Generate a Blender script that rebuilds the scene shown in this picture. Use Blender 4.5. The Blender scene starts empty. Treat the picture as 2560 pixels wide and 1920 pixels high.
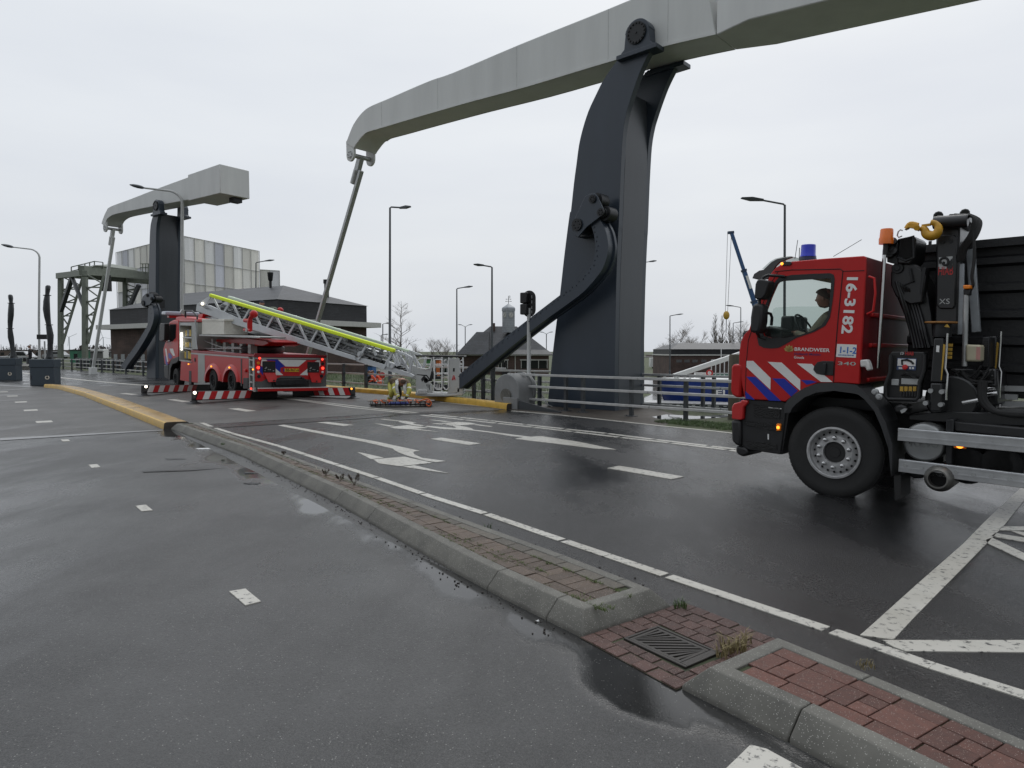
import bpy, bmesh, math, random
from mathutils import Vector as V, Matrix as M
random.seed(7)
SC = bpy.context.scene; COL = SC.collection
R = math.radians
# ---------------------------------------------------------------- camera
F_, Y0_, H_ = 1680.0, 878.0, 1.7          # focal length / horizon row of the 2560x1920 photograph, eye height
TH = math.atan((960 - Y0_) / F_); CT, ST = math.cos(TH), math.sin(TH)
cd = bpy.data.cameras.new('camera'); cam = bpy.data.objects.new('camera', cd); COL.objects.link(cam)
cam.location = (0, 0, H_); cam.rotation_euler = (R(90) - TH, 0, 0)
cd.sensor_fit = 'HORIZONTAL'; cd.sensor_width = 36; cd.lens = 36 * F_ / 2560
cd.clip_start = .05; cd.clip_end = 6000
SC.camera = cam
# ---------------------------------------------------------------- sky, sun, exposure
SC.view_settings.view_transform = 'Standard'; SC.view_settings.look = 'None'
SC.view_settings.exposure = 0; SC.view_settings.gamma = 1
SC.cycles.use_denoising = True
SC.cycles.max_bounces = 6; SC.cycles.transparent_max_bounces = 24
W = bpy.data.worlds.new('World'); SC.world = W; W.use_nodes = True
SUN_EL, SUN_AZ = R(48), R(20)             # a veiled sun, in front of the camera and to the right
def world():
    nt = W.node_tree; N = nt.nodes; L = nt.links; N.clear()
    out = N.new('ShaderNodeOutputWorld'); bg = N.new('ShaderNodeBackground'); bg.inputs[1].default_value = .1
    sky = N.new('ShaderNodeTexSky'); sky.sky_type = 'NISHITA'; sky.sun_disc = False
    sky.sun_elevation = SUN_EL; sky.sun_rotation = SUN_AZ; sky.dust_density = 6; sky.air_density = 1.2
    tc = N.new('ShaderNodeTexCoord'); sep = N.new('ShaderNodeSeparateXYZ'); L.new(tc.outputs['Generated'], sep.inputs[0])
    mp = N.new('ShaderNodeMapping'); mp.inputs['Scale'].default_value = (1.2, 1.2, 5.5); L.new(tc.outputs['Generated'], mp.inputs[0])
    no = N.new('ShaderNodeTexNoise'); no.inputs['Scale'].default_value = 1.7; no.inputs['Detail'].default_value = 5; no.inputs['Roughness'].default_value = .45
    L.new(mp.outputs[0], no.inputs['Vector'])
    cr = N.new('ShaderNodeValToRGB'); e = cr.color_ramp.elements     # cloud deck: brighter and darker stretches
    e[0].position = .3; e[0].color = (.665, .70, .755, 1); e[1].position = .62; e[1].color = (.73, .762, .80, 1)
    L.new(no.outputs[0], cr.inputs[0])
    # the deck is thinner (brighter) high up in front, heavier behind the viewer
    r1 = N.new('ShaderNodeMapRange'); r1.inputs[1].default_value = -.6; r1.inputs[2].default_value = .35; r1.inputs[3].default_value = .6; r1.inputs[4].default_value = 1.0
    r1.interpolation_type = 'SMOOTHSTEP'; L.new(sep.outputs[1], r1.inputs[0])
    r2 = N.new('ShaderNodeMapRange'); r2.inputs[1].default_value = .42; r2.inputs[2].default_value = .95; r2.inputs[3].default_value = .97; r2.inputs[4].default_value = 1.85; r2.interpolation_type = 'SMOOTHSTEP'
    L.new(sep.outputs[2], r2.inputs[0])
    r3 = N.new('ShaderNodeMapRange'); r3.inputs[1].default_value = .0; r3.inputs[2].default_value = .28; r3.inputs[3].default_value = .91; r3.inputs[4].default_value = 1.02; L.new(sep.outputs[2], r3.inputs[0])
    m3 = N.new('ShaderNodeMath'); m3.operation = 'MULTIPLY'; L.new(r2.outputs[0], m3.inputs[0]); L.new(r3.outputs[0], m3.inputs[1])
    mu = N.new('ShaderNodeMath'); mu.operation = 'MULTIPLY'; L.new(r1.outputs[0], mu.inputs[0]); L.new(m3.outputs[0], mu.inputs[1])
    m10 = N.new('ShaderNodeMath'); m10.operation = 'MULTIPLY'; m10.inputs[1].default_value = 11.2; L.new(mu.outputs[0], m10.inputs[0])
    vm = N.new('ShaderNodeVectorMath'); vm.operation = 'SCALE'; L.new(cr.outputs[0], vm.inputs[0]); L.new(m10.outputs[0], vm.inputs['Scale'])
    mx = N.new('ShaderNodeMixRGB'); mx.inputs[0].default_value = .95
    L.new(sky.outputs[0], mx.inputs[1]); L.new(vm.outputs[0], mx.inputs[2])
    L.new(mx.outputs[0], bg.inputs[0]); L.new(bg.outputs[0], out.inputs[0])
world()
sd = bpy.data.lights.new('sun', 'SUN'); sd.energy = .55; sd.angle = R(25); sd.color = (1, .97, .93)
so = bpy.data.objects.new('sun', sd); COL.objects.link(so); so.location = (0, 0, 60)
so.rotation_euler = (R(90) - SUN_EL, 0, math.pi - SUN_AZ)
# ---------------------------------------------------------------- photo geometry
def ray(px, py):
    x = (px - 1280) / F_; v = (960 - py) / F_
    return V((x, CT + ST * v, -ST + CT * v))
def G(px, py, z=0.0):
    r = ray(px, py); t = (z - H_) / r.z
    return V((r.x * t, r.y * t, z))
def P(px, py, Y):
    r = ray(px, py); t = Y / r.y
    return V((r.x * t, Y, H_ + r.z * t))
def cr(ox, oy, k, pts): return [(ox + k * x, oy + k * y) for x, y in pts]
class Frame:
    """a local frame: x forward (heading phi degrees left of the view axis), y left, z up, nose pitched up"""
    def __init__(s, o, phi, pitch=0.0):
        s.o = V(o); s.phi = R(phi); s.pitch = R(pitch)
        s.m = M.Translation(s.o) @ M.Rotation(s.phi + R(90), 4, 'Z') @ M.Rotation(-s.pitch, 4, 'Y')
        s.i = s.m.inverted()
        s.c = s.i @ V((0, 0, H_)); s.r3 = s.i.to_3x3()
    def on(s, ax, val, px, py):
        d = s.r3 @ ray(px, py); t = (val - s.c[ax]) / d[ax]
        return s.c + d * t
    def xz(s, px, py, y=0.0): p = s.on(1, y, px, py); return (p.x, p.z)
    def yz(s, px, py, x=0.0): p = s.on(0, x, px, py); return (p.y, p.z)
    def xzs(s, pts, y=0.0): return [s.xz(a, b, y) for a, b in pts]
    def yzs(s, pts, x=0.0): return [s.yz(a, b, x) for a, b in pts]
# ---------------------------------------------------------------- materials
MATS = {}
def mat(name, col, rough=.5, metal=0., var=.18, scale=6., bump=0., bscale=60., coat=0., spec=.5, emit=0., alpha=1., streak=0., ior=None):
    if name in MATS: return MATS[name]
    m = bpy.data.materials.new(name); MATS[name] = m; m.use_nodes = True
    nt = m.node_tree; N = nt.nodes; L = nt.links; b = N['Principled BSDF']
    b.inputs['Roughness'].default_value = rough; b.inputs['Metallic'].default_value = metal
    b.inputs['Specular IOR Level'].default_value = spec
    b.inputs['Coat Weight'].default_value = coat; b.inputs['Coat Roughness'].default_value = .08
    c = (*col, 1)
    tc = N.new('ShaderNodeTexCoord')
    if var > 0:
        no = N.new('ShaderNodeTexNoise'); no.inputs['Scale'].default_value = scale; no.inputs['Detail'].default_value = 6; no.inputs['Roughness'].default_value = .6
        src = tc.outputs['Object']
        if streak:
            mp = N.new('ShaderNodeMapping'); mp.inputs['Scale'].default_value = (1, 1, streak); L.new(src, mp.inputs[0]); src = mp.outputs[0]
        L.new(src, no.inputs['Vector'])
        rp = N.new('ShaderNodeValToRGB'); e = rp.color_ramp.elements
        e[0].position = .3; e[1].position = .72
        e[0].color = tuple(x * (1 - var) for x in col) + (1,); e[1].color = tuple(min(1, x * (1 + var * .6)) for x in col) + (1,)
        L.new(no.outputs[0], rp.inputs[0]); L.new(rp.outputs[0], b.inputs['Base Color'])
        mr = N.new('ShaderNodeMapRange'); mr.inputs[3].default_value = max(.02, rough - var * .35); mr.inputs[4].default_value = min(1, rough + var * .5)
        L.new(no.outputs[0], mr.inputs[0]); L.new(mr.outputs[0], b.inputs['Roughness'])
    else:
        b.inputs['Base Color'].default_value = c
    if bump:
        n2 = N.new('ShaderNodeTexNoise'); n2.inputs['Scale'].default_value = bscale; n2.inputs['Detail'].default_value = 3
        L.new(tc.outputs['Object'], n2.inputs['Vector'])
        bp = N.new('ShaderNodeBump'); bp.inputs['Strength'].default_value = bump; bp.inputs['Distance'].default_value = .02
        L.new(n2.outputs[0], bp.inputs['Height']); L.new(bp.outputs[0], b.inputs['Normal'])
    if emit:
        b.inputs['Emission Color'].default_value = c; b.inputs['Emission Strength'].default_value = emit
    return m
def glassmat(name, col, rough=.02, op=.25):
    """thin pane: mostly see-through, mirrors the sky at grazing angles"""
    if name in MATS: return MATS[name]
    m = bpy.data.materials.new(name); MATS[name] = m; m.use_nodes = True
    nt = m.node_tree; N = nt.nodes; L = nt.links; out = N['Material Output']; b = N['Principled BSDF']
    b.inputs['Base Color'].default_value = (*col, 1); b.inputs['Roughness'].default_value = rough
    t = N.new('ShaderNodeBsdfTransparent'); t.inputs[0].default_value = (.9, .95, .93, 1)
    fr = N.new('ShaderNodeFresnel'); ge = N.new('ShaderNodeNewGeometry'); io = N.new('ShaderNodeMapRange'); io.inputs[3].default_value = 1.45; io.inputs[4].default_value = 1 / 1.45
    L.new(ge.outputs['Backfacing'], io.inputs[0]); L.new(io.outputs[0], fr.inputs[0])
    mr = N.new('ShaderNodeMapRange'); mr.inputs[3].default_value = op; mr.inputs[4].default_value = 1
    L.new(fr.outputs[0], mr.inputs[0])
    mx = N.new('ShaderNodeMixShader'); L.new(mr.outputs[0], mx.inputs[0]); L.new(t.outputs[0], mx.inputs[1]); L.new(b.outputs[0], mx.inputs[2])
    L.new(mx.outputs[0], out.inputs[0]); return m
# ---------------------------------------------------------------- mesh builder
class MB:
    def __init__(s, tinted=False):
        s.bm = bmesh.new(); s.mi = 0; s.tint = None
        s.lay = s.bm.loops.layers.float_color.new('tint') if tinted else None
    def face(s, vs):
        try: f = s.bm.faces.new(vs)
        except ValueError: return None
        f.material_index = s.mi
        if s.lay is not None and s.tint is not None:
            for l in f.loops: l[s.lay] = (*s.tint, 1)
        return f
    def vs(s, pts): return [s.bm.verts.new(p) for p in pts]
    def poly(s, pts): return s.face(s.vs(pts))
    def hexa(s, b, t):
        n = len(b); B = s.vs(b); T = s.vs(t)
        s.face(list(reversed(B))); s.face(T)
        for i in range(n): s.face([B[i], B[(i + 1) % n], T[(i + 1) % n], T[i]])
    def box(s, lo, hi, m=None):
        x0, y0, z0 = lo; x1, y1, z1 = hi
        b = [V((x0, y0, z0)), V((x1, y0, z0)), V((x1, y1, z0)), V((x0, y1, z0))]; t = [V((p.x, p.y, z1)) for p in b]
        if m is not None: b = [m @ p for p in b]; t = [m @ p for p in t]
        s.hexa(b, t); return s
    def cbox(s, c, d, m=None):
        return s.box((c[0] - d[0] / 2, c[1] - d[1] / 2, c[2] - d[2] / 2), (c[0] + d[0] / 2, c[1] + d[1] / 2, c[2] + d[2] / 2), m)
    def xzprism(s, pts, y0, y1):      # outline in x-z, thickness along y
        s.hexa([V((a, y0, b)) for a, b in pts], [V((a, y1, b)) for a, b in pts]); return s
    def yzprism(s, pts, x0, x1):
        s.hexa([V((x0, a, b)) for a, b in pts], [V((x1, a, b)) for a, b in pts]); return s
    def xyprism(s, pts, z0, z1):
        s.hexa([V((a, b, z0)) for a, b in pts], [V((a, b, z1)) for a, b in pts]); return s
    def bar(s, p, q, w, h=None, up=(0, 0, 1)):
        p, q = V(p), V(q); d = (q - p); L = d.length
        if L < 1e-6: return s
        d.normalize(); h = w if h is None else h; up = V(up)
        if abs(d.dot(up)) > .98: up = V((1, 0, 0))
        a = d.cross(up).normalized() * (w / 2); b = a.cross(d).normalized() * (h / 2)
        f = lambda o: [o - a - b, o + a - b, o + a + b, o - a + b]
        s.hexa(f(p), f(q)); return s
    def tube(s, path, r, n=8, cap=True, closed=False):
        path = [V(p) for p in path]; k = len(path); rs = r if isinstance(r, (list, tuple)) else [r] * k
        rings = []; ref = None
        for i, p in enumerate(path):
            if closed: d = path[(i + 1) % k] - path[i - 1]
            else: d = path[min(i + 1, k - 1)] - path[max(i - 1, 0)]
            d.normalize()
            if ref is None: ref = V((0, 0, 1)) if abs(d.z) < .9 else V((1, 0, 0))
            a = (ref - d * ref.dot(d)).normalized(); b = d.cross(a); ref = a
            rings.append(s.vs([p + (a * math.cos(t) + b * math.sin(t)) * rs[i] for t in [2 * math.pi * j / n for j in range(n)]]))
        for i in range(k if closed else k - 1):
            A, B = rings[i], rings[(i + 1) % k]
            for j in range(n): s.face([A[j], A[(j + 1) % n], B[(j + 1) % n], B[j]])
        if cap and not closed: s.face(list(reversed(rings[0]))); s.face(rings[-1])
        return s
    def cyl(s, p, q, r, n=16, r2=None): return s.tube([p, q], [r, r if r2 is None else r2], n)
    def lathe(s, prof, m=None, n=20, cap=True):     # profile (r, z) about local z
        m = m or M.Identity(4); rings = []
        for r, z in prof: rings.append(s.vs([m @ V((r * math.cos(2 * math.pi * j / n), r * math.sin(2 * math.pi * j / n), z)) for j in range(n)]))
        for A, B in zip(rings, rings[1:]):
            for j in range(n): s.face([A[j], A[(j + 1) % n], B[(j + 1) % n], B[j]])
        if cap: s.face(list(reversed(rings[0]))); s.face(rings[-1])
        return s
    def ball(s, c, r, n=10, sc=(1, 1, 1), m=None):
        c = V(c); prof = [(math.sin(math.pi * i / n) * r + 1e-4, -math.cos(math.pi * i / n) * r) for i in range(n + 1)]
        mm = M.Translation(c) @ (m or M.Identity(4)) @ M.Diagonal((*sc, 1)); return s.lathe(prof, mm, max(8, n + 2), cap=True)
    def grid(s, f, nu, nv):
        g = [[s.bm.verts.new(f(i / nu, j / nv)) for j in range(nv + 1)] for i in range(nu + 1)]
        for i in range(nu):
            for j in range(nv): s.face([g[i][j], g[i + 1][j], g[i + 1][j + 1], g[i][j + 1]])
        return s
    def build(s, name, m, parent=None, bevel=0., smooth=35., seg=2, fix=True, sub=0):
        me = bpy.data.meshes.new(name)
        if fix: bmesh.ops.recalc_face_normals(s.bm, faces=s.bm.faces[:])
        s.bm.to_mesh(me); s.bm.free()
        for x in (m if isinstance(m, (list, tuple)) else [m]): me.materials.append(x)
        if smooth:
            for p in me.polygons: p.use_smooth = True
            me.set_sharp_from_angle(angle=R(smooth))
        o = bpy.data.objects.new(name, me); COL.objects.link(o)
        if parent is not None: o.parent = parent
        if bevel:
            md = o.modifiers.new('bevel', 'BEVEL'); md.width = bevel; md.segments = seg; md.limit_method = 'ANGLE'; md.angle_limit = R(40); md.harden_normals = False
        if sub:
            md = o.modifiers.new('sub', 'SUBSURF'); md.levels = sub; md.render_levels = sub
        return o
def into(b, fr):                         # world-space geometry into a frame's local space
    bmesh.ops.transform(b.bm, matrix=fr.i, verts=b.bm.verts[:]); return b
def tag(o, label=None, cat=None, group=None, kind=None):
    if label: o['label'] = label
    if cat: o['category'] = cat
    if group: o['group'] = group
    if kind: o['kind'] = kind
    return o
def thing(name, loc=(0, 0, 0), rz=0., label=None, cat=None, group=None):
    o = bpy.data.objects.new(name, None); COL.objects.link(o); o.location = loc; o.rotation_euler = (0, 0, rz); o.empty_display_size = .2
    return tag(o, label, cat, group)
def thingF(name, fr, label, cat, group=None):
    o = bpy.data.objects.new(name, None); COL.objects.link(o); o.matrix_world = fr.m; o.rotation_mode = 'XYZ'
    return tag(o, label, cat, group)
def kids(o): return [c for c in o.children]
def copy_tree(o, parent=None):
    ch = kids(o); c = o.copy(); COL.objects.link(c); c.parent = parent
    if parent is not None: c.matrix_parent_inverse = o.matrix_parent_inverse.copy()
    for k in ch: copy_tree(k, c)
    return c
def text(body, size, m, parent, mw, name='lettering', depth=.002, bold=0., xs=1., sp=1., shear=0., align='LEFT'):
    """letters as flat raised mesh in local x-y of matrix mw"""
    cu = bpy.data.curves.new(name, 'FONT'); cu.body = body; cu.size = size; cu.extrude = depth; cu.offset = bold; cu.space_character = sp; cu.shear = shear
    cu.align_x = align; cu.resolution_u = 3
    t = bpy.data.objects.new('tmp', cu); COL.objects.link(t)
    me = bpy.data.meshes.new_from_object(t.evaluated_get(bpy.context.evaluated_depsgraph_get()))
    bpy.data.objects.remove(t); bpy.data.curves.remove(cu)
    me.transform(mw @ M.Diagonal((xs, 1, 1, 1))); me.materials.clear(); me.materials.append(m)
    o = bpy.data.objects.new(name, me); COL.objects.link(o); o.parent = parent; return o
def rot3(xa, ya, o):                     # matrix with given local x and y axes
    xa, ya = V(xa).normalized(), V(ya).normalized(); za = xa.cross(ya)
    m = M.Identity(4)
    for i in range(3): m[i][0], m[i][1], m[i][2], m[i][3] = xa[i], ya[i], za[i], o[i]
    return m
def arc(c, r, a0, a1, n): return [(c[0] + r * math.cos(R(a0 + (a1 - a0) * i / n)), c[1] + r * math.sin(R(a0 + (a1 - a0) * i / n))) for i in range(n + 1)]
def smoothpoly(pts, n=4):                # Catmull-Rom through an open list of 2-D/3-D points
    pts = [V(p) for p in pts]; out = []
    for i in range(len(pts) - 1):
        p0 = pts[max(i - 1, 0)]; p1 = pts[i]; p2 = pts[i + 1]; p3 = pts[min(i + 2, len(pts) - 1)]
        for k in range(n):
            t = k / n
            out.append(.5 * ((2 * p1) + (p2 - p0) * t + (2 * p0 - 5 * p1 + 4 * p2 - p3) * t * t + (3 * p1 - p0 - 3 * p2 + p3) * t ** 3))
    out.append(pts[-1]); return out
# shared materials
m_red = mat('fire_red_paint', (.46, .016, .016), .32, var=.08, scale=3, spec=.3)
m_reflect = mat('white_reflective_foil', (.72, .72, .70), .4, var=.06)
m_blue = mat('blue_foil', (.006, .02, .32), .35, var=.06)
m_redfoil = mat('red_foil', (.5, .012, .016), .35, var=.06)
m_black = mat('black_plastic', (.012, .012, .013), .45, var=.25, scale=9, bump=.15, bscale=300)
m_dark = mat('dark_steel', (.02, .021, .023), .42, var=.3, scale=8, metal=.3)
m_rubber = mat('tyre_rubber', (.017, .017, .017), .72, var=.3, scale=14, bump=.2, bscale=150)
m_alu = mat('brushed_aluminium', (.52, .53, .54), .36, metal=.85, var=.12, scale=7)
m_galv = mat('galvanised_steel', (.42, .43, .43), .42, metal=.6, var=.2, scale=9)
m_rail = mat('pale_rail_steel', (.46, .46, .45), .42, metal=.25, var=.18, scale=5)
m_post = mat('dark_grey_post_paint', (.035, .04, .045), .42, var=.2, scale=6)
m_bridge = mat('slate_blue_bridge_paint', (.032, .044, .062), .32, var=.16, scale=.9, streak=.25)
m_beam = mat('light_grey_beam_paint', (.60, .612, .60), .42, var=.10, scale=1.3, streak=.15)
m_amber = mat('amber_lens', (.8, .22, .01), .2, var=0)
m_amberlit = mat('lit_amber_lamp', (1., .33, .03), .3, var=0, emit=2.5)
m_redlit = mat('lit_red_lamp', (1., .05, .03), .3, var=0, emit=2.2)
m_whitelit = mat('lit_white_lamp', (1., .9, .72), .3, var=0, emit=4)
m_white = mat('white_paint', (.74, .74, .73), .38, var=.08)
m_yellow = mat('yellow_paint', (.54, .33, .045), .42, var=.3, scale=4)
m_chrome = mat('polished_metal', (.6, .6, .6), .18, metal=1, var=.05)
m_glass = glassmat('window_glass', (.03, .035, .035), op=.12)
m_darkglass = mat('dark_glass', (.012, .014, .016), .06, var=0)
m_hivis = mat('fluorescent_yellow', (.78, .95, .03), .5, var=.06, scale=4)
m_brick = None
# ================================================================ GROUND, ROADS, MARKINGS
def nodes(m): nt = m.node_tree; return nt, nt.nodes, nt.links
def asphalt(name, base, r_wet, r_dry, wet_lo, wet_hi, puddle=False, speck=.5, sc=.45, spec=.5):
    m = bpy.data.materials.new(name); m.use_nodes = True; nt, N, L = nodes(m); b = N['Principled BSDF']
    tc = N.new('ShaderNodeTexCoord'); O = tc.outputs['Object']
    def noise(scale, det=4, src=O, rough=.55):
        n = N.new('ShaderNodeTexNoise'); n.inputs['Scale'].default_value = scale; n.inputs['Detail'].default_value = det; n.inputs['Roughness'].default_value = rough
        L.new(src, n.inputs['Vector']); return n.outputs[0]
    def rng(x, a, c, lo=0., hi=1., sm=True):
        r = N.new('ShaderNodeMapRange'); r.inputs[1].default_value = a; r.inputs[2].default_value = c; r.inputs[3].default_value = lo; r.inputs[4].default_value = hi
        if sm: r.interpolation_type = 'SMOOTHSTEP'
        L.new(x, r.inputs[0]); return r.outputs[0]
    def ma(op, a, c):
        n = N.new('ShaderNodeMath'); n.operation = op; n.use_clamp = False
        for i, x in enumerate((a, c)):
            if isinstance(x, (int, float)): n.inputs[i].default_value = x
            else: L.new(x, n.inputs[i])
        return n.outputs[0]
    def mixc(f, a, c):
        n = N.new('ShaderNodeMixRGB')
        for i, x in ((0, f), (1, a), (2, c)):
            if isinstance(x, (int, float)): n.inputs[i].default_value = x
            elif isinstance(x, tuple): n.inputs[i].default_value = x
            else: L.new(x, n.inputs[i])
        return n.outputs[0]
    mp = N.new('ShaderNodeMapping'); mp.inputs['Rotation'].default_value = (0, 0, R(-39)); mp.inputs['Scale'].default_value = (1.4, .55, 1); L.new(O, mp.inputs[0])
    wet = rng(noise(sc, 6, mp.outputs[0], .6), wet_lo, wet_hi)
    big = noise(.8, 5); fine = noise(170, 3); grit = noise(60, 4)
    c0 = tuple(x * .45 for x in base) + (1,); c1 = tuple(x * 1.6 for x in base) + (1,)
    col = mixc(rng(big, .3, .7), c0, c1); col = mixc(ma('MULTIPLY', rng(grit, .5, .75), .35), col, tuple(x * .4 for x in base) + (1,))
    col = mixc(ma('MULTIPLY', rng(fine, .42, .68), .75), col, tuple(x * 2.3 for x in base) + (1,))
    vo = N.new('ShaderNodeTexVoronoi'); vo.inputs['Scale'].default_value = 95; L.new(O, vo.inputs['Vector'])     # pale stones in the mix
    sv = N.new('ShaderNodeSeparateXYZ'); L.new(vo.outputs['Color'], sv.inputs[0])
    st = ma('MULTIPLY', ma('LESS_THAN', vo.outputs['Distance'], .30), ma('GREATER_THAN', sv.outputs[0], 1 - .09 * speck))
    col = mixc(ma('MULTIPLY', st, .85), col, (.27, .265, .25, 1))
    col = mixc(ma('MULTIPLY', wet, .35), col, tuple(x * .55 for x in base) + (1,))
    rough = ma('ADD', rng(wet, 0, 1, r_dry, r_wet, False), rng(grit, .3, .7, -.05, .05, False))
    bs = rng(wet, 0, 1, .7, .34, False)
    if puddle:
        dp = N.new('ShaderNodeVectorMath'); dp.operation = 'DOT_PRODUCT'; dp.inputs[1].default_value = (.806, .592, 0); L.new(O, dp.inputs[0])
        edge = ma('ADD', rng(dp.outputs['Value'], 1.85, 2.6, -.75, .46), rng(noise(.95, 5, mp.outputs[0]), .25, .75, -.5, .5, False))
        for cx, cy, r0, r1, k in ((.55, 3.22, .05, .55, .62), (-.05, 3.95, .1, .4, .3), (-3.0, 9.7, .2, .9, .62)):
            ds = N.new('ShaderNodeVectorMath'); ds.operation = 'DISTANCE'; ds.inputs[1].default_value = (cx, cy, 0); L.new(O, ds.inputs[0])
            edge = ma('ADD', edge, rng(ds.outputs['Value'], r0, r1, k, 0))
        far = ma('SUBTRACT', edge, rng(dp.outputs['Value'], 2.62, 2.70, 0, 2))
        pu = rng(far, .0, .5)
        rough = ma('ADD', ma('MULTIPLY', rough, ma('SUBTRACT', 1, pu)), ma('MULTIPLY', pu, .035))
        bs = ma('MULTIPLY', bs, ma('SUBTRACT', 1, ma('MULTIPLY', pu, .96)))
        col = mixc(ma('MULTIPLY', pu, .6), col, tuple(x * .4 for x in base) + (1,))
    bp = N.new('ShaderNodeBump'); bp.inputs['Distance'].default_value = .01; L.new(bs, bp.inputs['Strength'])
    L.new(ma('ADD', noise(130, 3), ma('MULTIPLY', noise(38, 3), .5)), bp.inputs['Height']); L.new(bp.outputs[0], b.inputs['Normal'])
    L.new(col, b.inputs['Base Color']); L.new(rough, b.inputs['Roughness']); b.inputs['Specular IOR Level'].default_value = spec
    return m
m_road = asphalt('wet_dark_asphalt', (.0135, .0135, .014), .12, .36, .40, .64, sc=.5, speck=.2, spec=.36)
m_lane = asphalt('damp_grey_asphalt', (.037, .037, .0365), .20, .48, .42, .66, puddle=True, speck=.7)
m_deck = asphalt('bridge_deck_asphalt', (.043, .041, .038), .30, .48, .5, .75, speck=.3)
def groundmat():
    m = bpy.data.materials.new('rough_grass_and_soil'); m.use_nodes = True; nt, N, L = nodes(m); b = N['Principled BSDF']
    tc = N.new('ShaderNodeTexCoord'); n1 = N.new('ShaderNodeTexNoise'); n1.inputs['Scale'].default_value = .35; n1.inputs['Detail'].default_value = 8
    n2 = N.new('ShaderNodeTexNoise'); n2.inputs['Scale'].default_value = 9; n2.inputs['Detail'].default_value = 5
    L.new(tc.outputs['Object'], n1.inputs[0]); L.new(tc.outputs['Object'], n2.inputs[0])
    a = N.new('ShaderNodeMath'); a.operation = 'ADD'; L.new(n1.outputs[0], a.inputs[0]); L.new(n2.outputs[0], a.inputs[1])
    r = N.new('ShaderNodeValToRGB'); e = r.color_ramp.elements; e[0].position = .75 / 2 * 2 - .0; e[0].position = .38; e[0].color = (.05, .045, .03, 1); e[1].position = .62; e[1].color = (.055, .085, .022, 1)
    h = N.new('ShaderNodeMath'); h.operation = 'MULTIPLY'; h.inputs[1].default_value = .5; L.new(a.outputs[0], h.inputs[0]); L.new(h.outputs[0], r.inputs[0])
    L.new(r.outputs[0], b.inputs['Base Color']); b.inputs['Roughness'].default_value = .85
    bp = N.new('ShaderNodeBump'); bp.inputs['Strength'].default_value = .6; bp.inputs['Distance'].default_value = .05; L.new(n2.outputs[0], bp.inputs['Height']); L.new(bp.outputs[0], b.inputs['Normal'])
    return m
m_ground = groundmat()
OB = V((3.03, 19.0, 0)); UB = V((-.636, .772, 0)); NB = V((.772, .636, 0))     # road axis through the main bridge
def st(s, t, z=0.): p = OB + UB * s + NB * t; p.z = z; return p
def lerp(a, b, t): return a + (b - a) * t
def sm(x): x = max(0., min(1., x)); return x * x * (3 - 2 * x)
def ground_z(s, t):
    p = st(s, t); k = sm((s - 3) / 6) * sm((.170 * p.y - p.x) / 1.5)
    near = -2.2 * sm((t - 2.2) / 1.2)
    far = -1.1 * max(0., min(1., (t - 1) / 40)) - 1.1 * sm((t - 42) / 30)
    return lerp(near, far, k)
def ground():
    ts = [-3000, -600, -150, -40, -8, -2, 0, 1] + [1 + .6 * i for i in range(1, 20)] + [14, 18, 22, 27, 33, 41, 47, 53, 60, 66, 73, 90, 150, 400, 1200, 3500]
    ss = [-3000, -500, -120, -40, -15, -6, 0] + [2 + .75 * i for i in range(0, 12)] + [11, 13, 15, 17, 19, 22, 25, 28, 32, 36, 40, 46, 53, 60, 80, 100, 200, 500, 1400, 4000]
    b = MB(); g = [[b.bm.verts.new(st(s, t, ground_z(s, t))) for t in ts] for s in ss]
    for i in range(len(ss) - 1):
        for j in range(len(ts) - 1): b.face([g[i][j], g[i + 1][j], g[i + 1][j + 1], g[i][j + 1]])
    tag(b.build('ground', m_ground, smooth=60), kind='structure')
ground()
def sheet(name, pts, m, z, kind='structure'):
    b = MB(); b.poly([V((p[0], p[1], z)) for p in pts]); o = b.build(name, m, smooth=0, fix=False)
    if o.data.polygons[0].normal.z < 0: o.data.flip_normals()
    return tag(o, kind=kind) if kind else o
gp = lambda pts, z=0.: [G(x, y, z) for x, y in pts]
# island and kerb lines (world metres)
IL1 = [V(p) for p in ((.416, 3.899), (.118, 4.291), (-.273, 4.827), (-2.01, 7.5), (-4.41, 10.85), (-7.42, 14.55))]
IR1 = [V(p) for p in ((1.048, 4.357), (.80, 4.72), (.41, 5.27), (-.25, 6.12), (-3.4, 10.3), (-6.98, 14.93))]
IL2 = [V(p) for p in ((.852, 3.297), (1.147, 2.903), (1.31, 2.672), (2.38, 1.0), (3.2, -.35))]
IR2 = [V(p) for p in ((1.485, 3.755), (1.75, 3.36), (1.99, 2.98), (3.02, 1.2), (3.85, -.2))]
YL = [V(p[:2]) for p in gp(cr(0, 900, .2079, [(1965, 838), (1500, 642), (1000, 437), (690, 348), (525, 332)]))]
YR = [V(p[:2]) for p in gp(cr(0, 900, .2079, [(2275, 738), (1450, 450), (980, 325), (760, 297), (640, 289)]), .16)]
mid = [(a + b) / 2 for a, b in zip(IL2, IR2)][::-1] + [V((.98, 3.7))] + [(a + b) / 2 for a, b in zip(IL1, IR1)] + [(a + b) / 2 for a, b in zip(YL, YR)] + [V((-40, 47)), V((-90, 88))]
far_edge = [V((10, 6)), V((6.9, 11.9))] + [V(p[:2]) for p in gp([(1828, 1085), (1673, 1067), (1490, 1047), (1280, 1026), (1265, 1023), (1000, 985), (830, 975), (600, 962), (410, 944), (316, 935), (134, 922)])] + [V((-60, 66)), V((-110, 102))]
sheet('road', [V((4.0, -3))] + mid + far_edge[::-1] + [V((14, -3))], m_road, .004)
sheet('service_road', [V((4.0, -3))] + mid + [V((-120, 60)), V((-60, -3))], m_lane, .004)
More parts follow.
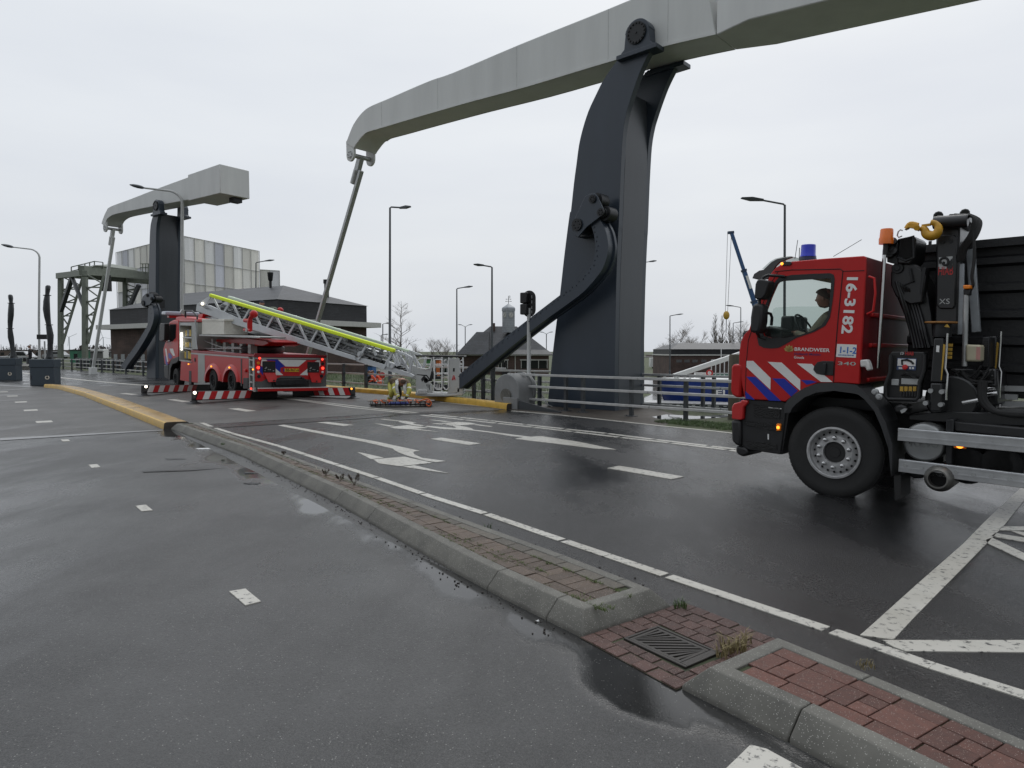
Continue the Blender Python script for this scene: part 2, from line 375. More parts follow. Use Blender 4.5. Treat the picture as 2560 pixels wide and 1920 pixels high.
sheet('bridge_deck_left', gp([(0, 1100), (-300, 1112), (-700, 1000), (-300, 962), (0, 963), (85, 967)]) + [V((*p, 0)) for p in YL[::-1]], m_deck, .007).name = 'bridge_deck'
sheet('bridge_deck_right', gp([(475, 1064), (985, 1033), (1262, 1024), (1000, 986), (830, 976), (600, 963), (330, 963), (204, 967)]) + [V((*p, 0)) for p in YR[::-1][1:]], m_deck, .007).name = 'bridge_deck'
b = MB()
for q in ([(0, 1095.5), (291, 1080), (407, 1074), (407, 1076), (291, 1083), (0, 1101)], [(0, 961), (80, 966.5), (80, 968.5), (0, 964)]):
    b.poly(gp(q, .0125))
tag(b.build('joint_strip', mat('worn_steel_strip', (.25, .25, .25), .4, metal=.3, var=.3, scale=14), smooth=0), kind='structure').name = 'road_joint'
b = MB()
for q in ([(470, 1066), (537, 1066), (694, 1056.5), (895, 1044.5), (985, 1036.5), (985, 1039), (895, 1047), (694, 1060), (537, 1070), (470, 1071)], [(985, 1034), (1246, 1024), (1246, 1026), (985, 1037)], [(355, 1177), (480, 1174), (575, 1167), (480, 1176), (360, 1180)]):
    b.poly(gp(q, .0125))
tag(b.build('road_joint', mat('black_joint_filler', (.012, .012, .012), .3, var=.3, scale=20), smooth=0), kind='structure')
# ---- white markings
def markmat():
    m = bpy.data.materials.new('worn_white_marking'); m.use_nodes = True; nt, N, L = nodes(m); b = N['Principled BSDF']
    tc = N.new('ShaderNodeTexCoord'); n1 = N.new('ShaderNodeTexNoise'); n1.inputs['Scale'].default_value = 22; n1.inputs['Detail'].default_value = 7; n1.inputs['Roughness'].default_value = .7
    n0 = N.new('ShaderNodeTexNoise'); n0.inputs['Scale'].default_value = 1.3; n0.inputs['Detail'].default_value = 3
    for n in (n1, n0): L.new(tc.outputs['Object'], n.inputs[0])
    r = N.new('ShaderNodeValToRGB'); e = r.color_ramp.elements; e[0].position = .37; e[0].color = (.06, .06, .06, 1); e[1].position = .45; e[1].color = (.47, .455, .41, 1)
    L.new(n1.outputs[0], r.inputs[0]); mx = N.new('ShaderNodeMixRGB'); mx.blend_type = 'MULTIPLY'; mx.inputs[0].default_value = .45
    r2 = N.new('ShaderNodeValToRGB'); r2.color_ramp.elements[0].position = .3; r2.color_ramp.elements[0].color = (.62, .6, .55, 1); r2.color_ramp.elements[1].position = .6
    L.new(n0.outputs[0], r2.inputs[0]); L.new(r.outputs[0], mx.inputs[1]); L.new(r2.outputs[0], mx.inputs[2]); L.new(mx.outputs[0], b.inputs['Base Color'])
    b.inputs['Roughness'].default_value = .42; return m
m_mark = markmat()
mk = MB(); ZM = .0105
def mpoly(pts): q = gp(pts, ZM); mk.hexa([V((p.x, p.y, .002)) for p in q], q)
def strip(p, q, w):
    d = (q - p).normalized(); n = V((-d.y, d.x)) * (w / 2)
    c = (p - n, q - n, q + n, p + n); mk.hexa([V((*x, .002)) for x in c], [V((*x, ZM)) for x in c])
def dashline(pts, cuts, w, gap):
    """a line through world points, interrupted where the photo shows gaps (cuts are world points)"""
    pts = [V(p[:2]) for p in pts]; ar = [0]
    for a, c in zip(pts, pts[1:]): ar.append(ar[-1] + (c - a).length)
    def at(s):
        for i in range(len(pts) - 1):
            if s <= ar[i + 1] + 1e-9 or i == len(pts) - 2: return pts[i] + (pts[i + 1] - pts[i]) * ((s - ar[i]) / (ar[i + 1] - ar[i]))
    def arcof(c):
        best = None
        for i in range(len(pts) - 1):
            d = pts[i + 1] - pts[i]; t = max(0, min(1, (c - pts[i]).dot(d) / d.length_squared)); e = (pts[i] + d * t - c).length
            if best is None or e < best[0]: best = (e, ar[i] + t * d.length)
        return best[1]
    ends = sorted([0, ar[-1]] + [arcof(V(c[:2])) for c in cuts])
    for a, c in zip(ends, ends[1:]):
        a2, c2 = a + gap / 2, c - gap / 2; ks = [a2] + [x for x in ar if a2 < x < c2] + [c2]
        for i, j in zip(ks, ks[1:]): strip(at(i), at(j), w)
# edge line by the island
el = cr(360, 960, .3345, [(430, 292), (505, 322), (660, 372), (1010, 467), (1445, 608), (1740, 705)]) + cr(1080, 1220, .2803, [(0, 85), (480, 236), (1170, 475), (2095, 790)]) + [(2070, 1577), (2330, 1668), (2560, 1741), (2800, 1822)]
ec = cr(360, 960, .3345, [(505, 322), (660, 372), (830, 413), (1010, 467), (1200, 530), (1445, 608), (1740, 705), (2100, 822)]) + cr(1080, 1220, .2803, [(480, 236), (1170, 475), (2095, 790)]) + [(2074, 1578)]
dashline(gp(el), gp(ec), .10, .045)
fl = [(473, 1062), (462, 1056)] + cr(0, 900, .2079, [(1440, 462), (1000, 340)])
# double centre line
dn = cr(840, 1020, .3255, [(650, 57), (990, 93), (1515, 150), (1825, 185), (2180, 228)]) + cr(1280, 1000, .2622, [(1510, 413), (2060, 480), (2300, 513)])
df = cr(840, 1020, .3255, [(710, 52), (945, 73), (1455, 130), (2080, 198)]) + cr(1280, 1000, .2622, [(1360, 380), (1880, 442), (2300, 492)])
dashline(gp(dn), gp(cr(840, 1020, .3255, [(990, 93), (1237, 120), (1515, 150), (1825, 185), (2180, 228)]) + cr(1280, 1000, .2622, [(1510, 413), (2060, 480)])), .12, .09)
dashline(gp(df), gp(cr(840, 1020, .3255, [(945, 73), (1190, 98), (1455, 130), (1755, 163), (2080, 198)]) + cr(1280, 1000, .2622, [(1360, 380), (1880, 442)])), .12, .09)
for l in ([(1030, 1034.8), (884, 1020), (738, 1000), (640, 987)], [(1054, 1034), (953, 1023.5), (748, 999.5), (650, 986)]): dashline(gp(l), [], .11, 0)
# line beyond the trucks on the far deck and the far road edge line
dashline(gp(cr(0, 900, .2079, [(2050, 325), (1540, 292), (1100, 252), (650, 205), (200, 148)])), [], .28, 0)
dashline(gp(cr(1280, 1000, .2622, [(0, 106), (450, 145), (800, 182), (1150, 220), (1500, 258), (1950, 302), (2120, 322), (2500, 368)])), [], .10, 0)
dashline(gp([(1262, 1021), (1110, 1007), (960, 990)]), [], .1, 0)
# lane dashes
for q in (cr(840, 1020, .3255, [(725, 237), (810, 227), (1110, 271), (1020, 283)]), cr(640, 980, .5787, [(1518, 328), (1570, 318), (1848, 365), (1795, 376)]),
          cr(360, 960, .3345, [(1290, 286), (1375, 283), (1565, 306), (1490, 313)]), cr(360, 960, .3345, [(630, 184), (705, 180), (838, 200), (765, 206)]),
          cr(360, 960, .3345, [(172, 116), (228, 113), (345, 130), (285, 134)]), cr(0, 900, .2079, [(1440, 404), (1520, 398), (1660, 412), (1590, 419)])): mpoly(q)
# turn arrows: near lane
A3 = lambda pts: mpoly(cr(840, 1020, .3255, pts))
mpoly([(694.5, 1063.5), (709.5, 1061.7)] + cr(840, 1020, .3255, [(60, 212), (300, 255), (645, 329), (600, 333), (592, 342), (604, 357), (660, 382), (845, 407), (765, 414), (690, 404), (560, 369), (480, 340), (445, 320), (440, 312), (230, 262), (0, 219)]))
A3([(285, 394), (525, 373), (737, 420), (490, 446), (330, 424)]); A3([(163, 337), (240, 352), (368, 381), (270, 392)]); A3([(513, 450), (600, 439), (866, 501)])
B3 = lambda pts: mpoly(cr(920, 1020, .1356, pts))
B3([(230, 208), (300, 203), (560, 230), (690, 238), (900, 270), (830, 272), (840, 290), (1045, 322), (960, 332), (830, 315), (680, 282), (575, 255), (560, 243)])
B3([(400, 347), (740, 315), (1105, 362), (780, 391), (500, 375)]); B3([(125, 282), (200, 288), (490, 330), (390, 340)]); B3([(800, 395), (900, 385), (1370, 443)])
B3([(1040, 335), (1100, 328), (1440, 358), (1600, 366), (1640, 355), (1560, 325), (1410, 305), (1480, 298), (1780, 340), (1910, 372), (1945, 398), (2212, 428), (2212, 448), (1900, 410), (1640, 395), (1400, 388), (1150, 355)])
B3([(1350, 278), (1660, 254), (1890, 270), (2005, 295), (1690, 319), (1420, 290)]); B3([(1120, 216), (1200, 218), (1560, 250), (1420, 254)]); B3([(1175, 286), (1250, 280), (1400, 288), (1350, 303)]); B3([(1955, 310), (2010, 300), (2300, 335), (2250, 345)])
mpoly([(1219.9, 1078.1)] + cr(1280, 1000, .2622, [(0, 328), (180, 350), (275, 343), (640, 398), (995, 471), (800, 463), (420, 415), (200, 390), (30, 369), (110, 352), (0, 345)]) + [(1219.9, 1080.7)])
# hatched triangle at the right
C3 = lambda pts: mpoly(cr(2120, 1220, .2652, pts))
C3([(112, 1385), (150, 1355), (640, 915), (1080, 530), (1290, 315), (1530, 85), (1640, -10), (1900, -230), (2020, -220), (1659, 115), (1480, 340), (1310, 518), (640, 1200), (430, 1425), (300, 1410)])
C3([(318, 1432), (1800, 1432), (1800, 1548), (545, 1535), (440, 1500)]); C3([(1452, 362), (1800, 362), (1800, 396), (1560, 398), (1420, 395)]); C3([(1540, 402), (1800, 425), (1800, 460), (1659, 448)])
C3([(1390, 424), (1800, 488), (1800, 530), (1352, 452)]); C3([(1300, 488), (1362, 468), (1800, 680), (1800, 745), (1314, 517)])
mpoly(cr(1560, 1560, .4521, [(700, 666), (790, 690), (985, 796), (1000, 830), (530, 830), (640, 725)]))
# cycle-lane blocks on the service road
for q in (cr(0, 1280, .5787, [(990, 342), (1060, 330), (1127, 385), (1060, 402)]), cr(0, 880, .5787, [(382, 487), (420, 484), (434, 497), (396, 500)]), cr(0, 880, .5787, [(584, 664), (630, 659), (660, 683), (612, 687)]),
          cr(0, 900, .2079, [(730, 955), (820, 952), (845, 975), (755, 979)])):
    mpoly(q)
for cx, cy in ((112, 532), (76, 507), (52, 491), (30, 480), (7, 474.5)):
    c = cr(0, 900, .2079, [(531, 746), (370, 607), (252, 508), (149, 436), (36, 385)])[[112, 76, 52, 30, 7].index(cx)]; w = G(*c)
    strip(V((w.x + .16, w.y - .2)), V((w.x - .16, w.y + .2)), .32)
tag(mk.build('road_markings', m_mark, smooth=0), kind='structure')
# ---- traffic islands
m_conc = mat('exposed_aggregate_concrete', (.128, .124, .108), .7, var=.42, scale=3.2, bump=.22, bscale=420)
def speckle(m, n=900., amt=.05, col=(.5, .48, .45, 1)):
    nt, N, L = nodes(m); b = N['Principled BSDF']; old = b.inputs['Base Color'].links[0].from_socket
    tc = N.new('ShaderNodeTexCoord'); vo = N.new('ShaderNodeTexVoronoi'); vo.inputs['Scale'].default_value = n; L.new(tc.outputs['Object'], vo.inputs['Vector'])
    s = N.new('ShaderNodeSeparateXYZ'); L.new(vo.outputs['Color'], s.inputs[0])
    a = N.new('ShaderNodeMath'); a.operation = 'GREATER_THAN'; a.inputs[1].default_value = 1 - amt; L.new(s.outputs[0], a.inputs[0])
    d = N.new('ShaderNodeMath'); d.operation = 'LESS_THAN'; d.inputs[1].default_value = .38; L.new(vo.outputs['Distance'], d.inputs[0])
    mu = N.new('ShaderNodeMath'); mu.operation = 'MULTIPLY'; L.new(a.outputs[0], mu.inputs[0]); L.new(d.outputs[0], mu.inputs[1])
    mx = N.new('ShaderNodeMixRGB'); mx.inputs[2].default_value = col; L.new(mu.outputs[0], mx.inputs[0]); L.new(old, mx.inputs[1]); L.new(mx.outputs[0], b.inputs['Base Color'])
speckle(m_conc, 190, .12, (.36, .35, .32, 1))
def brickmat(name):
    m = mat(name, (.5, .5, .5), .62, var=.3, scale=30, bump=.45, bscale=260); nt, N, L = nodes(m); b = N['Principled BSDF']
    old = b.inputs['Base Color'].links[0].from_socket; at = N.new('ShaderNodeAttribute'); at.attribute_name = 'tint'
    mx = N.new('ShaderNodeMixRGB'); mx.blend_type = 'MULTIPLY'; mx.inputs[0].default_value = 1; L.new(at.outputs['Color'], mx.inputs[1]); L.new(old, mx.inputs[2])
    g = N.new('ShaderNodeGamma'); g.inputs[1].default_value = 1; L.new(mx.outputs[0], g.inputs[0]); L.new(g.outputs[0], b.inputs['Base Color']); return m
m_paver = brickmat('red_clay_paver'); speckle(m_paver, 210, .09, (.34, .28, .25, 1))
m_mortar = mat('dirty_mossy_joint', (.032, .042, .016), .85, var=.5, scale=7)
def inset(poly, d):
    n = len(poly); out = []
    for i in range(n):
        a, p, c = poly[i - 1], poly[i], poly[(i + 1) % n]; e1 = (p - a).normalized(); e2 = (c - p).normalized()
        n1 = V((e1.y, -e1.x)); n2 = V((e2.y, -e2.x)); k = (n1 + n2); out.append(p + k * (d / max(.3, 1 + n1.dot(n2))))
    return out
def resample(pts, k):
    ar = [0]
    for a, c in zip(pts, pts[1:]): ar.append(ar[-1] + (c - a).length)
    def at(f):
        s = f * ar[-1]
        for i in range(len(pts) - 1):
            if s <= ar[i + 1] + 1e-9: return pts[i] + (pts[i + 1] - pts[i]) * ((s - ar[i]) / (ar[i + 1] - ar[i]))
        return pts[-1]
    return [at(i / k) for i in range(k + 1)], at, ar[-1]
def brick(bm, q, z, tone, gap=.005):
    c = sum(q, V((0, 0))) / 4; q = [p + (c - p).normalized() * gap for p in q]
    k = random.uniform(.72, 1.2); bm.tint = tuple(x * 2 * k for x in tone); h = z + random.uniform(-.003, .003); dx = [random.uniform(-.0015, .0015) for _ in q]
    t = [V((*p, h + e)) for p, e in zip(q, dx)]; bt = [V((p.x, p.y, h - .04)) for p in t]
    ti = [V((*(p.xy + (c - p.xy).normalized() * .004), p.z + .002)) for p in t]
    B, T, I = bm.vs(bt), bm.vs(t), bm.vs(ti); bm.face(I)
    for i in range(4):
        j = (i + 1) % 4; bm.face([B[i], B[j], T[j], T[i]]); bm.face([T[i], T[j], I[j], I[i]])
def island(IL, IR, label, joints, pattern, tone):
    t = thing('traffic_island', (*IL[0], 0), 0, label, 'traffic island'); org = IL[0]
    k = int(max(8, min(40, resample(IL, 4)[2] / .3))); Ls, La, len_ = resample([p - org for p in IL], k); Rs, Ra, _ = resample([p - org for p in IR], k)
    B = Ls + Rs[::-1]; T = inset(B, .095); T0 = inset(B, .008); I = inset(B, .18); n = len(B)
    def ring(b, idx, pull0, pull1):
        rows = []
        for q, i in enumerate(idx):
            i %= n
            r = [V((*B[i], -.02)), V((*B[i], .02)), V((*T0[i], .035)), V((*T[i], .128)), V((*I[i], .13)), V((*I[i], .05))]
            rows.append(r)
        if pull0: d = (rows[1][0] - rows[0][0]).normalized() * pull0; rows[0] = [p + d for p in rows[0]]
        if pull1: d = (rows[-2][0] - rows[-1][0]).normalized() * pull1; rows[-1] = [p + d for p in rows[-1]]
        V_ = [b.vs(r) for r in rows]
        for A, C in zip(V_, V_[1:]):
            for j in range(5): b.face([A[j], A[j + 1], C[j + 1], C[j]])
        b.face(V_[0]); b.face(list(reversed(V_[-1])))
    js = [max(1, round(j / len_ * k)) for j in joints]
    right = [n - 1 - j for j in js]
    # end block wraps the near end; then one block per joint on each side; the far end is closed by the last
    cuts = [right[0] - n] + js + [k - 2]
    segs = [(right[0] - n, js[0])] + list(zip(js, js[1:] + [k])) + [(k, k + 1)] + [(n - 1 - b_, n - 1 - a_) for a_, b_ in zip(js, js[1:] + [k])][::-1]
    for a, c in segs:
        b = MB(); ring(b, range(a, c + 1), .003, .003); b.build('kerb_block', m_conc, t, bevel=.007, smooth=30, seg=2)
    b = MB(); b.poly([V((*p, .114)) for p in I]); b.build('joint_filling', m_mortar, t, smooth=0)
    # pavers
    bb = MB(True); NI = len(I) // 2; BL = I[:k + 1]; BR = I[k + 1:][::-1]
    _, la, ll = resample(BL, k); _, ra, _ = resample(BR, k)
    W_ = (BL[1] - BR[1]).length
    def q4(s0, s1, w0, w1):
        f = lambda s, w: la(min(1, s / ll)).lerp(ra(min(1, s / ll)), w); return [f(s0, w0), f(s1, w0), f(s1, w1), f(s0, w1)]
    if pattern == 'row':
        w1, w2 = .24, .74; s = 0
        while s < ll - .2:
            brick(bb, q4(s, s + .205, 0, w1), .124, tone); 
            for h in (0, .1025): brick(bb, q4(s + h, s + h + .1025, w1, w2), .124, tone)
            brick(bb, q4(s + .06, s + .265, w2, 1), .124, (.10, .088, .07)); s += .205
    else:
        s = 0; i = 0
        while s < ll - .2:
            brick(bb, q4(s, s + .205, 0, .25), .124, tone)
            if i % 2: brick(bb, q4(s, s + .205, .25, .75), .124, tone)
            else:
                brick(bb, q4(s, s + .1025, .25, .75), .124, tone); brick(bb, q4(s + .1025, s + .205, .25, .5), .124, tone); brick(bb, q4(s + .1025, s + .205, .5, .75), .124, tone)
            brick(bb, q4(s + .03, s + .235, .75, 1), .124, tone); s += .205; i += 1
    bb.build('brick_paving', m_paver, t, smooth=0)
    return t
jd = lambda px, py: (V(G(px, py)[:2]) - IL1[0]).length
island(IL1, IR1, 'long concrete edged traffic island with mossy brown pavers, running to the yellow kerb', [.49, 1.15, 3.2, jd(833, 1256), jd(587, 1150), jd(475, 1082)], 'row', (.105, .075, .055))
island(IR2, IL2, 'concrete edged traffic island with red pavers in the corner of the foreground beside the drain', [.5, 1.9, 3.0], 'mix', (.125, .052, .038))
# gutter of bricks between the islands, with the drain grate
def gutter():
    c = [V(p) for p in ((.40, 3.90), (1.16, 4.455), (1.60, 3.80), (.82, 3.28))]
    b = MB(); b.poly([V((*p, .008)) for p in c]); tag(b.build('gutter', m_mortar, smooth=0), kind='structure')
    bb = MB(True); f = lambda u, w: c[0].lerp(c[1], u).lerp(c[3].lerp(c[2], u), w)
    u0, u1, w0, w1 = .20, .54, .225, .86
    nu, nw = 9, 7
    for i in range(nu):
        for j in range(nw + 1):
            a0, a1 = i / nu, (i + 1) / nu; b0, b1 = (j - (.5 if i % 2 else 0)) / nw, (j + 1 - (.5 if i % 2 else 0)) / nw
            b0, b1 = max(0, b0), min(1, b1)
            rs = [(a0, a1, b0, b1)]
            if a1 > u0 and a0 < u1 and b1 > w0 and b0 < w1:
                rs = [(a0, a1, b0, min(b1, w0)), (a0, a1, max(b0, w1), b1), (a0, min(a1, u0), max(b0, w0), min(b1, w1)), (max(a0, u1), a1, max(b0, w0), min(b1, w1))]
            for x0, x1, y0, y1 in rs:
                if x1 - x0 > .018 and y1 - y0 > .02: brick(bb, [f(x0, y0), f(x1, y0), f(x1, y1), f(x0, y1)], .012, (.085, .044, .036))
    tag(bb.build('gutter_paving', m_paver, smooth=0), kind='structure').name = 'brick_gutter'
gutter()
def grate():
    c = [V(p) for p in ((.658, 3.87), (.89, 4.051), (1.164, 3.652), (.924, 3.509))]; o = (c[0] + c[1] + c[2] + c[3]) / 4
    ex = (c[3] - c[0]).normalized(); ey = V((-ex.y, ex.x)); L_, W_ = .455, .30
    t = thing('drain_grate', (o.x, o.y, 0), math.atan2(ex.y, ex.x), 'rusty cast iron drain grate with slanted slots set in the brick gutter', 'drain grate')
    m_iron = mat('wet_cast_iron', (.028, .024, .021), .45, var=.35, scale=20, metal=.2, bump=.2, bscale=200)
    b = MB(); z0, z1 = -.005, .022
    for lo, hi in (((-L_ / 2, -W_ / 2), (L_ / 2, -W_ / 2 + .018)), ((-L_ / 2, W_ / 2 - .018), (L_ / 2, W_ / 2)), ((-L_ / 2, -W_ / 2 + .018), (-L_ / 2 + .018, W_ / 2 - .018)), ((L_ / 2 - .05, -W_ / 2 + .018), (L_ / 2, W_ / 2 - .018))):
        b.box((*lo, z0), (*hi, z1))
    b.build('frame', m_iron, t, bevel=.003)
    # cover: bars slanted across, as solid strips between slots
    b = MB(); x0, x1, y0, y1 = -L_ / 2 + .022, L_ / 2 - .056, -W_ / 2 + .022, W_ / 2 - .022
    b.box((x0, y0, z0), (x1, y1, .004)); zt = .019
    b.box((x0, y0, .004), (x1, y0 + .025, zt)); b.box((x0, y1 - .025, .004), (x1, y1, zt)); b.box((x0, y0 + .025, .004), (x0 + .02, y1 - .025, zt)); b.box((x1 - .02, y0 + .025, .004), (x1, y1 - .025, zt))
    d = V((math.cos(R(52)), math.sin(R(52))))
    for k in range(-6, 8):
        cx = k * .046 + (x0 + x1) / 2; pts = []
        ya, yb = y0 + .02, y1 - .02
        xa = cx + (ya) / d.y * d.x; xb = cx + (yb) / d.y * d.x
        w = .013
        q = [(xa - w, ya), (xa + w, ya), (xb + w, yb), (xb - w, yb)]
        q = [(max(x0 + .012, min(x1 - .012, x)), y) for x, y in q]
        if abs(q[0][0] - q[1][0]) + abs(q[2][0] - q[3][0]) < .004: continue
        b.xyprism(q, .004, zt - .001)
    b.build('cover', m_iron, t, bevel=.002)
    b = MB(); b.box((x0 + .01, y0 + .01, .0042), (x1 - .01, y1 - .01, .0046)); b.build('dark_pit', mat('black_pit', (.003, .003, .003), .9, var=0), t)
grate()
# yellow painted kerb
def sweepkerb(name, Lp, Rp, h, m, label, cat, mtop=None, group=None):
    o = Lp[0]; t = thing(name, (o.x, o.y, 0), 0, label, cat, group); k = 24
    Ls, _, _ = resample(Lp, k); Rs, _, _ = resample(Rp, k); b = MB(); rows = []
    for a, c in zip(Ls, Rs):
        a = a - o; c = c - o; w = (c - a).length; n = (c - a) / w; r = min(.05, w * .3)
        pr = [(0, -.01), (.012, h - r), (.012 + r * .3, h - r * .3), (.012 + r, h), (w - r, h), (w - r * .3, h - r * .3), (w, h - r), (w, -.01)]
        rows.append([V((*(a + n * x), z)) for x, z in pr])
    Vs = [b.vs(r) for r in rows]
    for A, C in zip(Vs, Vs[1:]):
        for j in range(7):
            b.mi = 1 if (mtop and j == 3) else 0; b.face([A[j], A[j + 1], C[j + 1], C[j]])
    b.mi = 2 if mtop else 0; b.face(list(reversed(Vs[0]))); b.face(Vs[-1])
    b.build('kerb', [m, mtop or m, mat('rusty_dark_end', (.05, .04, .03), .5, var=.4)], t, smooth=40)
    return t
def worn_yellow():
    m = mat('worn_wet_yellow_paint', (.36, .22, .06), .28, var=.5, scale=3.2, bump=.15, bscale=40); return m
sweepkerb('yellow_kerb', YL, YR, .16, m_yellow, 'wide curved kerb painted yellow with worn wet top, beside the service road', 'kerb', worn_yellow())
fk = [V(p[:2]) for p in gp([(1266, 1024), (1130, 1007), (1000, 990), (830, 976), (700, 966)])]
fk2 = [p + V((.77, .64)) * .42 for p in fk]
sweepkerb('yellow_kerb', fk, fk2, .17, m_yellow, 'straight yellow painted kerb below the bridge railing, behind the rescue basket', 'kerb', m_yellow)
# ================================================================ DRAWBRIDGES
FB = Frame((3.03, 19.0, 0), 47.6)
def at_x(pts, x):
    pts = sorted(pts)
    for a, q in zip(pts, pts[1:]):
        if a[0] <= x <= q[0]: return a[1] + (q[1] - a[1]) * (x - a[0]) / max(1e-6, q[0] - a[0])
    return pts[-1][1] if x > pts[-1][0] else pts[0][1]
def plate_pts(fr, y, left, right): return fr.xzs(left, y) + fr.xzs(right, y)[::-1]
def bolts(b, c, r, n, br, ax, h):
    ax = V(ax); a = V((1, 0, 0)); e = ax.cross(a); 
    for i in range(n):
        t = 2 * math.pi * i / n; p = V(c) + (a * math.cos(t) + e * math.sin(t)) * r
        b.cyl(p, p + ax * h, br, 6)
def drawbridge(fr, label, y_near, w, pl_left, pl_right, beam_top, beam_bot, cw, tip, rod_foot, arm_in, arm_out, arm_y, gear, bear_at, web_top, pad=True, big=True):
    t = thingF('drawbridge', fr, label, 'drawbridge')
    L = fr.xzs(pl_left, 0); Rr = fr.xzs(pl_right, 0)
    L = [tuple(p) for p in smoothpoly(L, 3)]; Rr = [tuple(p) for p in smoothpoly(Rr, 3)]
    out = L + Rr[::-1]
    th = .2
    # pillar: two curved side plates with a box web between them
    b = MB(); b.xzprism(out, 0, -th); b.xzprism(out, -w + th, -w)
    b.build('side_plates', m_bridge, t, bevel=.02, smooth=30)
    def at_z(pts, z):
        pts = sorted(pts, key=lambda p: p[1])
        for a, c in zip(pts, pts[1:]):
            if a[1] <= z <= c[1]: return a[0] + (c[0] - a[0]) * (z - a[1]) / max(1e-6, c[1] - a[1])
        return pts[-1][0] if z > pts[-1][1] else pts[0][0]
    zt = web_top; zs = [0 + zt * i / 18 for i in range(19)]
    webL = [(at_z(L, z) - .05, z) for z in zs]
    webR = []
    for z in zs:
        k = max(0, z - zt * .8) / (zt * .2); webR.append((at_z(Rr, z) - (.004 if k <= 0 else 0) + (.5 * k * k if k > 0 else 0), z))
    b = MB(); b.xzprism(webL + webR[::-1], -th, -w + th); b.build('web', mat('slate_web_lit_tone', (.058, .065, .077), .34, var=.25, scale=1.2, streak=.15), t, smooth=30)  # light caught by this face is put into the paler web colour
    # balance beam
    bt = [tuple(p) for p in smoothpoly(fr.xzs(beam_top, y_near), 3)]; bb = [tuple(p) for p in smoothpoly(fr.xzs(beam_bot, y_near), 3)]
    bw = w - 2 * abs(y_near)
    b = MB(); b.xzprism(bt + bb[::-1], y_near, y_near - bw)
    beam = b.build('balance_beam', m_beam, t, bevel=.025, smooth=25)
    if big:
        b = MB()
        for s in (-1.3, .6, 4.1, 7.9, 11.2): z0, z1 = at_x(bb, s) + .02, at_x(bt, s) - .02; b.box((s - .006, y_near, z0), (s + .006, y_near + .004, z1))
        b.build('weld_seam', mat('seam_grey', (.48, .49, .48), .5, var=.2), beam)
    # bottom flange lips
    b = MB()
    for yy in (y_near + .03, y_near - bw - .03 + .08):
        pts = [(x, z + .07) for x, z in bb[len(bb) // 3:]]
        b.hexa([V((x, yy, z)) for x, z in (bb[len(bb) // 3:] + pts[::-1])], [V((x, yy - .08, z)) for x, z in (bb[len(bb) // 3:] + pts[::-1])])
    if big: b.build('flange_lip', m_beam, beam, smooth=0)
    if cw:
        b = MB(); s0, s1, s2, zb, ztop, zt2 = cw; y0, y1 = y_near, y_near - bw; e = .32
        q = lambda s, e_, za, zc: [V((s, y0 + e_, za)), V((s, y1 - e_, za)), V((s, y1 - e_, zc)), V((s, y0 + e_, zc))]
        secs = [b.vs(q(s0, .012, zb + .05, ztop)), b.vs(q(s1, e, zb, ztop + .08)), b.vs(q(s2, e, zb - (s1 - s2) * .09, zt2))]
        for A, C in zip(secs, secs[1:]):
            for j in range(4): b.face([A[j], A[(j + 1) % 4], C[(j + 1) % 4], C[j]])
        b.face(secs[0]); b.face(list(reversed(secs[-1])))
        c_ = b.build('counterweight', m_beam, t, bevel=.03, smooth=20)
        if not big:
            b = MB(); b.cbox((s2 + .25, y0 - bw * .55, zb - (s1 - s2) * .09 - .06), (.5, .4, .26)); b.build('stop_block', m_dark, c_)
    # bearings
    bx, bz = fr.xz(*bear_at, y_near + .3)
    for side in (0, 1):
        y0 = y_near + .02 if side == 0 else y_near - bw - .34; y1 = y0 + .32
        b = MB(); k = [(bx - .5, bz - .5), (bx + .5, bz - .5), (bx + .5, bz - .4), (bx + .4, bz - .32), (bx + .36, bz + .05)] + arc((bx, bz), .38, 10, 170, 12) + [(bx - .36, bz + .05), (bx - .4, bz - .32), (bx - .5, bz - .4)]
        b.xzprism(k, y0, y1); b.cbox((bx, (y0 + y1) / 2, bz - .5), (1.25, .42, .12))
        o = b.build('bearing', m_bridge, t, bevel=.02, smooth=30)
        b = MB(); yo = y1 if side == 0 else y0; sg = 1 if side == 0 else -1
        b.cyl((bx, yo - .02 * sg, bz), (bx, yo + .05 * sg, bz), .29, 28); bolts(b, (bx, yo + .04 * sg, bz), .25, 16, .028, (0, sg, 0), .035); b.cyl((bx, yo, bz), (bx, yo + .07 * sg, bz), .03, 8)
        b.build('end_cap', m_dark, o, smooth=30)
    # tip eyes and hanger
    yc = y_near - bw / 2; tx, tz = fr.xz(*tip, y_near)
    b = MB()
    for yy in (y_near - .02, y_near - bw + .12):
        b.xzprism([(tx - .26, tz + .75), (tx + .28, tz + .6)] + arc((tx, tz), .27, 0, -180, 10), yy, yy - .1)
    o = b.build('tip_bracket', m_beam, t, bevel=.01)
    b = MB(); b.cyl((tx, y_near - .02, tz), (tx, y_near - bw + .02, tz), .09, 18); b.cyl((tx, y_near + .0, tz), (tx, y_near - .05, tz), .15, 18); bolts(b, (tx, y_near + .01, tz), .12, 6, .022, (0, 1, 0), .03); b.build('pin', m_galv, o, smooth=30)
    fx, fz = fr.xz(*rod_foot, yc); d = V((fx - tx, 0, fz - tz)); foot = V((tx, yc, tz)) + d * ((tz - .35) / -d.z if d.z < 0 else 1)
    b = MB(); b.bar((tx, yc, tz - .55), foot, .15, .19, up=(0, 1, 0)); b.bar(V((tx, yc, tz + .05)), V((tx, yc, tz)) + d.normalized() * .9, .27, .2, up=(0, 1, 0))
    b.cyl(V((tx, yc, tz)) + d.normalized() * .55, V((tx, yc, tz)) + d.normalized() * 1.15, .17, 12)
    b.cbox((foot.x, foot.y, foot.z - .1), (.5, .4, .5))
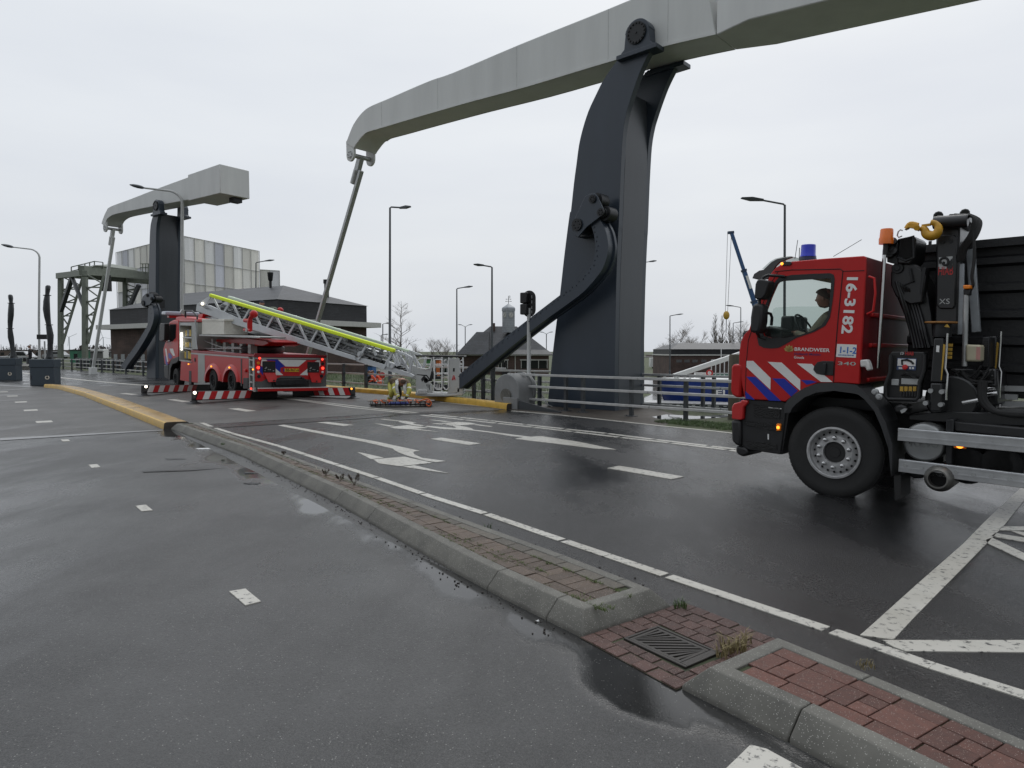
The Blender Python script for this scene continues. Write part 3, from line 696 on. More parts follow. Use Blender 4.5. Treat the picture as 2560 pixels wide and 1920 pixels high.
    b.build('hanger_rod', m_galv if big else m_beam, t, bevel=.015)
    # rack arm and its gear housing
    ai = [tuple(p) for p in smoothpoly(fr.xzs(arm_in, arm_y), 3)]; ao = [tuple(p) for p in smoothpoly(fr.xzs(arm_out, arm_y), 3)]
    b = MB(); n = min(len(ai), len(ao))
    rows = []
    for i in range(n):
        p = V((ai[i][0], 0, ai[i][1])); q = V((ao[i][0], 0, ao[i][1])); tq = .28
        rows.append([V((p.x, arm_y, p.z)), V((q.x, arm_y, q.z)), V((q.x, arm_y - .1, q.z)), V((*(q.lerp(p, .12)).xz, 0)).xzy, V((*(q.lerp(p, .12)).xz, 0)).xzy, V((q.x, arm_y - .34, q.z)), V((q.x, arm_y - .44, q.z)), V((p.x, arm_y - .44, p.z))])
        rows[-1][3].y = arm_y - .11; rows[-1][4].y = arm_y - .33
    Vs = [b.vs(r) for r in rows]
    for A, C in zip(Vs, Vs[1:]):
        for j in range(8): b.face([A[j], A[(j + 1) % 8], C[(j + 1) % 8], C[j]])
    b.face(Vs[0]); b.face(list(reversed(Vs[-1])))
    arm = b.build('rack_arm', m_bridge, t, smooth=28)
    b = MB()
    ar = [0]
    for a, c in zip(ai, ai[1:n]): ar.append(ar[-1] + math.dist(a, c))
    k = 0; s = .12
    while s < ar[-1]:
        while ar[k + 1] < s: k += 1
        f = (s - ar[k]) / (ar[k + 1] - ar[k]); p = V((ai[k][0], 0, ai[k][1])).lerp(V((ai[k + 1][0], 0, ai[k + 1][1])), f); q = V((ao[k][0], 0, ao[k][1])).lerp(V((ao[k + 1][0], 0, ao[k + 1][1])), f)
        c = p.lerp(q, .2 if (round(s / .13) % 2) else .1); b.cyl((c.x, arm_y - .01, c.z), (c.x, arm_y + .02, c.z), .02, 6); s += .13 if big else .3
    bolts_b = b
    bolts_b.build('rack_teeth', m_bridge, arm, smooth=0)
    g, holes = gear; gp_ = fr.xzs(g, arm_y + .06)
    b = MB(); b.xzprism(gp_, arm_y + .06, arm_y + .10); b.xzprism([(x, z) for x, z in fr.xzs(g, arm_y - .52)], arm_y - .48, arm_y - .52)
    gb = b.build('gear_plate', m_bridge, t, bevel=.01)
    c0 = fr.xzs(holes, arm_y + .1)
    for i, (x, z) in enumerate(c0):
        b = MB(); b.cyl((x, arm_y + .09, z), (x, arm_y + .15, z), .17 if i == 0 else .11, 16); bolts(b, (x, arm_y + .14, z), .1 if i == 0 else .06, 6, .02, (0, 1, 0), .03); b.build('axle_cap', m_dark, gb, smooth=30)
    b = MB()
    for i, (x, z) in enumerate(c0):
        b.cyl((x, arm_y + .05, z), (x, arm_y - .5, z), .13 if i else .24, 18)
        if i: b.cyl((x, arm_y - .05, z), (x, arm_y - .42, z), .2, 20)
    b.cbox((c0[0][0], arm_y / 2 - .3, c0[0][1]), (.7, abs(arm_y) * .9, .5))
    b.build('roller', m_dark, gb, smooth=30)
    if pad:
        b = MB(); x0 = min(p[0] for p in Rr) - .25; x1 = max(p[0] for p in L) + .3; b.box((x0, -w - .35, -3), (x1, .2, -.015)); b.build('concrete_pad', mat('old_mossy_concrete', (.16, .14, .10), .75, var=.35, scale=3), t, bevel=.03)
    return t
c4 = lambda l: cr(1300, 40, .3134, l); c5 = lambda l: cr(1150, 440, .3677, l)
g3 = lambda l: cr(1360, 470, .1507, l); z4 = lambda l: cr(1140, 720, .1326, l); bz1 = lambda l: cr(840, 180, .217, l)
drawbridge(FB, 'near drawbridge with tall slate blue pillar and long light grey beam', -.22, 1.56,
    c5([(592, 1590), (625, 1250), (655, 1000), (680, 800), (710, 530), (745, 260)]) + c4([(405, 1560), (430, 1330), (450, 1180), (470, 1030), (500, 900), (545, 760), (600, 640), (660, 520), (740, 400), (812, 312)]),
    c5([(1052, 1605), (1050, 1400), (1062, 750), (1075, 400)]) + c4([(788, 1659), (797, 1400), (805, 1200), (820, 945), (845, 790), (870, 700), (905, 590), (955, 450), (1010, 330), (1042, 272)]),
    [(864, 358)] + bz1([(130, 770), (160, 690), (200, 600), (260, 510), (320, 445), (400, 390), (600, 305), (850, 195), (1100, 90), (1360, 0)]) + [(1300, 110), (1475, 40), (1560, 5), (1640, -28), (1760, -80)],
    bz1([(205, 880), (220, 850), (245, 815), (270, 780), (300, 745), (335, 715), (370, 692), (450, 668), (600, 625), (900, 535), (1500, 362), (2212, 170)]) + [(1478, 169), (1648, 120), (1790, 87)],
    (-2.68, -3.65, -9.2, 9.61, 11.5, 11.95), bz1([(158, 950)])[0], (792, 802),
    g3([(770, 600), (815, 720), (845, 880), (850, 1000), (845, 1100), (800, 1250), (700, 1400), (560, 1540), (430, 1650)]) + z4([(1300, 640), (700, 1110), (350, 1390), (150, 1560), (-200, 1850)]),
    g3([(930, 520), (1020, 700), (1062, 900), (1064, 1000), (1040, 1150), (970, 1340), (870, 1480), (760, 1610), (560, 1800)]) + z4([(1600, 665), (1000, 1140), (640, 1440), (420, 1620), (60, 1910)]), .72,
    (g3([(690, 150), (760, 105), (860, 88), (905, 150), (1005, 370), (985, 450), (720, 650), (575, 825), (515, 770), (490, 640), (500, 560)]), g3([(555, 610), (812, 185), (950, 405)])), (1594, 84), 9.0)
# second, farther drawbridge
o2 = G(389, 946); FL = Frame((o2.x, o2.y, 0), 53)
k1 = lambda l: cr(0, 400, .3616, l)
drawbridge(FL, 'farther drawbridge on the left, its blunt grey counterweight end turned to the viewer', -.22, 1.56,
    k1([(1012, 1510), (1018, 1200), (1024, 1000), (1028, 800), (1032, 600), (1040, 450), (1062, 370)]),
    k1([(1076, 1510), (1076, 1000), (1078, 700), (1080, 500), (1086, 430), (1098, 370)]),
    k1([(700, 440), (716, 392), (736, 350), (762, 322), (900, 270), (1100, 192), (1318, 112)]),
    k1([(722, 455), (738, 412), (765, 388), (800, 374), (900, 352), (1060, 320), (1318, 272)]),
    None, k1([(722, 470)])[0], (243, 850),
    k1([(1018, 1000), (1040, 1040), (1042, 1090), (1010, 1160), (930, 1290), (850, 1400), (835, 1430)]),
    k1([(1046, 990), (1062, 1040), (1062, 1100), (1035, 1180), (960, 1310), (880, 1420), (868, 1450)]), .75,
    (k1([(990, 945), (1010, 925), (1060, 925), (1066, 960), (1040, 1000), (1000, 1010), (978, 990)]), k1([(992, 990), (1020, 935), (1050, 960)])), k1([(1083, 318)])[0], 10.2, big=False)
def left_cw():
    root = [o for o in bpy.data.objects if o.name.startswith('drawbridge') and o.type == 'EMPTY'][-1]
    x0, z0 = FL.xz(*k1([(1310, 105)])[0], -.0); x1, z1 = FL.xz(*k1([(1534, 28)])[0], 0.); x2, z2 = FL.xz(*k1([(1531, 232)])[0], 0.); x3, z3 = FL.xz(*k1([(1312, 284)])[0], 0.)
    x1 = (x1 + x2) / 2
    b = MB(); b.xzprism([(x0, z0), (x1, z1), (x1, z2), (x0 * .5 + x1 * .5, z2 * .5 + z3 * .5), (x0, z3)], .1, -1.66)
    b.build('counterweight', m_beam, root, bevel=.03, smooth=20)
    b = MB(); b.cbox((x1 + .5, -1.1, z2 - .1), (.5, .5, .3)); b.build('stop_block', m_dark, root)
left_cw()
# ================================================================ RAILINGS
def railing(A, B, hs, posts, label, group=None, rail=(.05, .068), post=.085, ends=None, mrail=None, mpost=None, post_top=None, z0=0.):
    A, B = V(A[:2]), V(B[:2]); d = B - A; Ln = d.length; rz = math.atan2(d.y, d.x)
    t = thing('railing', (A.x, A.y, z0), rz, label, 'railing', group)
    for i, h in enumerate(hs):
        b = MB(); e = ends[i] if ends else (0, Ln); n = max(1, round((e[1] - e[0]) / 5))
        for k in range(n):
            a, c = e[0] + (e[1] - e[0]) * k / n, e[0] + (e[1] - e[0]) * (k + 1) / n
            b.box((a + .01, -rail[0] / 2 - .05, h - rail[1] / 2), (c - .01, rail[0] / 2 - .05, h + rail[1] / 2))
            if k: b.box((a - .05, -.035, h - .03), (a + .05, -.02, h + .03))
        b.build('rail', mrail or m_rail, t, bevel=.008)
    for s in posts:
        b = MB(); b.box((s - post / 2, -.02, 0), (s + post / 2, post, (post_top or hs[0]) + .02)); b.box((s - .13, -.1, 0), (s + .13, .14, .02))
        b.cyl((s - .08, -.06, .02), (s - .08, -.06, .045), .018, 6); b.cyl((s + .08, -.06, .02), (s + .08, -.06, .045), .018, 6)
        b.build('post', mpost or m_post, t, bevel=.004)
    return t
def along(A, B, px):          # distance along line A-B (ground) where it crosses picture column px
    A, B = V(A[:2]), V(B[:2]); d = (B - A).normalized(); k = (px - 1280) / F_
    # (A.x + d.x s) = k * depth ; depth ~ CT * y (z small)
    f = lambda s: (A.x + d.x * s) - k * (CT * (A.y + d.y * s) + ST * 1.2)
    s0, s1 = -60., 60.
    for _ in range(60):
        m_ = (s0 + s1) / 2
        if (f(s0) < 0) == (f(m_) < 0): s0 = m_
        else: s1 = m_
    return m_
A = V((-.2, 20.72)); Bq = V((6.9, 13.77))
ps = [along(A, Bq, x) for x in (1347, 1413, 1577, 1713, 1900)]
railing(A, Bq, (1.0, .655, .28), ps + [ps[1] + .62], 'light grey three rail railing in front of the main bridge pillar', ends=[(along(A, Bq, 1272), 9.6), (along(A, Bq, 1309), 9.6), (along(A, Bq, 1313), 9.6)])
A2 = A + V((.69, .71)) * 2.6; B2 = Bq + V((.69, .71)) * 2.6
railing(A2, B2, (1.0, .68, .48, .1), [along(A2, B2, x) for x in (1647, 1756, 1783)], 'second railing set farther back behind the pillar, in front of the blue boat', ends=[(1.8, 9.9)] * 4, mrail=m_galv)
A3_ = V(G(1300, 1008)[:2]) ; A3_ = V((-.3, 23.6)); B3_ = V((1.9, 22.2))
railing(A3_, B3_, (1.02, .66, .3), [.2, 1.2, 2.3], 'short piece of railing left of the pillar behind the grey concrete block', ends=[(-.9, 2.6)] * 3)
A4 = V(G(1262, 1003)[:2]); B4 = V(G(700, 958)[:2])
L4 = (B4 - A4).length
railing(A4, B4, (1.1, .7, .27), [along(A4, B4, x) for x in (1235, 1210, 1187, 917, 861, 760)], 'long light grey railing behind the yellow kerb and the rescue basket', ends=[(0, L4), (along(A4, B4, 1243), L4), (along(A4, B4, 1238), L4)], post=.1)
A5 = V(G(410, 944)[:2]); B5 = V(G(316, 934.5)[:2]); C5 = V(G(140, 922)[:2])
railing(A5, B5, (.95, .62, .3), [0.05, (B5 - A5).length * .5], 'railing with light rails beside the front of the ladder fire engine')
railing(B5, C5, (.95, .62, .3), [i * 3.0 for i in range(9) if i * 3 < (C5 - B5).length], 'long low railing along the far left edge of the bridge approach')
B6 = B5 + V((.5, 1.6)); C6 = C5 + V((.5, 2.2))
railing(B6, C6, (.98, .5), [i * 1.35 for i in range(16) if i * 1.35 < (C6 - B6).length], 'railing with close dark posts behind the long low railing on the left', post=.2, mrail=m_galv)
D5 = V(G(-60, 915)[:2])
railing(C5 + V((-1.5, 3)), D5, (1.0, .6), [i * 1.6 for i in range(1, 16) if i * 1.6 < (D5 - C5).length], 'dark railing behind the two barrier cabinets', post=.22, mrail=m_post)
# grey rounded pivot housing
def pivot_block():
    p = G(1266, 1021); t = thing('pivot_housing', (p.x, p.y, 0), R(47 + 90), 'grey rounded concrete bridge pivot housing at the end of the yellow kerb', 'bridge bearing')
    m = mat('smooth_grey_concrete', (.22, .225, .225), .55, var=.2, scale=3)
    # local x along the road, y toward the road side
    r = .50; zc = .52
    b = MB(); b.xzprism([(-r - .02, 0), (r, 0)] + [(x, z) for x, z in arc((0, zc), r, 0, 180, 22)] + [(-r, .3)], 0, -.62)
    h = b.build('housing', m, t, bevel=.02, smooth=40)
    b = MB(); b.xzprism([(x, z) for x, z in arc((0, zc), r + .05, -30, 210, 24)], -.62, -.72); b.xzprism([(-r, 0), (r, 0), (r, zc), (-r, zc)], -.62, -.72); b.build('rim', m, h, smooth=40)
    b = MB(); b.cyl((0, .0, zc * .75), (0, .05, zc * .75), .2, 24); b.build('axle_cap', m_conc, h, smooth=40)
    b = MB(); b.box((-.52, .02, 0), (.05, .10, .34)); b.build('foot_block', m, t, bevel=.01)
    b = MB(); b.hexa([V((-.55, .0, .0)), V((-.55, .06, 0)), V((-2.1, .06, 0)), V((-2.1, 0, 0))], [V((-.55, 0, .26)), V((-.55, .06, .26)), V((-2.1, .06, .03)), V((-2.1, 0, .03))]); b.build('ramp_plate', m_post, t)
pivot_block()
# ================================================================ LAMPS, SIGNALS, BARRIERS
m_pole = mat('dark_lamp_pole', (.065, .073, .08), .4, var=.1); m_polelight = mat('pale_lamp_pole', (.46, .47, .46), .45, var=.15, scale=3)
def lamp(px, Y, ytop, heads, label, style='flat', zbase=0., mp=None, thick=.09, arm=None, group='street lamps', step=True):
    """heads: list of signed arm lengths (m, + = to the right)"""
    top = P(px, ytop, Y); foot = P(px, 900, Y); t = thing('street_lamp', (foot.x, Y, zbase), 0, label, 'street lamp', group)
    dx = top.x - foot.x; h = top.z - zbase; mp = mp or m_pole
    thick *= .68; b = MB()
    if style == 'curve':
        a = heads[0]; sg = 1 if a > 0 else -1; r = abs(a) * .38
        path = [V((0, 0, 0)), V((dx * .3, 0, h * .45)), V((dx, 0, h - r * .9))]
        path += [V((dx + sg * r * (1 - math.cos(R(q))), 0, h - r * .9 + r * .75 * math.sin(R(q)))) for q in (20, 40, 60, 75)]
        e = V((dx + a * .86, 0, h)); path.append(e); k = len(path)
        b.tube(path, [thick * (1.15 - .55 * i / (k - 1)) for i in range(k)], 10)
        b.build('pole', mp, t)
        b = MB(); m4 = rot3((sg, 0, .22), (0, 1, 0), e); n = 10
        prof = [(.035, -.08), (.07, .03), (.15, .18), (.17, .42), (.14, .66), (.06, .86), (.005, .92)]
        mm = m4 @ M.Rotation(R(90), 4, 'Y') @ M.Diagonal((.62, 1, 1, 1)); b.lathe(prof, mm, 14); b.build('lamp_head', m_pole, t, smooth=50)
    else:
        b.tube([(0, 0, 0), (0, 0, h * .22), (0, 0, h * .225), (dx, 0, h)], [thick * 1.25, thick * 1.2, thick * .85, thick * .6] if step else [thick] * 4, 10); b.build('pole', mp, t)
        for a in heads:
            b = MB(); sg = 1 if a > 0 else -1; rise = .12 if style == 'flat' else (.0 if style == 'tilt' else .3)
            e = V((dx + a * .6, 0, h + rise * (abs(a)))); b.tube([V((dx, 0, h - .05)), V((dx + sg * .06, 0, h + .03)), e], thick * .5, 8); b.build('arm', mp, t)
            b = MB(); w = .17; L = abs(a) * .45 + .1
            m4 = rot3((sg, 0, .10), (0, 1, 0), e)
            b.hexa([m4 @ V(p) for p in ((-.1, -.08, -.05), (L * .5, -w, -.07), (L, -w * .6, -.02), (L, w * .6, -.02), (L * .5, w, -.07), (-.1, .08, -.05))], [m4 @ V(p) for p in ((-.1, -.06, .04), (L * .5, -w * .8, .08), (L, -w * .4, .03), (L, w * .4, .03), (L * .5, w * .8, .08), (-.1, .06, .04))])
            b.build('lamp_head', m_pole, t, bevel=.015)
    return t
lamp(98, 48, 618, [-2.1], 'curved street lamp at the far left beside the two barrier cabinets', 'curve', mp=m_polelight, thick=.1)
lamp(455, 40, 470, [-2.55], 'tall curved street lamp behind the ladder fire engine, its head below the grey beam', 'curve', mp=m_polelight, thick=.13)
lamp(975, 37, 519, [1.0], 'tall dark street lamp standing alone right of the hanger rod and slate roof', 'tilt', thick=.13, mp=mat('slate_grey_pole', (.075, .085, .095), .4, var=.1))
lamp(1230, 42, 668, [-1.0], 'dark street lamp in front of the clock tower house', 'flat', zbase=-1.2, thick=.13)
lamp(1142, 55, 722, [1.15], 'dark street lamp above the rescue basket, arm to the right', 'flat', zbase=-1.5, thick=.12)
lamp(1962, 30, 512, [-1.75], 'tall dark street lamp directly behind the cab of the crane truck', 'flat', zbase=-2.2, thick=.12)
lamp(1675, 75, 790, [1.3], 'dark street lamp left of the right hand brick shed', 'flat', zbase=-2.2, thick=.13)
lamp(1852, 80, 769, [-1.6], 'dark street lamp over the brick shed, arm to the left, near the crane hook', 'flat', zbase=-2.2, thick=.12)
lamp(1833, 100, 808, [1.3], 'smaller dark street lamp just left of the truck mirrors', 'flat', zbase=-2.2, thick=.13)
lamp(1609, 60, 657, [1.0], 'street lamp mostly hidden behind the main pillar, only its head showing', 'flat', zbase=-2.2, thick=.1)
lamp(1163, 120, 817, [-1.15, 1.15], 'distant twin armed street lamp left of the clock tower house', 'twin', zbase=-2.2, thick=.11, step=False)
lamp(1366, 120, 835, [-1.05, 1.05], 'distant twin armed street lamp right of the clock tower, beside the pillar', 'twin', zbase=-2.2, thick=.11, step=False)
lamp(957, 90, 810, [.8], 'small distant street lamp just left of the bare tree, upper of two', 'flat', zbase=-1.5, thick=.1, step=False)
lamp(953, 100, 838, [.9], 'small distant street lamp just left of the bare tree, lower of two', 'flat', zbase=-1.5, thick=.1, step=False)
lamp(640, 66, 657, [1.6], 'dark street lamp in front of the right end of the sheeted scaffold', 'flat', thick=.13)
def signal():
    p = G(1322, 1018); t = thing('traffic_light', (p.x, p.y, 0), R(-28), 'black oval traffic light seen from behind on a grey pole beside the drive arm', 'traffic light')
    k = p.y / F_
    b = MB(); b.tube([(0, 0, 0), (0, 0, 1.0)], .085, 14); b.tube([(0, 0, 1.0), (0, 0, 1.06), (0, 0, 3.0)], [.085, .058, .058], 14); b.build('pole', m_polelight, t, smooth=40)
    b = MB(); b.bar((0, .05, 1.0), (.55, .2, .05), .05, .05); b.bar((-.02, .1, .3), (.5, .6, 0), .1, .02); b.build('brace', m_polelight, t)
    zc = 3.13; b = MB(); w, h = .22, .40
    out = arc((0, zc + h - w), w, 0, 180, 14) + arc((0, zc - h + w), w, 180, 360, 14)
    b.xzprism(out, 0, .03); bp = b.build('backing_board', m_black, t, bevel=.01)
    b = MB()
    for i in range(2): b.box((-.21, -.2, zc - .33 + i * .34), (.02, -.01, zc - .01 + i * .34))
    b.build('lamp_housing', m_black, bp, bevel=.03)
    b = MB()
    for z in (-.25, -.12, .05, .2): b.cbox((.1, -.006, zc + z), (.02, .01, .09))
    b.build('reflector_strip', m_galv, bp)
signal()
def barrier(px, ybase, label, sgn):
    p = G(px, ybase); t = thing('barrier_cabinet', (p.x, p.y, 0), R(18), label, 'barrier cabinet', 'road barriers')
    m = mat('blue_grey_cabinet_paint', (.045, .062, .078), .38, var=.12)
    b = MB(); b.box((-.52, 0, 0), (.52, 1.0, .88)); b.build('cabinet', m, t, bevel=.015)
    b = MB(); b.box((-.54, -.02, .885), (.54, 1.02, 1.3)); b.build('lid', m, t, bevel=.02)
    b = MB(); b.cyl((.22, -.002, .38), (.22, -.012, .38), .1, 20); bd = b.build('badge', mat('cream_badge', (.65, .6, .5), .5, var=0), t)
    b = MB(); b.ball((.22, -.014, .38), .05, 8, (1, .15, 1)); b.box((.205, -.02, .43), (.235, -.012, .5)); b.build('emblem', m_black, bd)
    b = MB(); b.box((-.5, -.012, .3), (-.46, .0, .5)); b.build('hinge', m_black, t)
    q = thing('wrapped_barrier_arm', (p.x + .1, p.y + .45, 1.3), R(18), 'raised barrier arm wrapped in black plastic sheet, on the ' + ('right' if sgn > 0 else 'left') + ' cabinet', 'barrier arm', 'wrapped barrier arms')
    b = MB(); rnd = random.Random(int(px)); zs = [0, .12, .3, .45, .8, 1.2, 1.6, 1.75, 2.1, 2.5, 2.9, 3.15, 3.22, 3.3, 3.5, 3.66, 3.72]
    rr = [.30, .24, .2, .16, .18, .2, .18, .15, .19, .22, .2, .17, .14, .13, .16, .16, .08]; n = 14; rings = []
    for z, r in zip(zs, rr):
        off = .05 * math.sin(z * 2.1 + px); rings.append(b.vs([V((off + r * .85 * (.8 + .28 * math.sin(3 * a + z * 1.6) * .5 + rnd.uniform(-.06, .06)) * math.cos(a), r * .7 * math.sin(a), z)) for a in [2 * math.pi * j / n for j in range(n)]]))
    for A_, C_ in zip(rings, rings[1:]):
        for j in range(n): b.face([A_[j], A_[(j + 1) % n], C_[(j + 1) % n], C_[j]])
    b.face(rings[-1]); b.face(list(reversed(rings[0])))
    b.build('plastic_wrap', mat('black_plastic_sheet', (.02, .024, .027), .3, var=.3, scale=3, bump=.35, bscale=9), q, smooth=60)
    b = MB(); b.box((-.02, -.25, -.03), (.12, .25, .1)); b.build('arm_foot', m_dark, q)
    for z in (1.72, 3.2): b = MB(); b.tube([(.17 * math.cos(R(a)) + .05 * math.sin(z * 2.1 + px), .15 * math.sin(R(a)), z + .01) for a in range(0, 360, 30)], .018, 6, closed=True); b.build('tie', m_black, q)
barrier(106, 963, 'blue grey barrier cabinet with round cream badge, at the start of the yellow kerb', 1)
barrier(14, 951, 'blue grey barrier cabinet cut by the left edge of the photo', -1)
def boxsignal():
    p = P(106, 842, 47); t = thing('traffic_light', (p.x, 47.2, 0), 0, 'small black signal box behind the right wrapped barrier arm', 'traffic light')
    b = MB(); b.cyl((0, 0, 0), (0, 0, 2.4), .05, 8); b.build('pole', m_polelight, t)
    b = MB(); b.cbox((0, 0, p.z), (.98, .2, .34)); b.build('housing', m_black, t, bevel=.03)
boxsignal()
# ================================================================ CRANE TRUCK (right foreground)
FT = Frame((3.75, 7.78, 0), 45.3, 1.75)
t6 = lambda l: cr(1620, 600, .2773, l); t7 = lambda l: cr(1820, 640, .3738, l); t8 = lambda l: cr(2150, 520, .4461, l); t9 = lambda l: cr(2160, 520, .2411, l); t10 = lambda l: cr(2180, 860, .2411, l)
X6 = lambda l, y=0.: FT.xzs(t6(l), y); X7 = lambda l, y=0.: FT.xzs(t7(l), y); X8 = lambda l, y=0.: FT.xzs(t8(l), y); X9 = lambda l, y=0.: FT.xzs(t9(l), y); X10 = lambda l, y=0.: FT.xzs(t10(l), y)
def p6(x, y, d=0.): q = X6([(x, y)], d)[0]; return V((q[0], d, q[1]))
def p7(x, y, d=0.): q = X7([(x, y)], d)[0]; return V((q[0], d, q[1]))
def p8(x, y, d=0.): q = X8([(x, y)], d)[0]; return V((q[0], d, q[1]))
def p9(x, y, d=0.): q = X9([(x, y)], d)[0]; return V((q[0], d, q[1]))
def p10(x, y, d=0.): q = X10([(x, y)], d)[0]; return V((q[0], d, q[1]))
def holed(b, outer, hole, y0, y1):
    """flat side panel in x-z with one opening, with thickness"""
    for y in (y0, y1):
        es = []
        for lp in (outer, hole):
            vs = b.vs([V((x, y, z)) for x, z in lp]); es += [b.bm.edges.new((vs[i], vs[(i + 1) % len(vs)])) for i in range(len(vs))]
        bmesh.ops.triangle_fill(b.bm, use_beauty=True, use_dissolve=False, edges=es)
    for lp in (outer, hole):
        for i in range(len(lp)):
            (x0, z0), (x1, z1) = lp[i], lp[(i + 1) % len(lp)]
            b.poly([V((x0, y0, z0)), V((x1, y0, z1)), V((x1, y1, z1)), V((x0, y1, z0))])
    bmesh.ops.remove_doubles(b.bm, verts=b.bm.verts[:], dist=1e-5)
def wheel(parent, c, r, w, name='wheel', out=1, dull=False, dual=False):
    """wheel with its axle along y; out = +1 shows its face towards +y"""
    S = M.Rotation(R(-90 * out), 4, 'X')                                # lathe z -> +-y
    b = MB(); rr = r * .565
    prof = [(rr, -w), (r * .86, -w), (r * .965, -w * .9), (r, -w * .75), (r, -w * .12), (r * .975, -.02), (r * .93, -.004), (r * .80, .0), (r * .70, -.012), (r * .61, -.008), (rr, -.012), (rr, -w)]
    b.lathe(prof, S, 56, cap=False); n = 72
    for i in range(n):
        a = 2 * math.pi * i / n; m_ = S @ M.Rotation(a, 4, 'Z') @ M.Translation((r - .006, 0, 0))
        for z0, z1 in ((-w * .3, -w * .1), (-w * .52, -w * .34), (-w * .74, -w * .56)): b.box((-.004, -r * .032, z0), (.008, r * .032, z1), m_)
    e = b.build(name, m_rubber, parent, smooth=40); e.location = c
    rim = mat('truck_rim_paint', (.5, .5, .5), .34, metal=.55, var=.22, scale=12) if not dull else m_dark
    b = MB(); b.lathe([(rr + .002, -.02), (rr, .008), (rr - .02, .01), (rr - .03, -.004), (rr * .90, -.05), (rr * .84, -.075), (rr * .80, -.085), (rr * .70, -.05), (rr * .64, -.035), (rr * .42, -.032), (rr * .40, -.06), (rr * .37, -.06), (.001, -.06)], S, 48, cap=False)
    b.mi = 1; nh = 20 if not dull else 10
    for i in range(nh):
        a = 2 * math.pi * i / nh; m_ = S @ M.Rotation(a, 4, 'Z') @ M.Translation((rr * .775, 0, -.068)) @ M.Rotation(R(40), 4, 'Y'); b.lathe([(rr * .042, -.004), (rr * .042, .004), (.001, .004)], m_, 10)
    b.mi = 2
    for i in range(10):
        a = 2 * math.pi * (i + .5) / 10; m_ = S @ M.Rotation(a, 4, 'Z') @ M.Translation((rr * .575, 0, -.034)); k = r / .52
        b.lathe([(.026 * k, 0), (.026 * k, .012), (.020 * k, .034), (.010 * k, .04), (.001, .04)], m_, 10)
    b.build('rim', [rim, mat('dark_hole', (.004, .004, .004), .9, var=0), m_chrome if not dull else m_dark], e, smooth=35)
    b = MB(); b.lathe([(rr * .40, -.058), (rr * .385, -.052), (rr * .36, -.075), (rr * .22, -.07), (rr * .20, -.05), (.001, -.05)], S, 28)
    b.build('hub', mat('hub_recess_dark', (.014, .014, .014), .5, var=.3), e, smooth=35)  # near-black colour puts the darkness of the deep hub recess into the paint
    return e
def poly_on(parent, name, m, pts, y, d=.004, lst=None):
    b = MB()
    for q in (lst or [pts]): b.xzprism(q, y, y + d)
    return b.build(name, m, parent)
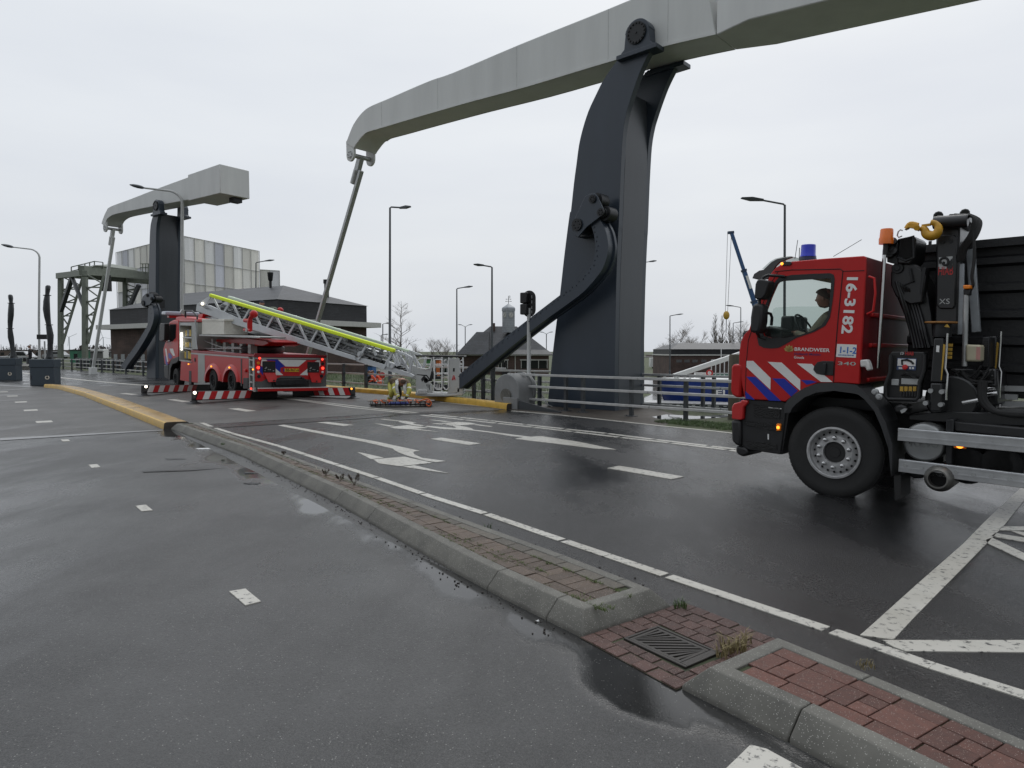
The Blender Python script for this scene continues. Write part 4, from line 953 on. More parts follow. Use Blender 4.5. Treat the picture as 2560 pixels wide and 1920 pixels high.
def crane_truck():
    t = thingF('crane_truck', FT, 'red fire service crane truck with white and blue stripes, parked across the right edge', 'fire truck')
    WD = 2.5
    # ---------- cab shell
    side = X7([(118, 958), (106, 940), (92, 860), (72, 725), (74, 640), (86, 570), (108, 525), (140, 490), (158, 430), (205, 310), (250, 195), (283, 120), (318, 78), (360, 52), (430, 36), (640, 17), (905, -1), (921, 6), (919, 110), (900, 480), (878, 858), (740, 848), (600, 850), (505, 892), (430, 940), (385, 975), (350, 970)])
    glass = X6([(1035, 835), (1048, 740), (1063, 650), (1110, 520), (1162, 400), (1180, 380), (1215, 368), (1430, 355), (1640, 345), (1652, 356), (1648, 450), (1637, 580), (1620, 690), (1570, 765), (1490, 815), (1380, 853), (1250, 880), (1110, 885), (1045, 862)])
    frame = X6([(985, 880), (998, 780), (1040, 630), (1095, 500), (1148, 375), (1180, 337), (1300, 315), (1480, 305), (1640, 299), (1674, 312), (1684, 350), (1672, 500), (1655, 620), (1640, 700), (1600, 772), (1500, 828), (1340, 882), (1230, 945), (1175, 973), (1110, 978), (1045, 972), (1000, 950)])
    b = MB(); holed(b, side, glass, 0, -.05); b.build('side_panel', m_red, t, bevel=.012, smooth=25)
    zg = max(z for x, z in glass); farhole = [(x + .10, z + (.12 if z > zg - .3 else 0)) for x, z in glass]
    b = MB(); holed(b, side, farhole, -WD + .05, -WD); b.build('side_panel', m_red, t, smooth=25)
    # roof, back wall and front are strips that follow the outline between the sides
    def strip_(i0, i1, th, name, m, y0=-.05, y1=-WD + .05):
        b = MB(); pts = side[i0:i1 + 1]; c = V((sum(p[0] for p in side) / len(side), sum(p[1] for p in side) / len(side)))
        inn = [tuple(V(p) + (c - V(p)).normalized() * th) for p in pts]
        for k in range(len(pts) - 1): b.xzprism([pts[k], pts[k + 1], inn[k + 1], inn[k]], y0, y1)
        bmesh.ops.remove_doubles(b.bm, verts=b.bm.verts[:], dist=1e-5)
        return b.build(name, m, t, smooth=30)
    strip_(12, 16, .06, 'roof', m_red); strip_(0, 7, .05, 'front_panel', m_red); b = MB(); [b.poly([V((side[k][0], -.08, side[k][1])), V((side[k + 1][0], -.08, side[k + 1][1])), V((side[k + 1][0], -WD + .08, side[k + 1][1])), V((side[k][0], -WD + .08, side[k][1]))]) for k in range(7, 12)]; b.build('windscreen', m_glass, t)
    bx, bz = side[17]; rear = side[17:21]
    back = strip_(16, 20, .06, 'back_wall', mat('deep_red_paint', (.15, .008, .012), .3, var=.25, scale=2, spec=.2))  # deeper red than the other cab panels
    b = MB()
    for z in (1.35, 1.75, 2.1): b.box((rear[2][0] - .03, -2.2, z), (rear[2][0] + .03, -.25, z + .05))
    b.build('back_rib', m_red, back, bevel=.012)
    b = MB(); b.xzprism([side[0], side[-1], side[-2], side[20], (side[20][0], side[20][1] + .06), (side[0][0], side[0][1] + .06)], -.05, -WD + .05); b.build('floor', m_black, t)
    # door outline (shut line) and window frame
    dl = X6([(1145, 285), (1300, 270), (1735, 262), (1757, 280), (1752, 340), (1715, 700), (1690, 1010), (1673, 1282)])
    b = MB(); b.tube([V((x, .001, z)) for x, z in dl], .006, 4); dl2 = X6([(1170, 290), (1120, 370), (1040, 560), (985, 720), (930, 830), (905, 900), (888, 1090), (875, 1400)]); b.tube([V((x, .001, z)) for x, z in dl2], .005, 4)
    b.tube([V((x, .001, z)) for x, z in X6([(1757, 282), (1952, 276)])], .005, 4); b.build('door_gap', mat('dark_red_gap', (.03, .004, .005), .7, var=0), t)
    b = MB(); holed(b, frame, glass, .006, -.012); b.build('window_frame', m_black, t, smooth=25)
    b = MB(); b.poly([V((x, -.03, z)) for x, z in glass]); b.build('side_window', m_glass, t)
    wind = X6([(1075, 800), (1085, 720), (1118, 620), (1140, 607), (1300, 598), (1618, 597), (1605, 705), (1560, 760), (1480, 808), (1370, 845), (1250, 868), (1110, 872)])
    b = MB(); b.poly([V((x, -.04, z)) for x, z in wind]); b.build('half_lowered_pane', glassmat('greenish_glass', (.05, .10, .09), op=.10), t)
    b = MB(); b.poly([V((x, -WD + .03, z)) for x, z in farhole]); b.build('far_window', glassmat('far_glass', (.03, .04, .04), op=.05), t)
    # interior
    bx0 = p6(1640, 700).x; b = MB()
    sx = p6(1640, 560, -.6)
    for y in (-.6, -1.9):
        b.box((sx.x - .3, y - .25, sx.z - .75), (sx.x - .12, y + .25, sx.z + .05)); b.box((sx.x - .3, y - .26, sx.z - .8), (sx.x + .28, y + .26, sx.z - .62))
    b.build('seat', m_black, t, bevel=.04)
    q = p6(1060, 850, -.6); q1 = p6(1250, 790, -.6); b = MB(); b.xzprism([(q.x + .1, q.z - .5), (q.x + .1, q.z + .03), (q.x - .25, q.z + .1), (q.x - .42, q.z + .05), (q.x - .42, q.z - .5)], -.12, -WD + .12)
    b.box((p6(1380, 690, -.7).x, -.95, q.z - .1), (p6(1265, 690, -.7).x, -.45, p6(1300, 690, -.7).z)); b.build('dashboard', m_black, t, bevel=.03)
    b = MB(); sc = p6(1420, 800, -.6); mm = M.Translation(sc) @ M.Rotation(R(-58), 4, 'Y')
    b.tube([mm @ V((.21 * math.cos(R(a)), .21 * math.sin(R(a)), 0)) for a in range(0, 360, 15)], .014, 6, closed=True)
    for a in (90, 210, 330): b.bar(mm @ V((0, 0, -.03)), mm @ V((.2 * math.cos(R(a)), .2 * math.sin(R(a)), 0)), .03, .012)
    b.cyl(mm @ V((0, 0, -.05)), mm @ V((0, 0, -.3)), .03, 8); b.build('steering_wheel', m_black, t)
    # ---------- stripes and writing
    y = .003
    poly_on(t, 'white_stripe', m_reflect, X6([(887, 1090), (948, 1090), (1106, 1245), (1104, 1350), (887, 1145)]), 0, y)
    poly_on(t, 'white_stripe', m_reflect, X6([(1080, 1098), (1205, 1105), (1373, 1260), (1373, 1358)]), 0, y)
    poly_on(t, 'white_stripe', m_reflect, X6([(1343, 1112), (1478, 1118), (1520, 1160), (1665, 1281), (1560, 1279)]), 0, y)
    poly_on(t, 'blue_stripe', m_blue, X6([(886, 1232), (972, 1235), (1200, 1452), (1090, 1447)]), 0, y)
    poly_on(t, 'blue_stripe', m_blue, X6([(1120, 1247), (1230, 1250), (1352, 1358), (1290, 1412)]), 0, y)
    poly_on(t, 'blue_stripe', m_blue, X6([(1380, 1262), (1470, 1265), (1525, 1280), (1432, 1305)]), 0, y)
    poly_on(t, 'blue_stripe', m_blue, X6([(878, 1362), (965, 1442), (880, 1430)]), 0, y)
    def side_text(body, a, c, hpx, m, bold=0., name='lettering', fit=None, y=.002, vertical=False):
        p = p6(*a); q = p6(*c); d = (q - p); L = d.length
        if vertical: xa = d.normalized(); ya = V((0, 1, 0)).cross(xa)
        else: xa = d.normalized(); ya = V((0, 1, 0)).cross(xa)
        cap = hpx * (p6(a[0], a[1]) - p6(a[0], a[1] + 100)).length / 100
        size = cap / .729
        w0 = text_width(body, size); p.y = y
        return text(body, size, m, t, rot3(xa, ya, p), name=name, depth=.001, bold=bold * size, xs=L / w0)
    side_text('16-3182', (1802, 308), (1750, 806), 92, m_white, .03, 'fleet_number', vertical=True)
    side_text('BRANDWEER', (1318, 998), (1633, 1010), 32, m_white, .012)
    side_text('Hollands Midden', (1318, 1034), (1556, 1043), 21, mat('dark_blue_letters', (.05, .015, .11), .4, var=0), .006)
    side_text('Gouda', (1315, 1067), (1406, 1071), 23, m_white, .008)
    side_text('340', (1706, 1126), (1866, 1131), 32, m_chrome, .01, 'power_badge')
    gold = mat('gold_emblem', (.42, .28, .08), .4, var=.1)
    b = MB(); c = p6(1272, 982)
    for a, L_, w in ((0, .085, .02), (28, .08, .022), (-28, .08, .022), (58, .07, .02), (-58, .07, .02)):
        mm = M.Translation((c.x, 0, c.z - .03)) @ M.Rotation(R(a), 4, 'Y')
        b.hexa([mm @ V(p) for p in ((-w * .3, .001, 0), (w * .3, .001, 0), (w, .001, L_ * .6), (0, .001, L_), (-w, .001, L_ * .6))], [mm @ V(p) for p in ((-w * .3, .004, 0), (w * .3, .004, 0), (w, .004, L_ * .6), (0, .004, L_), (-w, .004, L_ * .6))])
    b.build('emblem', gold, t)
    st_ = poly_on(t, 'emergency_number_sticker', m_reflect, X6([(1706, 937), (1883, 944), (1874, 1062), (1696, 1054)]), 0, .003)
    bl = mat('sticker_blue', (.02, .13, .45), .4, var=0)
    for o in (side_text('1-1-2', (1718, 1016), (1862, 1024), 58, bl, .02, y=.0045), side_text('DAAR RED JE LEVENS MEE', (1716, 1040), (1855, 1046), 11, bl, .0, y=.0045)): o.parent = st_
    # door handle
    b = MB(); b.xzprism(X6([(1492, 1170), (1500, 1135), (1530, 1100), (1580, 1090), (1678, 1092), (1672, 1222), (1580, 1218), (1520, 1205)]), .0, .012); hd = b.build('door_handle', m_black, t, bevel=.006)
    b = MB(); b.xzprism(X6([(1590, 1110), (1615, 1110), (1610, 1205), (1585, 1205)]), .012, .04); b.build('grip', m_dark, hd, bevel=.006)
    # ---------- visor, mirrors, lamps on the cab
    vo = X6([(938, 345), (955, 305), (1000, 275), (1040, 262), (1110, 198), (1160, 170), (1230, 155), (1300, 148)], -.1); vi = X6([(975, 352), (985, 322), (1020, 296), (1060, 280), (1128, 218), (1172, 190), (1235, 174), (1305, 160)], -.1)
    b = MB(); b.grid(lambda u, w: V((vo[3 + round(u * 4)][0], lerp(-.06, -WD + .06, w), vo[3 + round(u * 4)][1])), 4, 1); b.build('visor_shade', glassmat('smoked_acrylic', (.03, .028, .028), .1, .30), t)
    b = MB(); b.xzprism(X6([(938, 345), (955, 305), (1000, 275), (1040, 266), (1110, 198), (1160, 170), (1230, 155), (1300, 148), (1305, 156), (1240, 180), (1190, 200), (1150, 240), (1120, 300), (1080, 355), (1000, 360)], -.02), -.02, -.055); b.build('sun_visor', mat('smoked_visor', (.02, .018, .018), .12, var=.1, coat=.5), t, bevel=.008, smooth=40)
    b = MB(); b.xzprism(X6([(975, 520), (985, 400), (1000, 365), (1030, 356), (1100, 366), (1110, 385), (1075, 500), (1045, 535), (1000, 538)], .2), .08, .26); mi = b.build('mirror', m_black, t, bevel=.03, smooth=40)
    b = MB(); b.xzprism(X6([(942, 820), (945, 700), (960, 600), (985, 572), (1040, 575), (1055, 600), (1048, 740), (1030, 830), (1000, 842), (955, 838)], .2), .08, .28); b.build('mirror', m_black, t, bevel=.035, smooth=40)
    b = MB(); b.tube([p6(1230, 330, .02), p6(1150, 322, .1), p6(1080, 318, .15), p6(1040, 335, .17), p6(1025, 370, .18)], .018, 8); b.tube([p6(1065, 655, .12), p6(1105, 665, .05), p6(1118, 700, .02), p6(1112, 770, .01)], .018, 8); b.tube([p6(1005, 530, .17), p6(1005, 580, .17)], .02, 8); b.tube([p6(985, 840, .15), p6(1000, 870, .05), p6(1060, 890, .0)], .02, 8); b.build('mirror_arm', m_black, t)
    bc = p6(1441, 172, -.9)
    b = MB(); b.lathe([(.10, 0), (.10, .06), (.094, .07), (.09, .20), (.085, .205), (.001, .21)], M.Translation((bc.x, -.9, bc.z - .02)), 24); b.build('beacon', mat('blue_lens', (.01, .03, .55), .12, var=0, coat=.4), t, smooth=40)
    b = MB(); b.lathe([(.108, -.09), (.108, .0), (.103, .01), (.103, .03)], M.Translation((bc.x, -.9, bc.z)), 24); b.build('beacon_base', mat('dark_blue_base', (.01, .012, .06), .35, var=0), t, smooth=40)
    b = MB(); b.xzprism(X6([(1200, 205), (1215, 195), (1290, 196), (1300, 212), (1285, 230), (1210, 232)]), 0, .015); rl = b.build('roof_marker_lamp', m_black, t, bevel=.004)
    b = MB(); b.ball(p6(1208, 214, .014), .018, 6); b.build('bulb', m_amberlit, rl)
    b = MB(); b.cyl(p6(1325, 170, -.6), p6(1350, 0, -.6), .004, 5); b.cyl(p6(1362, 178, -1.), p6(1366, 70, -1.), .005, 5); b.cyl(p6(1672, 148, -1.), p6(1925, -3, -1.6), .004, 5); b.build('antenna', m_black, t)
    b = MB(); b.tube([p6(1990, 330, -.03), p6(2040, 345, -.02), p6(2050, 480, -.02), p6(2030, 640, -.02), p6(1975, 668, -.03)], .014, 8); b.build('grab_handle', m_red, t)
    # ---------- lower front: lamp clusters, steps, bumper
    b = MB(); b.xzprism(X7([(22, 740), (40, 722), (92, 725), (96, 760), (84, 948), (55, 945), (28, 930), (18, 900)]), .01, -.5); b.build('corner_panel', m_red, t, bevel=.03, smooth=40)
    b = MB(); b.xzprism(X7([(26, 1010), (40, 985), (85, 975), (90, 962), (135, 968), (132, 985), (108, 1010), (102, 1090), (85, 1098), (26, 1090)]), .012, -.6); b.build('bumper_corner', mat('bright_red_plastic', (.5, .02, .02), .2, var=.05, coat=.5), t, bevel=.02, smooth=40)
    b = MB(); b.xzprism(X7([(92, 955), (118, 960), (355, 970), (386, 985), (382, 1030), (345, 1330), (130, 1298), (85, 1270), (85, 1098), (104, 1090), (110, 1010)]), -.03, -.6); b.build('step_box', m_black, t, bevel=.012)
    b = MB(); b.xzprism(X7([(20, 1098), (86, 1100), (88, 1275), (50, 1262), (26, 1235)]), .01, -WD); b.build('bumper', m_black, t, bevel=.03)
    b = MB(); b.xzprism(X7([(50, 1266), (110, 1283), (130, 1300), (128, 1335), (90, 1346), (55, 1328), (42, 1300)]), -.02, -.5); b.build('spoiler_foot', m_black, t, bevel=.03)
    b = MB(); b.xzprism(X7([(100, 1100), (330, 1128), (322, 1175), (98, 1130)]), -.02, -.028); b.xzprism(X7([(165, 990), (345, 1010), (340, 1090), (170, 1075)]), -.02, -.03); b.xzprism(X7([(105, 1235), (320, 1262), (322, 1300), (140, 1285)]), -.02, -.05); b.build('step_tread', mat('ribbed_step', (.006, .006, .006), .6, var=.3, bump=.8, bscale=60), t)
    poly_on(t, 'reflector_bar', m_white, X7([(265, 1010), (352, 1019), (352, 1026), (265, 1017)]), -.03, .01)
    poly_on(t, 'reflector_bar', m_white, X7([(260, 1192), (268, 1193), (268, 1230), (260, 1228)]), -.028, .008)
    b = MB(); b.xzprism(X7([(320, 1125), (332, 1120), (352, 1123), (349, 1170), (322, 1172)]), -.0, -.06); b.build('side_marker_lamp', m_amber, t, bevel=.008)
    b = MB(); b.ball(p7(335, 1147, .0), .02, 8); b.build('bulb', m_amberlit, t)
    b = MB(); b.xzprism(X7([(352, 1060), (386, 985), (396, 1048), (350, 1330), (338, 1328)]), -.05, -.5); b.build('step_side', m_black, t)
    # fender
    fo = X7([(385, 1048), (386, 1000), (405, 965), (450, 925), (520, 880), (610, 850), (740, 848), (870, 862), (884, 880), (935, 930), (1010, 1010), (1060, 1110)]) + X8([(150, 1200), (188, 1330), (214, 1500)])
    fi = X7([(425, 1048), (440, 1015), (470, 985), (520, 945), (600, 912), (720, 900), (850, 918), (880, 925), (920, 955), (985, 1030), (1030, 1130)]) + X8([(128, 1230), (165, 1340), (182, 1500)])
    b = MB(); rows = [[V((o[0], .04, o[1])), V((i[0], .05, i[1])), V((i[0], -.45, i[1])), V((o[0], -.45, o[1]))] for o, i in zip(fo, fi)]; Vs = [b.vs(r) for r in rows]
    for A_, C_ in zip(Vs, Vs[1:]):
        for j in range(4): b.face([A_[j], A_[(j + 1) % 4], C_[(j + 1) % 4], C_[j]])
    b.face(Vs[0]); b.face(list(reversed(Vs[-1]))); b.build('fender', mat('grey_black_fender', (.022, .023, .025), .5, var=.2, bump=.2, bscale=250), t, bevel=.012, smooth=35)
    b = MB(); a_ = X8([(186, 1500), (225, 1500), (225, 1630), (192, 1640)]); b.xzprism(a_, -.02, -.4); b.build('mud_flap', m_rubber, t)
    wc = p7(703, 1316, -.03)
    wheel(t, (wc.x, -.03, wc.z), .535, .31); wheel(t, (wc.x, -WD + .03, wc.z), .535, .31, out=-1)
    for yy in (-.03, -WD + .03): wheel(t, (wc.x - 4.2, yy, .535 + 4.2 * math.sin(R(1.75))), .535, .31, out=1 if yy > -1 else -1)
    b = MB(); b.cyl((wc.x, -.3, wc.z), (wc.x, -WD + .3, wc.z), .09, 10); b.cyl((wc.x - 4.2, -.3, .66), (wc.x - 4.2, -WD + .3, .66), .12, 10); b.build('axle', m_dark, t)
    # chassis and dark inner wings
    b = MB(); b.box((wc.x - 6.2, -.85, .72), (wc.x + 1.1, -.95, 1.0)); b.box((wc.x - 6.2, -1.65, .72), (wc.x + 1.1, -1.55, 1.0)); b.box((wc.x - .65, -.5, 1.0), (wc.x + .62, -2.0, 1.12)); b.box((wc.x - .2, -.75, .45), (wc.x + .3, -1.75, .95)); b.box((wc.x - 1.0, -.55, .35), (wc.x - .85, -1.95, 1.05)); b.build('chassis', m_dark, t)
    # ---------- behind the cab: side rails, tank, exhaust, lower body
    def bar8(a, c, h, y, name, m, d=.05, par=t, bev=.006):
        pa, pc = p10(*a, y), p10(*c, y); b = MB(); b.hexa([pa, V((pa.x, y, pa.z - h)), V((pc.x, y, pc.z - h)), pc], [p + V((0, -d, 0)) for p in (pa, V((pa.x, y, pa.z - h)), V((pc.x, y, pc.z - h)), pc)]); return b.build(name, m, par, bevel=bev)
    L_ext = lambda a, c, k: (c[0] + (c[0] - a[0]) * k, c[1] + (c[1] - a[1]) * k)
    for a, c, h in (((268, 870), (1576, 978), .142), ((276, 1192), (1576, 1348), .142)):
        e = L_ext(a, c, .9); r_ = bar8(a, e, h, -.02, 'side_rail', m_alu)
        bar8((a[0] + 2, a[1] + 10), (e[0], e[1] + 12), .012, -.012, 'rail_lip', m_alu, .03, r_, 0); bar8((a[0] + 2, a[1] + 82), (e[0], e[1] + 84), .012, -.012, 'rail_lip', m_alu, .03, r_, 0)
    b = MB()
    for x_, z_ in ((342, 1257), (512, 1283), (870, 1328), (1050, 1354), (1233, 1374), (1425, 1400)): q = p10(x_, z_, -.018); b.cyl(q, q + V((0, .008, 0)), .02, 12)
    b.build('rivet', m_galv, r_)
    tc = p10(535, 1020, -.12); er = (p10(315, 1020, -.12) - p10(755, 1020, -.12)).length / 2
    b = MB(); mm = M.Translation((tc.x, -.10, tc.z)) @ M.Rotation(R(90), 4, 'X')
    b.lathe([(er, .9), (er, .03), (er - .012, .008), (er - .03, .0), (.001, -.004)], mm @ M.Diagonal((1, 1.05, 1, 1)), 40); tk = b.build('air_tank', mat('dull_aluminium', (.36, .37, .37), .42, metal=.7, var=.2, scale=3), t, smooth=40)
    pa, pc = p10(365, 1062, -.09), p10(690, 1082, -.09); w0 = text_width('VOLVO', .1); dd = pc - pa
    text('VOLVO', .1, mat('embossed_aluminium', (.3, .31, .31), .5, metal=.6, var=.1), tk, rot3(dd.normalized(), V((0, 1, 0)).cross(dd.normalized()), pa + V((0, .004, 0))), 'embossed_letters', depth=.003, xs=dd.length / w0)
    ex = p10(690, 1395, .0); b = MB(); mm = M.Translation((ex.x, .06, ex.z)) @ M.Rotation(R(90), 4, 'X')
    b.lathe([(.085, .0), (.098, .0), (.13, .035), (.145, .10), (.135, .5), (.08, .5), (.085, .0)], mm, 32, cap=False); b.build('exhaust_pipe', mat('heat_stained_steel', (.23, .225, .21), .4, metal=.8, var=.3, scale=9), t, smooth=40)
    b = MB(); b.lathe([(.086, .08), (.001, .08)], mm, 20, cap=False); b.build('exhaust_bore', mat('bore_black', (.003, .003, .003), .9, var=0), t)  # near-black disc closing the pipe just inside its mouth
    b = MB(); b.xzprism(X10([(385, 1310), (520, 1330), (560, 1360), (520, 1395), (430, 1395), (385, 1370)], -.3), -.3, -.9); b.xzprism(X10([(820, 1375), (880, 1350), (870, 1390), (820, 1415)], -.3), -.3, -.9); b.build('silencer', m_dark, t, bevel=.03)
    b = MB(); b.xzprism(X10([(770, 780), (855, 780), (830, 1250), (765, 1240)], -.1), -.08, -.5); b.build('bracket', m_dark, t, bevel=.01)
    b = MB(); b.xzprism(X10([(850, 800), (1700, 880), (1900, 980), (1900, 1010), (860, 905)], -.15), -.12, -.7); b.build('battery_cover', m_black, t, bevel=.02)
    b = MB()
    for cx_, w_ in ((1000, 160), (1350, 165)):
        c0 = p10(cx_, 1260, -.25); b.lathe([(.19, 0), (.18, -.04), (.15, -.06), (.001, -.07)], M.Translation((c0.x, -.2, c0.z)) @ M.Rotation(R(90), 4, 'X') @ M.Diagonal((1, 1, -1, 1)), 24)
        b.cyl((c0.x, -.2, c0.z), (c0.x, -.9, c0.z), .19, 24)
    b.build('air_reservoir', m_black, t, smooth=40)
    b = MB(); b.box((p10(1700, 1100).x - .6, -.45, .55), (p10(800, 1100).x, -.8, 1.0)); b.build('chassis_side', m_black, t)
    b = MB(); b.xzprism(X10([(846, 1034), (978, 1045), (976, 1090), (844, 1080)], -.06), -.06, -.1); ml = b.build('side_marker_lamp', m_amber, t, bevel=.008)
    b = MB(); b.ball(p10(910, 1061, -.055), .022, 8, (1.4, .5, 1)); b.build('bulb', m_amberlit, ml)
    # work lamp, hose couplings
    b = MB(); b.xzprism(X10([(215, 690), (240, 635), (300, 620), (372, 650), (355, 700), (300, 725), (250, 720)], -.05), -.05, -.3); wl = b.build('work_lamp', m_black, t, bevel=.03)
    b = MB(); b.xzprism(X10([(290, 690), (330, 668), (364, 672), (340, 705), (305, 720)], -.04), -.045, -.06); b.build('lens', m_galv, wl)
    for q in ((38, 495), (80, 545)):
        c0 = p10(*q, -.02); b = MB(); b.lathe([(.035, 0), (.035, .03), (.02, .035), (.02, .05), (.001, .05)], M.Translation(c0) @ M.Rotation(R(-90), 4, 'X'), 16); b.build('air_coupling', m_galv, t, smooth=40)
    b = MB(); b.xzprism(X8([(5, 852), (45, 848), (58, 875), (66, 908), (42, 912), (35, 890), (8, 892)], -.01), .03, -.08); b.build('power_socket', mat('white_plastic', (.6, .6, .58), .45, var=.05), t, bevel=.015)
    # ---------- amber beacon and air pipe
    b = MB(); b.cyl(p9(140, 1660, -.25), p9(215, 430, -.25), .022, 12); b.build('snorkel_pipe', m_chrome, t, smooth=40)
    o_ = p9(228, 375, -.25); b = MB(); b.lathe([(.074, 0), (.077, .06), (.07, .075), (.066, .16), (.06, .17), (.001, .175)], M.Translation((o_.x, -.25, o_.z)), 22); bb = b.build('beacon', mat('orange_lens', (.75, .16, .01), .18, var=0, coat=.3), t, smooth=40)
    b = MB(); b.cyl((o_.x, -.25, o_.z), (o_.x, -.25, o_.z - .12), .03, 10); b.build('beacon_post', m_black, t)
    return t
def text_width(body, size):
    cu = bpy.data.curves.new('w', 'FONT'); cu.body = body; cu.size = size; o = bpy.data.objects.new('w', cu); COL.objects.link(o); bpy.context.view_layer.update()
    w = o.dimensions.x; bpy.data.objects.remove(o); bpy.data.curves.remove(cu); return max(w, .001)
TRUCK = crane_truck()
def loader_crane(t):
    """the folded loader crane, its controls, and the black skip behind it"""
    # skip
    SKY = -1.15; b = MB(); top = X9([(520, 405), (1327, 333), (1900, 280)], SKY); x0 = top[0][0]; x1 = top[-1][0]; zt = top[0][1]; zt2 = zt + (top[-1][1] - zt) * 5.6 / (x0 - x1); x1 = x0 - 5.6
    b.hexa([V((x0, SKY, 1.25)), V((x1, SKY, 1.1)), V((x1, -2.45, 1.1)), V((x0, -2.45, 1.25))], [V((x0, SKY, zt)), V((x1, SKY, zt2)), V((x1, -2.45, zt2)), V((x0, -2.45, zt))])
    mk_ = mat('black_skip_paint', (.010, .0105, .012), .5, var=.35, scale=2.5, bump=.2, bscale=30)
    sk = b.build('skip', mk_, t, bevel=.01)
    for f in (.10, .27, .44, .61, .78):
        z0 = lerp(zt, 1.25, f); z1 = lerp(zt2, 1.1, f); b = MB(); h = .10
        b.hexa([V((x0, SKY, z0)), V((x0, SKY + .06, z0 - .03)), V((x0, SKY + .06, z0 - h)), V((x0, SKY, z0 - h - .03))], [V((x1, SKY, z1)), V((x1, SKY + .06, z1 - .03)), V((x1, SKY + .06, z1 - h)), V((x1, SKY, z1 - h - .03))]); b.build('skip_rib', mk_, sk)
    b = MB(); b.hexa([V((x0, SKY + .1, zt)), V((x0, SKY + .1, zt - .09)), V((x0, SKY - .02, zt - .09)), V((x0, SKY - .02, zt))], [V((x1, SKY + .1, zt2)), V((x1, SKY + .1, zt2 - .09)), V((x1, SKY - .02, zt2 - .09)), V((x1, SKY - .02, zt2))]); b.build('skip_rim', mk_, sk)
    for q in ((688, 345), (1300, 338)):
        a = p9(q[0] - 14, q[1], SKY); c = p9(q[0] + 14, q[1] + 45, SKY); b = MB(); b.box((c.x, SKY + .02, c.z), (a.x, SKY, a.z)); b.build('skip_lug', m_dark, sk)
    b = MB()
    for z_, xs_ in ((0, (1330, 1700)), (85, (1345, 1510)), (160, (1335, 1700))):
        a = p10(xs_[0], 432 + z_, -1.0); c = p10(xs_[1], 440 + z_, -1.0); b.hexa([a, a + V((0, 0, -.06)), c + V((0, 0, -.06)), c], [p + V((0, -.06, 0)) for p in (a, a + V((0, 0, -.06)), c + V((0, 0, -.06)), c)])
    b.build('pale_stripe_rail', m_galv, t)
    # column with sticker plate
    def blk(name, pts, y0, y1, m, par=t, bev=.015, fn=X9): b = MB(); b.xzprism(fn(pts, y0), y0, y1); return b.build(name, m, par, bevel=bev)
    dk = mat('black_crane_paint', (.011, .0115, .013), .36, var=.3, scale=5, coat=.2)
    col = blk('crane_column', [(748, 130), (1000, 120), (985, 600), (965, 1320), (735, 1320), (740, 700)], -.5, -.95, dk)
    pl = blk('cover_plate', [(752, 310), (790, 280), (940, 275), (965, 300), (945, 1010), (920, 1045), (780, 1045), (748, 1000)], -.47, -.5, dk, col, .012)
    b = MB(); 
    for q in ((812, 352), (897, 345)): c0 = p9(*q, -.47); b.cyl(c0, c0 + V((0, .012, 0)), .022, 12)
    b.build('bolt', m_dark, pl)
    lp = blk('logo_plate', [(776, 512), (918, 500), (914, 628), (772, 632)], -.466, -.47, mat('sticker_grey', (.42, .43, .43), .4, var=.05), pl, .0)
    b = MB(); pts = [p9(x, y, -.464) for x, y in ((795, 575), (790, 545), (812, 522), (850, 520), (872, 545), (868, 580), (838, 592), (820, 575), (835, 560))]
    b.tube(smoothpoly(pts, 4), .013, 6); b.xzprism(X9([(880, 560), (916, 520), (914, 626), (868, 626), (850, 600)], -.464), -.464, -.461); b.build('ram_head', m_black, lp)
    a, c = p9(764, 697, -.466), p9(916, 690, -.466); d = c - a; w0 = text_width('HIAB', .1)
    text('HIAB', .13, mat('red_letters', (.42, .02, .02), .4, var=0), pl, rot3(d.normalized(), V((0, 1, 0)).cross(d.normalized()), a), depth=.001, bold=.0015, xs=d.length / (w0 * 1.3))
    a, c = p9(778, 998, -.466), p9(888, 994, -.466); d = c - a; w0 = text_width('XS', .1)
    text('XS', .085, m_galv, pl, rot3(d.normalized(), V((0, 1, 0)).cross(d.normalized()), a), depth=.001, xs=d.length / (w0 * .85))
    # top knuckle of the column
    b = MB(); b.cyl(p9(720, 155, -.4), p9(1080, 130, -.4), .07, 16); b.xzprism(X9([(690, 130), (760, 75), (900, 80), (1080, 60), (1100, 150), (1000, 200), (740, 190)], -.5), -.5, -.9); b.cyl(p9(770, 80, -.6), p9(770, 80, -.95), .05, 10); b.cyl(p9(1045, 55, -.6), p9(1045, 55, -.95), .05, 10); b.build('knuckle', dk, col, bevel=.012)
    # hoses at the knuckle
    b = MB(); rnd = random.Random(3)
    for i in range(13):
        k = i / 12; a = p9(890 + 190 * k, 80 - 15 * k + rnd.uniform(-8, 8), -.42 - .2 * rnd.random()); m1 = p9(1120 + 90 * k, 85 + 50 * k, -.4 - .1 * k); m2 = p9(1100 + 70 * k, 260 + 30 * k, -.4); e = p9(965 + 70 * k, 560 - 20 * k, -.5)
        b.tube(smoothpoly([a, m1, m2, m2.lerp(e, .5) + V((.03, 0, 0)), e], 5), .014, 6)
    b.tube(smoothpoly([p9(1130, 200, -.4), p9(1145, 500, -.4), p9(1120, 700, -.4), p9(1130, 800, -.42), p9(1090, 870, -.45)], 5), .016, 6)
    b.build('hose', m_rubber, t, smooth=60)
    # silver ram tubes
    b = MB(); b.bar(p9(1000, 580, -.55), p9(990, 1315, -.55), .075, .05, up=(0, 1, 0)); b.bar(p9(1105, 430, -.75), p9(1165, 1290, -.75), .085, .06, up=(0, 1, 0)); b.build('steel_strut', mat('grey_strut', (.3, .32, .34), .4, metal=.5, var=.2), t, bevel=.008)
